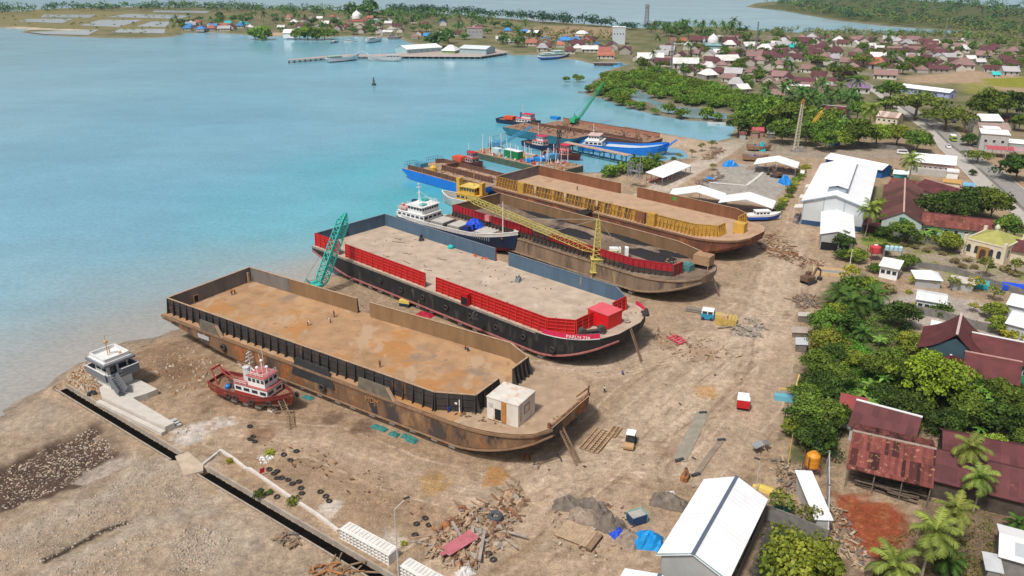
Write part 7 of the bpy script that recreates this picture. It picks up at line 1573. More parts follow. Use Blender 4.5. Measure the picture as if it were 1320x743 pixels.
gable('pier_hall','pale teal-grey hall with white roof at the root of the pier','warehouse',(598,58),(633,59.5),8,20,6,mat('ice_white_roof',(.62,.68,.70),.5,.05,.2),mat('teal_grey_hall_wall',(.34,.44,.46),.8,.1),.8,None,door=False)
gable('pier_kiosk','white hip-roofed kiosk with green wall between the two pier halls','kiosk',(572,58),(590,58.5),8,14,4,white_roof,mat('grass_green_wall',(.25,.40,.20),.8,.1),.8,None,hip=5,door=False)
gable('shore_house','white house alone on the sandy gap between far mangroves','house',(366,38),(381,38),9,14,6,white_roof,white,.8,None,door=False)
gable('field_house','white-roofed house on dark posts alone in the brown far field','house',(681,39),(695,39.5),7,10,5,white_roof,timber_wall,.8,None,door=False)
gable('field_house','white hip-roofed house alone in the tan far field, the right one','house',(743,39.5),(757,40),7,11,4.5,white_roof,cream_wall,.8,None,hip=4,door=False)
o=MB();P=at(833,35);t=thing('light_tower','grey lattice light tower on the far headland','tower',P);lattice(o,(0,0,0),(0,0,24),5,3.4,6,.5);o.bx(-2.4,2.4,-2.4,2.4,24,28);o.build('tower_frame',steel,t)
for x,yb,yt,lab in((864,100,48,'thin grey radio mast in the packed town'),(973,72,28,'thin grey radio mast above the far edge of town'),(1217,52,30,'thin mast at the far edge of the houses')):
 P=at(x,yb);t=thing('radio_mast',lab,'mast',P);o=MB();lattice(o,(0,0,0),(0,0,min(45,zat(P,yt))),1.4,.8,12,.16);o.build('mast_frame',steel,t)
avoid=lambda x,y:min(seg_dist(np.array([x]),np.array([y]),W(RL),False)[0],seg_dist(np.array([x]),np.array([y]),W(RR),False)[0])<9
SHW=shore_w
def scatter(kinds,poly,n,lo,hi,label,group,seed,gap=4.5,hgap=6.0,shore=2.0,ponds=False,cat=None):
 w=W(poly);xs,ys=[p[0]for p in w],[p[1]for p in w];r=random.Random(seed);rs=np.random.RandomState(seed)
 X,Y=rs.uniform(min(xs),max(xs),n*40),rs.uniform(min(ys),max(ys),n*40)
 k=(seg_dist(X,Y,w,True)>1)&(seg_dist(X,Y,SHW,True)>shore)&(np.minimum(seg_dist(X,Y,W(RL),False),seg_dist(X,Y,W(RR),False))>8)
 for p in PONDS:k&=seg_dist(X,Y,p,True)<-1.5
 out=[]
 for x,y in zip(X[k],Y[k]):
  if len(out)>=n:break
  if any((x-a)**2+(y-b_)**2<gap**2 for a,b_ in out)or any((x-a)**2+(y-b_)**2<hgap**2 for a,b_,_ in placed):continue
  out.append((x,y));plant_at(r.choice(kinds),(x,y,0),r.uniform(lo,hi),label,group,cat)
scatter(['mangrove'],[(768,122),(778,100),(850,93),(885,106),(960,124),(1000,140),(945,152),(905,140),(860,136),(838,126),(800,132)],150,3.2,5.2,'bright green mangrove crown in the thicket round the inlet','mangrove thicket round the inlet',11,4.2,5,1.0)
for i,(x,y,s_)in enumerate(((772,122,4),(786,128,4),(800,134,4),(812,138,3.4),(826,140,3.6),(843,146,2.4),(862,145,4),(878,151,4),(912,152,4.5),(925,154,3),(780,118,4.5),(795,124,4),(760,118,3.5),(730,104,3),(747,104,3.4),(742,101,2.6))):plant_at('mangrove',at(x,y,0),s_,'mangrove clump standing out in the water or along the thin dyke','mangrove clumps along the dyke')
scatter(['town','town','palm_far'],[(800,90),(850,60),(1010,48),(1115,58),(1105,118),(1050,130),(1000,132),(905,103)],105,2.8,5.0,'green tree between the packed town roofs','trees between the town roofs',12,6,5.6)
scatter(['town','town','rain','palm_far'],[(1100,50),(1240,56),(1330,62),(1330,98),(1240,92),(1150,100),(1125,92)],100,3.0,5.4,'green tree among the houses right of the coast road','trees right of the coast road',13,6,5.6)
for i,(x,y,w)in enumerate(((1052,74,34),(1090,90,42),(1115,75,34),(1105,100,30))):plant('rain',x,y,w,'broad olive rain tree standing over the town roofs','rain trees in the town')
scatter(['palm_far','palm_far','broad_far'],[(838,40),(880,37),(960,42),(962,52),(900,52),(840,50)],60,4.2,6.0,'coconut palm or tall tree in the grove on the far shore of town','palm grove behind the town',14,6)
scatter(['broad_far','palm_far','broad_far'],[(1000,130),(1060,128),(1110,125),(1100,150),(1000,160),(950,150)],40,4,5.6,'thick green tree between the mangroves and the town','trees between mangroves and town',15,6,7)
scatter(['broad_far','palm_far'],[(222,44),(340,42),(480,46),(700,62),(700,44),(560,24),(340,20),(225,30)],120,4.0,6.6,'tree scattered among the far village houses','trees of the far villages',16,10,8)
for i,(x,y,w)in enumerate(((328,44,20),(341,43.5,24),(386,43.5,22),(396,43,26),(408,43.5,24),(418,43.5,22),(430,42,12),(565,48,26),(556,51,18),(578,46,20),(452,12,20),(475,10,26),(648,50,14),(668,52,18))):plant('mangrove'if i<7 else 'broad_far',x,y,w,('mangrove mound on the far shore beside the sandy gap'if i<7 else 'tall dark tree standing over the far village'),'dark trees along the far shore')
def woodland(label,poly,n,lo,hi,seed,m=L_far,leaf=2.0,per=22,hh=.7,line=None):
 w=W(poly);xs,ys=[p[0]for p in w],[p[1]for p in w];r=np.random.RandomState(seed);X,Y=r.uniform(min(xs),max(xs),n*6),r.uniform(min(ys),max(ys),n*6);k=(seg_dist(X,Y,w,True)>0)&(seg_dist(X,Y,SHW,True)>2);X,Y=X[k][:n],Y[k][:n]
 cl=[]
 for x,y in zip(X,Y):s_=r.uniform(lo,hi);cl.append(((x,y,s_*r.uniform(.6,1.1)),(s_,s_,s_*hh),per,r.uniform(0,1)))
 return tag(leaf_mesh('woodland',cl,leaf,seed,m),label,'woodland',kind='stuff')
L_hill=lf('leaf_hill','#24443a','#66823f',hue=.03)
L_hillb=lf('leaf_hill_pale','#4d6238','#8d9456')
L_band=lf('leaf_band','#1d3f38','#3f6a42')
woodland('dark wood on the hill across the narrow bay',[(985,8),(1040,-1),(1250,3),(1320,12),(1500,30),(1500,60),(1330,58),(1240,42),(1140,33),(1080,26),(1020,14)],620,5,11,401,L_hill,2.6,30,.75)
woodland('paler scrub along the near foot of the hill across the bay',[(1000,12),(1080,24),(1140,31),(1240,41),(1330,56),(1330,40),(1200,22),(1080,12)],330,4,7,402,L_hillb,2.2,24,.7)
woodland('dark band of trees along the back shore of the peninsula',[(500,15),(560,17),(640,20),(720,28),(792,34),(790,37),(700,31),(600,22),(500,18)],240,5,9,403,L_band,2.6,26,.8)
woodland('palms and trees behind the far villages',[(330,12),(500,17),(620,24),(640,30),(560,26),(330,18)],230,4,8,404,L_far,2.4,24,.9)
woodland('trees behind the fish ponds',[(215,10),(330,12),(330,18),(215,14)],110,5,9,405,L_hill,2.6,24,.9)
woodland('pale scrub and dark trees at the far left behind the ponds',[(55,12.5),(215,10),(215,13.5),(110,15),(55,17)],90,4,9,406,L_hill,2.8,24,.8)
woodland('small trees at the far left end of the ponds',[(-60,16),(48,14),(46,19),(-60,21)],60,5,9,407,L_far,2.6,22,1.0)
woodland('low scrub at the far edge of town by the bay',[(985,42),(1100,45),(1240,46),(1330,58),(1330,66),(1240,52),(1100,49),(985,46)],240,3,5.5,408,L_hillb,1.8,22,.8)
woodland('low trees on the far headland by the light tower',[(800,37),(850,37),(850,39),(800,40)],40,3,6,409,L_band,2.0,22,.9)
woodland('pale scrub between the far fields and the villages',[(640,50),(700,40),(790,46),(800,58),(700,60)],120,2,4.5,410,L_hillb,1.8,18,.8)
woodland('olive grass clumps on the pond banks',[(-20,22),(240,20),(225,47),(120,47),(100,42),(0,33)],70,1.5,3.2,411,L_olive,1.5,14,.6)
# ------------------------------------------------------------------ things lying about the yard
def scrap_meshes(n,poly,seed,mats_,label,name,smin,smax,kind='stuff',hmul=.6,sink=0,plank=0,zf=None):
 w=W(poly);xs,ys=[p[0]for p in w],[p[1]for p in w];r=random.Random(seed);rs=np.random.RandomState(seed);X,Y=rs.uniform(min(xs),max(xs),n*5),rs.uniform(min(ys),max(ys),n*5);k=seg_dist(X,Y,w,True)>0;o=MB()
 for x,y in list(zip(X[k],Y[k]))[:n]:
  s_=smin+(smax-smin)*r.random()**2.5;z=gz(x,y)-sink*s_
  if r.random()<plank:a=Vector((x,y,z+r.uniform(.05,.5)));d=Vector((r.uniform(-1,1),r.uniform(-1,1),r.uniform(-.08,.12))).normalized()*s_*r.uniform(1,2.2);o.bar(a,a+d,r.uniform(.12,.4),.1,r.randrange(len(mats_)))
  else:o.rock((x,y,z),(s_,s_*r.uniform(.5,.9),s_*hmul*r.uniform(.6,1.1)),r,r.randrange(len(mats_)))
 return tag(o.build(name,mats_),label,name.replace('_',' '),kind=kind)
_fi=np.argsort(fy)
def gz(x,y):
 """ground height from the terrain grid"""
 i=int(np.clip(np.searchsorted(fy,y),1,len(fy)-1));f=(y-fy[i-1])/(fy[i]-fy[i-1])
 j=int(np.clip(np.searchsorted(ta,x/y),1,len(ta)-1));g=(x/y-ta[j-1])/(ta[j]-ta[j-1])
 return float((Z[i-1,j-1]*(1-g)+Z[i-1,j]*g)*(1-f)+(Z[i,j-1]*(1-g)+Z[i,j]*g)*f)
def gp(px_,py_,dz=0.0):
 p=at(px_,py_);p.z=gz(p.x,p.y)+dz;return p
st_p,st_d,st_t=mat('pale_stone',(.42,.355,.285),.9,.25,1.5),mat('grey_stone',(.34,.29,.24),.9,.25,1.5),mat('tan_stone',(.42,.32,.22),.9,.25,1.5)
scrap_meshes(2300,[(-60,640),(0,605),(60,575),(122,549),(150,578),(140,592),(104,606),(90,622),(40,640),(0,655),(-60,680)],1,[st_p,st_t,st_t,st_d,st_d],'broken stones lying in the dark mud pit','stones',.12,.7,hmul=.4,sink=.12)
scrap_meshes(2200,[(0,690),(60,660),(120,635),(180,598),(240,600),(262,640),(200,668),(120,692),(40,735),(0,743)],2,[st_p,st_d,st_d],'small grey rubble spread below the mud pit','rubble',.12,.5)
scrap_meshes(700,[(220,700),(250,675),(296,690),(298,712),(262,740),(222,742)],3,[st_p,st_d],'heap of grey stones by the bottom edge','stones',.2,.65)
scrap_meshes(420,[(60,745),(110,715),(180,688),(215,690),(190,720),(150,745)],4,[st_p,st_t,st_d],'scattered rubble at the lower left','rubble',.15,.6)
scrap_meshes(900,[(80,488),(110,462),(130,470),(135,500),(110,505)],5,[st_t,st_p,mat('rust_stone',(.30,.16,.08),.9,.2)],'rough rocks along the shore behind the control house','rocks',.3,1.1)
scrap_meshes(300,[(180,470),(240,445),(300,480),(290,515),(220,510)],6,[st_t,mat('rust_stone',None),st_p],'scattered rusty lumps on the mud behind the red tug','rubble',.15,1.0)
scrap_meshes(520,[(545,700),(590,665),(640,650),(668,620),(675,650),(655,700),(610,738),(575,735)],7,[rusty,mat('tan_scrap',(.38,.26,.17),.9,.3,1),wood,mat('pale_scrap',None)],'tangled heap of rusty plates, beams and timber','scrap_heap',.3,2.2,plank=.55)
scrap_meshes(200,[(310,580),(420,620),(520,690),(560,660),(480,600),(380,560)],8,[st_t,rusty,wood],'small litter on the brown yard ground','litter',.1,.55,plank=.2)
scrap_meshes(260,[(700,640),(800,650),(830,700),(760,735),(700,700)],9,[st_t,rusty,wood,st_p],'small litter round the timber platform','litter',.1,.6,plank=.3)
scrap_meshes(260,[(840,425),(920,440),(960,460),(900,470),(850,450)],10,[st_t,rusty,wood],'small litter behind the red panels','litter',.12,.7,plank=.35)
scrap_meshes(300,[(640,470),(700,455),(990,480),(1010,600),(860,640),(700,610)],11,[st_t,dark_steel,st_p],'thin litter on the middle of the yard','litter',.08,.38,plank=.15)
scrap_meshes(240,[(430,380),(620,450),(680,480),(560,450),(440,400)],12,[wood,st_p,rusty],'offcuts between the two nearest barges','litter',.15,.8,plank=.4)
scrap_meshes(320,[(940,180),(1010,178),(1100,190),(1090,178),(1000,166)],13,[rusty,wood,steel,yellow_paint],'old plates and machine parts before the mangrove belt','scrap_heap',.4,2.4,plank=.5)
scrap_meshes(160,[(1000,590),(1040,600),(1035,640),(1000,630)],14,[wood,grey_wood,st_t],'brushwood and planks by the orange tank','litter',.2,1.2,plank=.7)
scrap_meshes(300,[(1060,640),(1085,660),(1120,715),(1110,735),(1066,700)],15,[wood,grey_wood,st_t],'dark brushwood and soil clods beside the red soil','litter',.2,1.0,plank=.4)
def one(name,label,cat,px_,py_,rz,parts,group=None,dz=0.0):
 t=thing(name,label,cat,gp(px_,py_,dz),rz,group)
 for nm,m_,fn in parts:o=MB();fn(o);o.build(nm,m_,t)
 return t
tm=MB();tm.torus((0,0,.15),.38,.16,16,8);tp=None
TY=[(347,606),(353,611),(357,608),(357,617),(363,617),(371,620),(377,625),(385,622),(388,630),(389,637),(366,588),(374,594),(382,583),(413,635),(420,641),(424,647),(322,567),(328,570),(326,564),(336,633),(357,641),(344,637),(537,676),(548,669),(553,678),(535,690),(618,662),(630,715),(636,722),(184,495),(322,551),(744,693),(748,686)]
for i,(x,y)in enumerate(TY):
 P=gp(x,y,.02);lab,g=('old tyre in the row along the planter strip','tyres along the planter strip')if i<13 else(('old tyre in the small heap right of the tyre row','tyres in a small heap')if i<16 else(('old tyre in the cluster between red tug and planter','tyres below the red tug')if i<19 else(('old tyre inside the planter strip','tyres in the planter')if i<22 else(('old tyre lying left of the scrap heap','tyres by the scrap heap')if i<29 else(('lone tyre beside the control house platform',None),('lone tyre in front of the red tug ladder',None),('tyre lying on the timber platform','tyres on the timber platform'),('tyre lying on the timber platform','tyres on the timber platform'))[i-29]))))
 if tp is None:tp=tm.build('tyre',black_rubber);o=tp
 else:o=tp.copy();C.objects.link(o)
 if 'group'in o:del o['group']
 o.location=P;o.rotation_euler=(rng.uniform(-.25,.25),rng.uniform(-.25,.25),0);tag(o,lab,'tyre',g)
o=MB();o.torus((0,0,.35),.85,.42,18,9);tag(o.build('tyre',mat('grey_rubber',(.07,.075,.085),.8,.2),None,gp(638,671,.1)),'big grey tyre on the edge of the scrap heap','tyre')
o=MB();o.frame((0,0,.6),(2.6,.5,.15),(-.25,1.0,.1),(0,0,.04));o.frame((-2.6,-.6,.35),(1.0,.2,-.1),(-.1,.4,0),(0,0,.03));tag(o.build('steel_plate',mat('dull_pink_red',(.42,.13,.15),.6,.2,1),None,gp(594,708,.3),R(30)),'dull pink-red steel plate on top of the scrap heap','plate')
for lab,(x,y),(x2,y2)in(('long grey beam standing slantwise in the scrap heap',(583,682),(597,704)),('short grey beam leaning in the scrap heap',(609,690),(611,708)),('pale timber lying across the scrap heap',(618,728),(625,690))):a,b_=gp(x,y,.9),gp(x2,y2,.6);o=MB();o.bar((0,0,0),b_-a,.45,.3);tag(o.build('beam',mat('grey_beam',(.32,.27,.24),.8,.2),None,a),lab,'beam')
def hollow(label,pa,pb,nx,nz_,dep):
 a,b_=gp(*pa),gp(*pb);L=(b_-a).length;t=thing('hollow_block_stack',label,'block stack',a,ang(a,b_));h=1.7;o=MB();o.bx(0,L,.35,dep,0,h);cw=L/nx;ch=h/nz_
 for i in range(nx+1):o.bx(i*cw-.06,i*cw+.06,0,.36,0,h)
 for k in range(nz_+1):o.bx(0,L,.004,.356,max(0,k*ch-.05),k*ch+.05)
 for i in range(nx):o.bx(i*cw+cw*.15,i*cw+cw*.85,.6,dep-.3,h,h+.12)
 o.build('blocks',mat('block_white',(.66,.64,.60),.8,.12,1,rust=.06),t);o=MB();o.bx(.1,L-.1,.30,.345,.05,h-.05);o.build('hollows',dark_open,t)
hollow('white stack of hollow concrete blocks beside the drain, with the lamp post at its end',(438,694),(501,729),14,3,2.2);hollow('white stack of hollow concrete blocks at the bottom edge, right of the lamp post',(515,742),(575,776),13,3,2.2)
o=MB();q=[gp(x,y,.2)for x,y in((284,582),(300,592),(318,606))];q2=[gp(x,y,.25)for x,y in((322,606),(375,643),(408,664),(436,686))]
for a,b_ in zip(q+q2,(q+q2)[1:]):o.bar(a,b_,.45,.5)
o.bar(gp(262,600,.2),gp(284,583,.2),.3,.4);tag(o.build('planter_edge',mat('planter_white',(.60,.55,.50),.85,.15,1)),'long low white edging of the planter strip beside the drain','edging')
def pole(label,base,ytop,arm=None,m=None,name='lamp_post',r=.09,cat='lamp post'):
 P=gp(*base);h=zat(P,ytop);t=thing(name,label,cat,P);o=MB();o.tube((0,0,-.2),(0,0,h),r*1.3,8,r*.7);o.build('pole',m or mat('galvanised',(.50,.50,.49),.5,.08),t)
 if arm:q=Vector((arm[0],arm[1],h+arm[2]));o=MB();o.tube((0,0,h),q,r*.7,6);o.build('arm',MATS['galvanised'],t);o=MB();o.box(q,(.9,.3,.16),math.atan2(arm[1],arm[0]));o.build('lamp_head',dark_steel,t)
pole('tall grey lamp post with a single arm at the block stacks',(514,743),657,(1.6,1.0,1.2));pole('thin pale pole standing on the sand beside the planter corner',(281,588),528,None,None,'pole',.05,'pole');pole('pale lamp pole behind the white shed roof',(974,636),597,(-.4,.3,.5),None,'lamp_post',.08)
pole('white post in front of the annex, by the olive bush',(1094,350),322,(.5,.6,.2),white);pole('thin white pole at the open shed beside the rust barge',(901,262),236,None,None,'pole',.08,'pole');pole('thin white pole in front of the farthest open shed',(999,228),206,None,None,'pole',.08,'pole');pole('white pole in the rust barge gap by the dock trees',(824,232),201,None,None,'pole',.08,'pole')
pole('tall street pole in front of the pink-red shop canopy',(1295,206),183,(.8,0,.3));pole('bamboo pole leaning by the orange water tank',(1016,598),560,None,mat('bamboo',(.55,.38,.10),.7,.1),'pole',.09,'pole')
one('timber_platform','square timber platform with tyres on it in the lower yard','platform',743,691,R(-32),[('deck_boards',mat('pale_deck_boards',(.40,.29,.19),.9,.25,1.2),lambda o:[o.bx(-2.6+i*.52,-2.1+i*.52,-2.0,2.0,.35,.47)for i in range(10)]),('bearers',wood,lambda o:[o.bx(-2.8,2.8,y-.12,y+.12,.1,.34)for y in(-1.7,0,1.7)]+[o.bx(2.7,3.6,-2.2,1.6,.0,.5+.1*k)for k in range(2)])])
def tarp(label,px_,py_,size,h,m_,seed,rz=0.0,name='tarpaulin'):
 r=random.Random(seed);o=MB();nx,ny=9,7;P=[[((i/nx-.5)*size[0],(j/ny-.5)*size[1],0)for i in range(nx+1)]for j in range(ny+1)];vv=[]
 for row in P:
  for x,y,z in row:e=max(abs(x)/size[0],abs(y)/size[1])*2;zz=h*1.5*max(0,1-e**2.6)*r.uniform(.45,1.15)+(.02 if e>.95 else.15*r.random());vv.append((x+r.uniform(-.12,.12)*size[0]/4,y+r.uniform(-.12,.12)*size[1]/4,zz))
 o.add(vv,[(j*(nx+1)+i,j*(nx+1)+i+1,(j+1)*(nx+1)+i+1,(j+1)*(nx+1)+i)for j in range(ny)for i in range(nx)])
 return tag(o.build(name,m_,None,gp(px_,py_,.03),rz),label,'tarpaulin')
grt,dkt=mat('grey_brown_tarp',(.27,.21,.165),.85,.3,1.2),mat('dark_grey_tarp',(.165,.135,.11),.75,.3,1.2)
tarp('grey covered heap, leftmost of the row above the timber platform',734,654,(5.5,2.6),1.3,dkt,1,R(-10));tarp('long dark covered heap above the timber platform, middle of the row',764,659,(5.6,2.6),1.5,dkt,2,R(-35));tarp('brownish covered heap just above the timber platform',754,668,(5,3.4),.9,grt,3,R(-15));tarp('dark covered heap right of the timber platform',787,681,(4.6,3.0),1.5,dkt,4,R(-30));tarp('grey-brown sheet heap beside the bright blue tarpaulin',811,697,(3.6,3.4),1.0,grt,5,R(-35));tarp('bright blue tarpaulin heap next to the big white shed',835,700,(4.6,3.4),1.3,mat('cyan_blue_tarp',(.01,.25,.60),.5,.12,1.2),6,R(-10));tarp('small royal blue tarpaulin between covered heaps',796,690,(2.2,1.6),.7,mat('royal_blue_tarp',None),7,.6)
one('generator_box','teal and navy generator box in the lower yard beside the covered heaps','generator',821,673,R(25),[('casing',[mat('navy_casing',(.02,.055,.14),.5,.1),mat('teal_casing',(.06,.45,.42),.5,.1)],lambda o:(o.bx(-1.4,1.2,-.9,.9,.15,1.5),o.bx(1.2,1.32,-.9,.9,.1,1.6,1),o.bx(-1.4,1.2,.9,1.0,.1,1.6,1))),('top_cover',mat('grey_top',(.38,.36,.33),.6,.1),lambda o:o.bx(-1.3,1.1,-.8,.8,1.5,1.6))])
tarp('dark sheeted scrap heap beside the upper corner of the white shed',862,650,(6,3),1.2,dkt,8,R(-20));one('machine_part','rusty winch frame near the upper corner of the white shed','machine part',883,618,R(60),[('frame',rusty,lambda o:(o.bx(-.9,.9,-.6,.6,0,.9),o.bar((-.8,0,.9),(-.4,0,2),.3),o.bar((.6,-.4,.2),(.9,.3,1.7),.4)))])
tarp('small white sheet on the scrap beside the white shed',864,638,(1.7,1.2),.3,white,9,.2)
def frame_ladder(label,px_,py_,L,w,n,rz):
 one('timber_gangway',label,'gangway',px_,py_,rz,[('side_rails',mat('tan_timber',(.40,.26,.15),.85,.2,1),lambda o:[o.bx(-L/2,L/2,y-.11,y+.11,.2,.42)for y in[(-.5+k/(n-1))*w for k in range(n)]]),('rungs',wood,lambda o:[o.bx(x-.1,x+.1,-w/2-.1,w/2+.1,.08,.2)for x in[(-.5+k/10)*L for k in range(11)]])])
frame_ladder('set of four long timber rails lying beside the bow ladder',770,569,7.4,3.4,5,R(60));frame_ladder('short timber frame lying beside the four long rails',792,558,3.4,1.5,3,R(62))
for lab,pts,w,m_ in(('long grey-green mat strip on the yard below the brown stain',[(906,533),(893,560),(876,594)],2.3,mat('grey_green_mat',(.27,.245,.195),.9,.2,.6)),('narrow dark mat strip beside the long grey-green one',[(930,568),(915,588),(897,613)],1.0,mat('dark_mat',(.24,.19,.145),.9,.25,.6))):
 o=MB();q=[gp(x,y)for x,y in pts]
 for a,b_ in zip(q,q[1:]):o.bar(a+Vector((0,0,.1)),b_+Vector((0,0,.1)),w,.12)
 o.box(q[-1]+Vector((0,0,.2)),(1.6,.5,.4),.4,1);o.box(q[0]+Vector((0,0,.2)),(1.5,.5,.35),.2,1);tag(o.build('conveyor_mat',[m_,dark_steel]),lab,'mat strip')
def wheels(t,xs,ys,r,w=.3):
 for x in xs:
  for y in ys:o=MB();o.tube((x,y-w/2,r),(x,y+w/2,r),r,12);wl_=o.build('wheel',black_rubber,t);o=MB();o.tube((x,y-w/2-.01,r),(x,y+w/2+.01,r),r*.5,8);o.build('rim',steel,wl_)
def car(label,px_,py_,rz,m_,L=4.3,tall=1.5,z=None,box=False,name='parked_car',cat='car',bed=None):
 P=gp(px_,py_);P.z=.17 if z else P.z;t=thing(name,label,cat,P,rz);w=.86;o=MB();h=L/2
 prof=[(-h,.45),(-h,.85),(-h+.3,.95),(-h+.55,tall),(h-1.9,tall),(h-1.15,.98),(h-.1,.82),(h,.5),(h,.35),(-h,.35)]if not box else[(-h,.4),(-h,tall),(h-.7,tall),(h-.25,1.2),(h,1.0),(h,.4)]
 o.loft([[(x,y*(1 if z_<1 else.9),z_)for x,z_ in prof]for y in(-w,w)]);o.build('body',m_,t);o=MB()
 for s_ in(-1,1):o.add([(x,s_*w*.955,z_)for x,z_ in([(-h+.55,1.0),(h-1.35,1.0),(h-1.95,tall-.1),(-h+.72,tall-.1)]if not box else[(-h+.4,1.2),(h-.5,1.2),(h-.8,tall-.2),(-h+.4,tall-.2)])],[(0,1,2,3)if s_<0 else(3,2,1,0)])
 o.add([(h-1.15,y,1.0)for y in(-.75,.75)]+[(h-1.86,y,tall-.05)for y in(.7,-.7)]if not box else[(h-.22,y,1.25)for y in(-.75,.75)]+[(h-.66,y,tall-.15)for y in(.7,-.7)],[(0,1,2,3)])
 for v in range(len(o.v)-4,len(o.v)):o.v[v]=(o.v[v][0]+.03,o.v[v][1],o.v[v][2]+.02)
 o.build('windows',dark_glass,t);wheels(t,(-h+.8,h-.8),(-w+.08,w-.08),.33);return t
pw,pb_,=mat('car_white',(.75,.75,.74),.3,.03),mat('car_blue',(.02,.05,.16),.3,.03)
rdir=ang(at(1215,168),at(1250,200))
car('dark blue car driving on the coast road beside the rain trees',1229,158,rdir,pb_,4.6,1.55,1);car('white car on the pale carriageway beside the green truck',1222,191,rdir,pw,4.3,1.5,1);car('small silver car far up the coast road',1162,132,rdir,mat('car_silver',(.55,.56,.57),.3,.03),4.2,1.5,1);car('white van at the garden wall left of the office',1163,199,R(-10),pw,4.8,2.0,None,True,'parked_van','van');car('white car on the works lane beside the farthest open shed',1034,224,R(70),pw,4.4,1.5);car('blue-grey car parked at the mint green shophouse',1256,189,rdir,mat('car_grey',(.12,.15,.20),.3,.03),4.3,1.5)
def truck(label,px_,py_,rz,cabm,bedm,L=6.5,z=None):
 P=gp(px_,py_);P.z=.17 if z else P.z;t=thing('truck',label,'truck',P,rz);h=L/2;o=MB();o.bx(h-1.8,h,-1.05,1.05,.5,2.4);o.build('cab',cabm,t);o=MB();o.bx(h-.02,h+.03,-.9,.9,1.4,2.2);o.build('windscreen',dark_glass,t);o=MB();o.bx(-h,h-1.95,-1.15,1.15,.8,2.5);o.build('cargo_box',bedm,t);o=MB();o.bx(-h-.05,h-1.9,-1.2,1.2,2.5,2.6);o.build('box_roof',white,t);wheels(t,(-h+1.2,h-1),(-.95,.95),.48,.35);return t
truck('yellow-green truck driving towards the junction',1228,182,rdir,mat('lime_cab',(.30,.42,.06),.5,.1),mat('lime_box',(.38,.46,.16),.6,.1),6.5,1);truck('small red and white truck standing alone on the open sand',957,526,R(75),white,red_paint,3.4)
def excavator(label,px_,py_,rz,m_,reach=4.5):
 t=thing('excavator',label,'excavator',gp(px_,py_),rz)
 for s_ in(-1,1):o=MB();o.loft([[(x,s_*1.1+y,z)for x,z in((-1.9,.3),(-1.6,0),(1.6,0),(1.9,.3),(1.9,.6),(1.6,.85),(-1.6,.85),(-1.9,.6))]for y in(-.3,.3)]);o.build('crawler_track',dark_steel,t)
 o=MB();o.bx(-2.1,1.0,-1.25,1.25,1.0,2.0);o.bx(-2.3,-1.0,-1.2,1.2,1.0,2.2);o.build('machine_body',m_,t);o=MB();o.bx(-.2,1.2,.2,1.2,1.0,2.9);o.build('cab',m_,t);o=MB();o.bx(1.17,1.24,.3,1.1,1.7,2.7);o.bx(0,1.0,1.18,1.24,1.7,2.7);o.build('cab_window',dark_glass,t)
 o=MB();a,b_,c=Vector((.9,-.3,1.6)),Vector((2.6,-.3,4.0)),Vector((reach,-.3,2.6));o.bar(a,b_,.4,.5);o.bar(b_,c,.35,.45);o.bar(c,c-Vector((.2,0,1.9)),.3,.35);o.build('boom',m_,t);o=MB();o.frame(c-Vector((.1,0,2.2)),(.45,0,.1),(0,.55,0),(-.1,0,.4));o.build('bucket',dark_steel,t)
excavator('dusty brown excavator at the edge of the sand lane below the annex',1042,365,R(35),mat('dusty_brown_paint',(.14,.085,.06),.7,.25,1));excavator('brown digger beside the gravel yard tarpaulin',1000,229,R(120),mat('dusty_brown_paint',None))
t=one('yellow_pontoon','yellow-framed tray lying behind the excavator','tray',1068,352,R(-18),[('tray_frame',mat('pale_ochre_tray',(.58,.42,.22),.7,.2),lambda o:(o.bx(-4,4,-2.2,-1.9,0,.8),o.bx(-4,4,1.9,2.2,0,.8),o.bx(-4.2,-3.9,-2.2,2.2,0,.8),o.bx(3.9,4.2,-2.2,2.2,0,.8))),('tray_bed',steel,lambda o:o.bx(-3.9,3.9,-1.9,1.9,0,.2))])
one('road_roller','small roller with white canopy and tan drum standing on the sand','roller',812,574,R(-108),[('canopy',white,lambda o:o.bx(-1.6,.3,-.8,.8,2.3,2.45)),('machine_body',dark_steel,lambda o:(o.bx(-1.6,.2,-.75,.75,.5,1.3),o.bx(-.2,.1,-.5,.5,1.3,1.7),[o.bx(x-.05,x+.05,y-.05,y+.05,1.2,2.3)for x in(-1.5,.2)for y in(-.7,.7)])),('roller_drum',mat('tan_drum',(.40,.25,.13),.8,.2,1),lambda o:o.tube((1.3,-.9,.7),(1.3,.9,.7),.7,16)),('rear_wheel',black_rubber,lambda o:[o.tube((-1.2,y-.25,.55),(-1.2,y+.25,.55),.55,12)for y in(-.7,.7)])])
one('steel_tubes','bundle of grey steel tubes beside the blue-windowed cab','tubes',899,402,R(-25),[('tubes',mat('grey_brown_tube',(.20,.17,.15),.7,.2),lambda o:[o.tube((-2.8,y,.3+z),(2.8,y+.2,.3+z),.22,7)for y,z in((-1,0),(-.5,0),(0,0),(.5,0),(1,0),(-.75,.4),(-.25,.4),(.25,.4))])])
one('truck_cab','blue and white truck cab standing beside the yellow machine','truck cab',912,411,R(-20),[('cab_shell',[mat('bright_cab_blue',(.03,.26,.42),.4,.1),white],lambda o:(o.bx(-1.5,1.5,-1.3,1.3,.3,1.6),o.bx(-1.4,1.4,-1.2,1.2,2.3,2.45,1),[o.bx(x-.1,x+.1,y-.1,y+.1,1.6,2.3,1)for x in(-1.3,0,1.3)for y in(-1.1,1.1)])),('cab_window',dark_glass,lambda o:o.bx(-1.3,1.3,-1.1,1.1,1.6,2.28)),('wheel',black_rubber,lambda o:[o.tube((x,y-.2,.4),(x,y+.2,.4),.42,10)for x in(-1,1)for y in(-1.2,1.2)])])
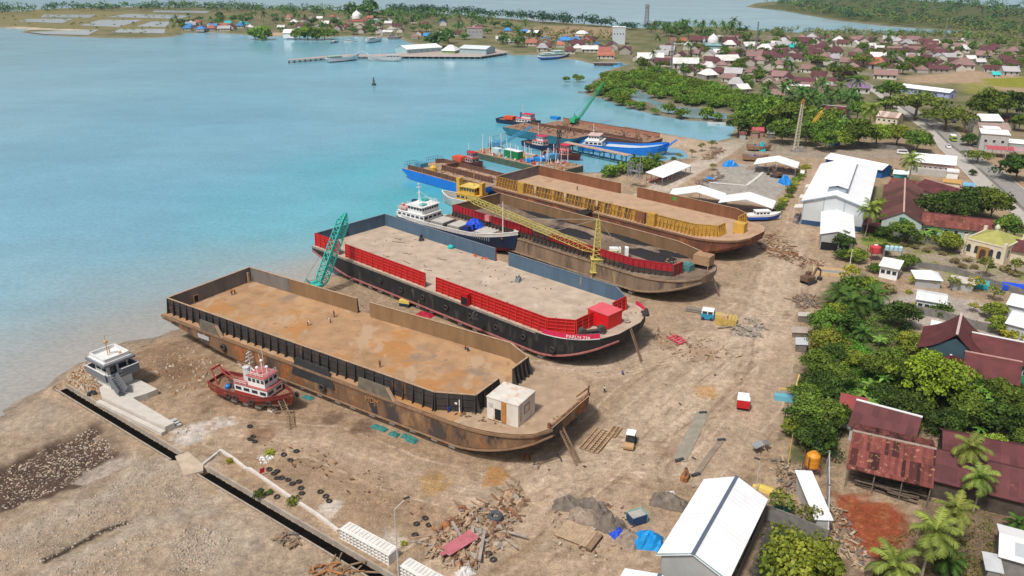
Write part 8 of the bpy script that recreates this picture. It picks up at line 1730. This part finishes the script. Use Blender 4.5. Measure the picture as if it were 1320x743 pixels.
one('yellow_machine','yellow machine body covered in parts, between truck cab and plank heap','machine',936,417,R(-20),[('machine_body',mat('mustard_paint',(.50,.36,.11),.7,.25,1.2,rust=.12),lambda o:(o.bx(-2.6,2.4,-1.6,1.6,.2,1.6),o.bx(-2.6,-.6,-1.7,.4,1.6,2.5),[o.bx(-2.4+k*.8,-2.1+k*.8,-1.75,1.75,.1,1.9)for k in range(6)])),('pale_panel',mat('pale_tan_panel',(.50,.36,.26),.7,.1),lambda o:o.bx(-1.6,.2,-1.5,-.4,1.6,2.55))])
scrap_meshes(130,[(940,425),(958,410),(982,418),(980,436),(950,436)],21,[mat('grey_plank',(.27,.23,.19),.9,.25,1),st_d],'heap of grey slabs and planks right of the yellow machine','scrap_heap',.7,2.6,plank=.6,hmul=.3)
for k,(x,y)in enumerate(((870,440),(876,437))):one('ribbed_sheet',('ribbed red panel lying on the sand, left of a pair','ribbed red panel lying on the sand, right of a pair')[k],'panel',x,y,R(-62),[('panel_sheet',mat('crimson_panel',(.45,.02,.05),.6,.1),lambda o:o.bx(-2.2,2.2,-.6,.6,.15,.25)),('panel_ribs',mat('pink_rib',(.58,.16,.2),.6,.1),lambda o:[o.bx(x_-.12,x_+.12,-.6,.6,.25,.34)for x_ in(-1.8,-.9,0,.9,1.8)])])
one('yellow_compressor','yellow and navy compressor between the two nearest barges','compressor',523,394,R(-20),[('casing',[mat('pale_yellow_case',(.62,.48,.12),.6,.1),navy],lambda o:(o.bx(-1.4,1.4,-.9,.9,.9,1.7,0),o.bx(-1.4,1.4,-.9,.9,.25,.9,1))),('wheel',black_rubber,lambda o:[o.tube((x,y-.1,.3),(x,y+.1,.3),.3,8)for x in(-1,1)for y in(-.95,.95)])])
tarp('red sheet lying between the two nearest barges',549,406,(4.6,2.6),.25,mat('dark_red_sheet',(.34,.01,.03),.7,.15),31,R(-30))
for i,(x,y)in enumerate(((485,551),(493,554),(508,561),(524,564),(530,567),(531,569))):tarp(('teal sheet under the side of the rusty barge, farthest from its bow','second teal sheet along the side of the rusty barge','third teal sheet along the side of the rusty barge','teal sheet in the near cluster under the rusty barge, left one','crumpled teal sheet in the middle of the near cluster under the rusty barge','teal sheet nearest the bow of the rusty barge')[i],x,y,(2.0,1.3),.35,mat('teal_sheet',(.03,.17,.155),.6,.15),40+i,R(-30))
tarp('teal sheet on the sand behind the red tug ladder',397,513,(2.4,1.4),.2,mat('teal_sheet',None),50,R(-30))
for lab,x,y,s_,m_ in(('pale grey slab-roofed hut at the yard edge, farthest of three',1036,414,(3.0,2.4,1.6),mat('pale_slab',(.46,.42,.38),.8,.1)),('brown slab-roofed hut at the yard edge between two others',1030,433,(3.4,3.4,1.4),mat('brown_slab',(.38,.32,.27),.8,.15)),('grey sheet-roofed hut at the yard edge, nearest of three',1032,450,(2.6,3.8,1.9),mat('grey_sheet',None))):
 one('edge_hut',lab,'hut',x,y,R(-18),[('wall',grey_wood,lambda o:o.bx(-s_[0]/2+.2,s_[0]/2-.2,-s_[1]/2+.2,s_[1]/2-.2,0,s_[2])),('roof',m_,lambda o:o.frame((0,0,s_[2]+.12),(s_[0]/2,0,.15),(0,s_[1]/2,0),(0,0,.06)))])
one('boat_shed','low blue and grey covered trough at the garden edge of the yard','shed',1017,514,R(-18),[('trough',mat('sky_blue_trough',(.13,.40,.50),.6,.1),lambda o:o.bx(-2.8,2.6,-1.6,-.4,0,1.1)),('cover',steel,lambda o:o.bx(-2.2,2.8,-.4,1.0,.9,1.1)),('frame',mat('bamboo',None),lambda o:(o.bar((-2,1,1.4),(3,1,1.5),.3),o.bar((-2,-1.6,0),(-2,1.2,1.4),.12),o.bar((1.0,2,0),(1.6,5.5,2.8),.25)))])
def tank(label,px_,py_,r,h,st,m_,capm):
 one('water_tank',label,'water tank',px_,py_,0,[('tank_barrel',m_,lambda o:o.lathe([(r,st),(r*1.03,st+h*.1),(r,st+h*.2),(r*1.03,st+h*.4),(r,st+h*.5),(r*1.03,st+h*.7),(r,st+h*.82),(r*.55,st+h),(r*.2,st+h*1.03)],16)),('tank_lid',capm,lambda o:o.lathe([(r*.34,st+h),(r*.34,st+h*1.08)],10)),('tank_stand',mat('dull_red_stand',(.20,.07,.06),.8,.2),lambda o:(o.bx(-r,r,-r,r,st-.15,st-.01),[o.bx(x-.07,x+.07,y-.07,y+.07,0,st+h*.9)for x in(-r,r)for y in(-r,r)],[o.bar((-r,y,.3),(r,y,st-.2),.07)for y in(-r,r)]))])
tank('orange water tank on a red stand at the end of the white passage',1045,611,1.1,2.6,1.6,mat('orange_tank_plastic',(.62,.25,.02),.45,.08),mat('orange_tank_plastic',None));tank('red water tank with pale lid on a stand beside the guard house',1126,335,1.5,2.0,2.4,mat('red_tank_plastic',(.50,.05,.06),.5,.1),white)
one('tank_rack','pale blue frame of tanks on top of the wall beside the guard house','tank rack',1150,333,R(-15),[('tanks',mat('ice_blue_tank',(.40,.58,.66),.5,.1),lambda o:[o.lathe([(.6,2.6),(.62,3.6),(.3,3.9)],10,(x,0,0))for x in(-1.8,-.6,.6,1.8)]),('stand',steel,lambda o:(o.bx(-2.5,2.5,-.7,.7,2.45,2.6),[o.bx(x-.08,x+.08,y-.08,y+.08,0,2.5)for x in(-2.4,2.4)for y in(-.6,.6)]))])
for i,(x,y,a,lab)in enumerate(((966,207,-12,'brown wooden boat on the gravel yard, nearest the farthest open shed'),(972,194,-8,'brown wooden boat behind the first one on the gravel yard'))):
 t=thing('wooden_boat',lab,'wooden boat',gp(x-10,y,.3),R(a));ship_hull(t,11,4,0,.5,1.7,mat('boat_brown',(.25,.15,.09),.85,.25,1),mat('boat_brown',None),wood,mat('boat_brown',None),.8,.3,.4,.06,.5)
 o=MB()
 for k in range(34):o.rock((rng.uniform(1,9),rng.uniform(-1.5,1.5),1.8),(rng.uniform(.4,1.3),.6,rng.uniform(.3,1.2)),rng,k%3)
 o.build('deck_gear',[wood,mat('royal_blue_paint',None),mat('pale_scrap',None)],t)
tarp('blue tarpaulin heap by the yard lane',941,214,(6,3.6),1.6,blue_tarp,60,.3);tarp('blue tarpaulin over a tall stack at the shrub strip',1012,237,(4,5.5),2.4,blue_tarp,61,.2);tarp('small blue tarpaulin on the planks by the gravel yard',914,232,(3.4,2.2),.8,blue_tarp,62,.3);tarp('small grey sheet heap beside the farthest open shed',969,218,(5,2.6),.9,grt,63,.1);tarp('blue bundle by the scrap before the tree belt',1076,187,(3.5,2.4),1.4,mat('royal_blue_tarp',None),64,.1);tarp('cyan bundle on the wooden boat',982,195,(3,2),2.8,mat('cyan_tarp',None),65,0)
one('scaffold_box','open steel frame standing in the gap of the yellow-framed rust barge','frame',820,243,R(-43),[('frame_posts',steel,lambda o:(lattice(o,(-3,0,4),(-3,0,9.6),1.6,1.6,3,.12),lattice(o,(1,0,4),(1,0,9.6),1.6,1.6,3,.12),o.bx(-4,2,-.8,.8,6.5,6.7)))])
scrap_meshes(120,[(828,232),(870,225),(880,214),(850,240)],22,[red_paint,steel,wood],'machine parts under and around the flat open shed','scrap_heap',.4,1.8,plank=.4);scrap_meshes(110,[(895,238),(925,222),(935,228),(905,240)],23,[wood,rusty,grey_wood],'planks beside the gravel yard','scrap_heap',.5,2.4,plank=.9);scrap_meshes(120,[(905,205),(928,190),(934,194),(912,208)],24,[rusty,wood],'rusty girders along the dock lane','scrap_heap',.6,3,plank=.9);scrap_meshes(120,[(985,213),(1025,214),(1022,222),(985,220)],25,[rusty,wood,steel],'machinery under the farthest open shed','scrap_heap',.5,1.8,plank=.3);scrap_meshes(160,[(985,300),(1010,310),(1030,330),(1000,335),(975,318)],26,[mat('tan_timber',None),wood,rusty],'loose timber beams at the bow of the yellow-framed barge','scrap_heap',.5,3,plank=.9);scrap_meshes(90,[(1020,385),(1045,380),(1055,395),(1030,400)],27,[wood,grey_wood],'broken timber beside the garden belt','scrap_heap',.5,2,plank=.9);scrap_meshes(80,[(1000,330),(1060,335),(1060,345),(1030,345)],28,[wood,rusty],'brushwood below the annex','litter',.4,1.8,plank=.8)
one('boat_stand','black steel trestle stand under the bow of the rusty barge','stand',706,597,R(28),[('stand_frame',dark_steel,lambda o:[o.bar(a,b_,.16)for a,b_ in(((-2.4,-.8,0),(-1.9,0,1.5)),((-2.4,.8,0),(-1.9,0,1.5)),((2.4,-.8,0),(1.9,0,1.5)),((2.4,.8,0),(1.9,0,1.5)),((-1.9,0,1.4),(1.9,0,1.4)))])]);one('anchor','rusty anchor hanging weight on the sand under the bow','anchor',679,591,.3,[('anchor_body',rusty,lambda o:(o.rock((0,0,0),(1.9,1.5,1.6),rng),o.tube((0,0,1),(0,0,4.2),.06)))]);one('sawhorse','low dark stand with a pale block beside the bow of the rusty barge','stand',740,545,.5,[('stand_frame',dark_steel,lambda o:[o.bar(a,b_,.14)for a,b_ in(((-.9,-.5,0),(-.6,0,1.2)),((.9,.5,0),(.6,0,1.2)),((-.8,0,1.2),(.8,0,1.2)))]),('pale_block',pale_concrete,lambda o:o.bx(-.3,.4,-.3,.3,1.2,1.8))])
one('solar_panel_rig','grey panel rig on a frame at the lower right of the sand','panel rig',982,582,.4,[('panels',steel,lambda o:(o.frame((-1.1,0,1.7),(.9,0,.2),(0,.7,.1),(0,0,.04)),o.frame((.9,0,1.6),(.7,.2,-.3),(0,.6,.1),(0,0,.04)))),('legs',dark_steel,lambda o:[o.bar((x*.3,y*.3,1.5),(x,y,0),.1)for x in(-.9,.9)for y in(-.7,.7)])])
one('dinghy','yellow dinghy upside down behind the white shed','dinghy',991,634,R(-35),[('hull',mat('pale_yellow_hull',(.62,.46,.12),.6,.1),lambda o:o.loft([[(x,y*b_,z*h)for y,z in((-1,0),(-.8,.7),(0,1),(.8,.7),(1,0))]for x,b_,h in((-2.6,.5,.5),(-1.5,.85,.8),(.5,.95,.85),(1.8,.6,.7),(2.7,.08,.4))])),('keel_strip',wood,lambda o:o.bar((-2.5,0,.55),(1.8,0,.75),.12))]);one('planter_box','teal planter box with a sapling behind the white shed','planter',1009,657,R(-30),[('box',mat('teal_sheet',None),lambda o:o.bx(-1.2,1.2,-.6,.6,0,1.1)),('soil',mat('soil',(.1,.07,.05),.9),lambda o:o.bx(-1.1,1.1,-.5,.5,1.1,1.14))])
one('flag','small red flag on a stick in the planter strip','flag',336,614,.4,[('flag_cloth',mat('flag_red',(.55,.01,.03),.7,.1),lambda o:o.frame((.35,0,1.0),(.4,.1,.05),(0,.03,0),(.05,0,.45))),('flag_stick',wood,lambda o:o.tube((0,0,0),(0,0,1.5),.03))])
scrap_meshes(60,[(325,590),(345,585),(354,592),(340,600)],29,[white,pale_concrete,mat('ice_white_roof',None)],'white rubbish bags dumped by the planter strip','rubbish',.25,.8);scrap_meshes(40,[(355,690),(385,687),(388,700),(370,712)],30,[wood,grey_wood],'small driftwood pile on the low ground','driftwood',.4,1.4,plank=.9);scrap_meshes(60,[(400,730),(460,728),(470,742),(400,745)],32,[mat('rust_orange',None),wood],'rusty rods at the bottom edge beside the drain','litter',.4,1.8,plank=.95);scrap_meshes(40,[(225,560),(240,545),(246,552),(236,565)],33,[st_p,st_d],'stones by the platform steps','stones',.2,.8);tarp('folded white sheet beside the scrap heap bottom',599,738,(2.6,2.0),.5,pale_concrete,66,.5);one('ground_pipe','long black hose pipes lying beside the control house platform','pipes',168,533,ang(at(145,517),at(197,553)),[('pipes',dark_steel,lambda o:[o.tube((-6,y,.25),(6,y+.15,.25),.14,7)for y in(-.35,0,.35)])]);one('gate_gear','dark winding gear at the head of the drain by the control house','winding gear',126,507,.4,[('gear_frame',dark_steel,lambda o:[o.rock((rng.uniform(-2.2,2.2),rng.uniform(-.8,.8),.1),(.9,.7,.9),rng)for k in range(9)]+[o.tube((1.8,-.3,0),(2.4,.2,2.0),.22),o.tube((2.4,.2,2.0),(3.4,.6,2.0),.22)])])
# ------------------------------------------------------------------ people
skin_m,hair_m=mat('skin_brown',(.20,.10,.06),.6,.05),mat('hair_black',(.01,.009,.008),.7,0)
def make_person(pose,shirt,trousers):
 me=bpy.data.meshes.new('person')
 if pose=='stand':J={'p':(0,0,.92),'c':(0,0,1.28),'n':(0,0,1.47),'h':(.02,0,1.60),'t':(.02,0,1.70),'la':(0,.19,1.40),'le':(.02,.26,1.14),'lh':(.12,.26,.90),'ra':(0,-.19,1.40),'re':(.05,-.25,1.15),'rh':(.22,-.2,1.02),'lk':(.03,.11,.50),'lf':(0,.12,.06),'lt':(.16,.13,.03),'rk':(.03,-.11,.50),'rf':(0,-.12,.06),'rt':(.16,-.13,.03)}
 elif pose=='bend':J={'p':(-.12,0,.86),'c':(.22,0,1.02),'n':(.40,0,1.05),'h':(.52,0,1.05),'t':(.62,0,1.04),'la':(.34,.18,.98),'le':(.44,.2,.70),'lh':(.56,.12,.45),'ra':(.34,-.18,.98),'re':(.46,-.2,.72),'rh':(.60,-.1,.48),'lk':(.04,.13,.46),'lf':(-.05,.14,.06),'lt':(.12,.15,.03),'rk':(.05,-.13,.46),'rf':(-.08,-.14,.06),'rt':(.09,-.15,.03)}
 else:J={'p':(-.1,0,.30),'c':(.10,0,.66),'n':(.2,0,.83),'h':(.26,0,.95),'t':(.27,0,1.05),'la':(.17,.18,.76),'le':(.32,.22,.55),'lh':(.52,.14,.42),'ra':(.17,-.18,.76),'re':(.32,-.22,.55),'rh':(.52,-.1,.40),'lk':(.30,.16,.48),'lf':(.05,.16,.06),'lt':(.22,.17,.03),'rk':(.30,-.16,.48),'rf':(.05,-.16,.06),'rt':(.22,-.17,.03)}
 ks=list(J);E_=['pc',('c','n'),('n','h'),('h','t'),('c','la'),('la','le'),('le','lh'),('c','ra'),('ra','re'),('re','rh'),('p','lk'),('lk','lf'),('lf','lt'),('p','rk'),('rk','rf'),('rf','rt')]
 me.from_pydata([J[k]for k in ks],[(ks.index(e[0]),ks.index(e[1]))for e in E_],[]);o=bpy.data.objects.new('person',me);C.objects.link(o);md=o.modifiers.new('skin','SKIN')
 Rr={'p':.15,'c':.16,'n':.06,'h':.105,'t':.07,'la':.075,'ra':.075,'le':.05,'re':.05,'lh':.04,'rh':.04,'lk':.075,'rk':.075,'lf':.055,'rf':.055,'lt':.045,'rt':.045}
 for i,k in enumerate(ks):v=me.skin_vertices[0].data[i];v.radius=(Rr[k],Rr[k]*(1.15 if k in 'pc'else 1));v.use_root=k=='p'
 sb=o.modifiers.new('sub','SUBSURF');sb.levels=sb.render_levels=1
 dg=bpy.context.evaluated_depsgraph_get();m2=bpy.data.meshes.new_from_object(o.evaluated_get(dg));bpy.data.objects.remove(o)
 for m_ in(skin_m,shirt,trousers,hair_m):m2.materials.append(m_)
 for f in m2.polygons:
  c=f.center;k=min(ks,key=lambda q:(Vector(J[q])-c).length);f.material_index=3 if k=='t'or(k=='h'and c.x<J['h'][0])else(0 if k in('n','h','lh','rh')else(2 if k in('p','lk','rk','lf','rf','lt','rt')else 1))
 o=bpy.data.objects.new('person',m2);C.objects.link(o);return o
cl={'w':mat('shirt_white',(.6,.58,.55),.8),'d':mat('trousers_dark',(.03,.03,.04),.8),'o':mat('shirt_orange',(.55,.16,.03),.8),'b':mat('shirt_blue',(.03,.06,.28),.8),'r':mat('shirt_rust',(.30,.10,.05),.8)}
for px_,py_,z,pose,a,s_,lab in((397,420,6.45,'bend',20,'w','person in white shirt bending over on the ochre deck'),(426,416,6.45,'bend',200,'w','person in white shirt stooping near a second worker on the ochre deck'),(431,409,6.45,'stand',220,'d','person in dark clothes standing behind the stooping worker on the ochre deck'),(299,381,6.45,'stand',100,'o','person in orange shirt standing at the stern board of the rusty barge'),(303,379,6.45,'bend',160,'o','person in orange shirt bending at the stern board of the rusty barge'),(490,474,6.45,'stand',90,'r','person in rust brown shirt standing behind the charcoal side board'),(604,453,6.45,'squat',180,'b','person in blue shirt squatting on the ochre deck by the far board'),(599,451,6.45,'squat',10,'r','person in brown shirt squatting opposite the blue-shirted worker'),(779,507,0,'stand',60,'w','person in white shirt walking alone on the sand'),(803,484,0,'squat',120,'b','person in blue shirt crouching on the sand beyond the bow'),(744,246,6.45,'stand',90,'r','person in brown shirt standing on the tan deck of the yellow-framed barge')):
 o=make_person(pose,cl[s_],cl['d']);P=at(px_,py_,z)if z else gp(px_,py_);o.location=P;o.rotation_euler=(0,0,R(a));tag(o,lab,'person')
for k in list(TREES.values())+[HOUSES]:
 for p in k:
  for ch in PROTO_KIDS[p.name]:
   for g in PROTO_KIDS.get(ch.name,()):bpy.data.objects.remove(g)
   bpy.data.objects.remove(ch)
  bpy.data.objects.remove(p)
  # ------------------------------------------------------------------ air
hz_=MB();hz_.bx(-2600,2600,-60,3200,-7,84)
hz_=tag(hz_.build('haze',[]),'thin blue haze over the bay','haze',kind='stuff')
hm=bpy.data.materials.new('haze_air');hm.use_nodes=True;nt=hm.node_tree;nt.nodes.clear()
ou=nt.nodes.new('ShaderNodeOutputMaterial');pv=nt.nodes.new('ShaderNodeVolumePrincipled');pv.inputs['Density'].default_value=.00006;pv.inputs['Color'].default_value=(.62,.80,.95,1);pv.inputs['Anisotropy'].default_value=.1
nt.links.new(pv.outputs[0],ou.inputs['Volume']);hz_.data.materials.append(hm)
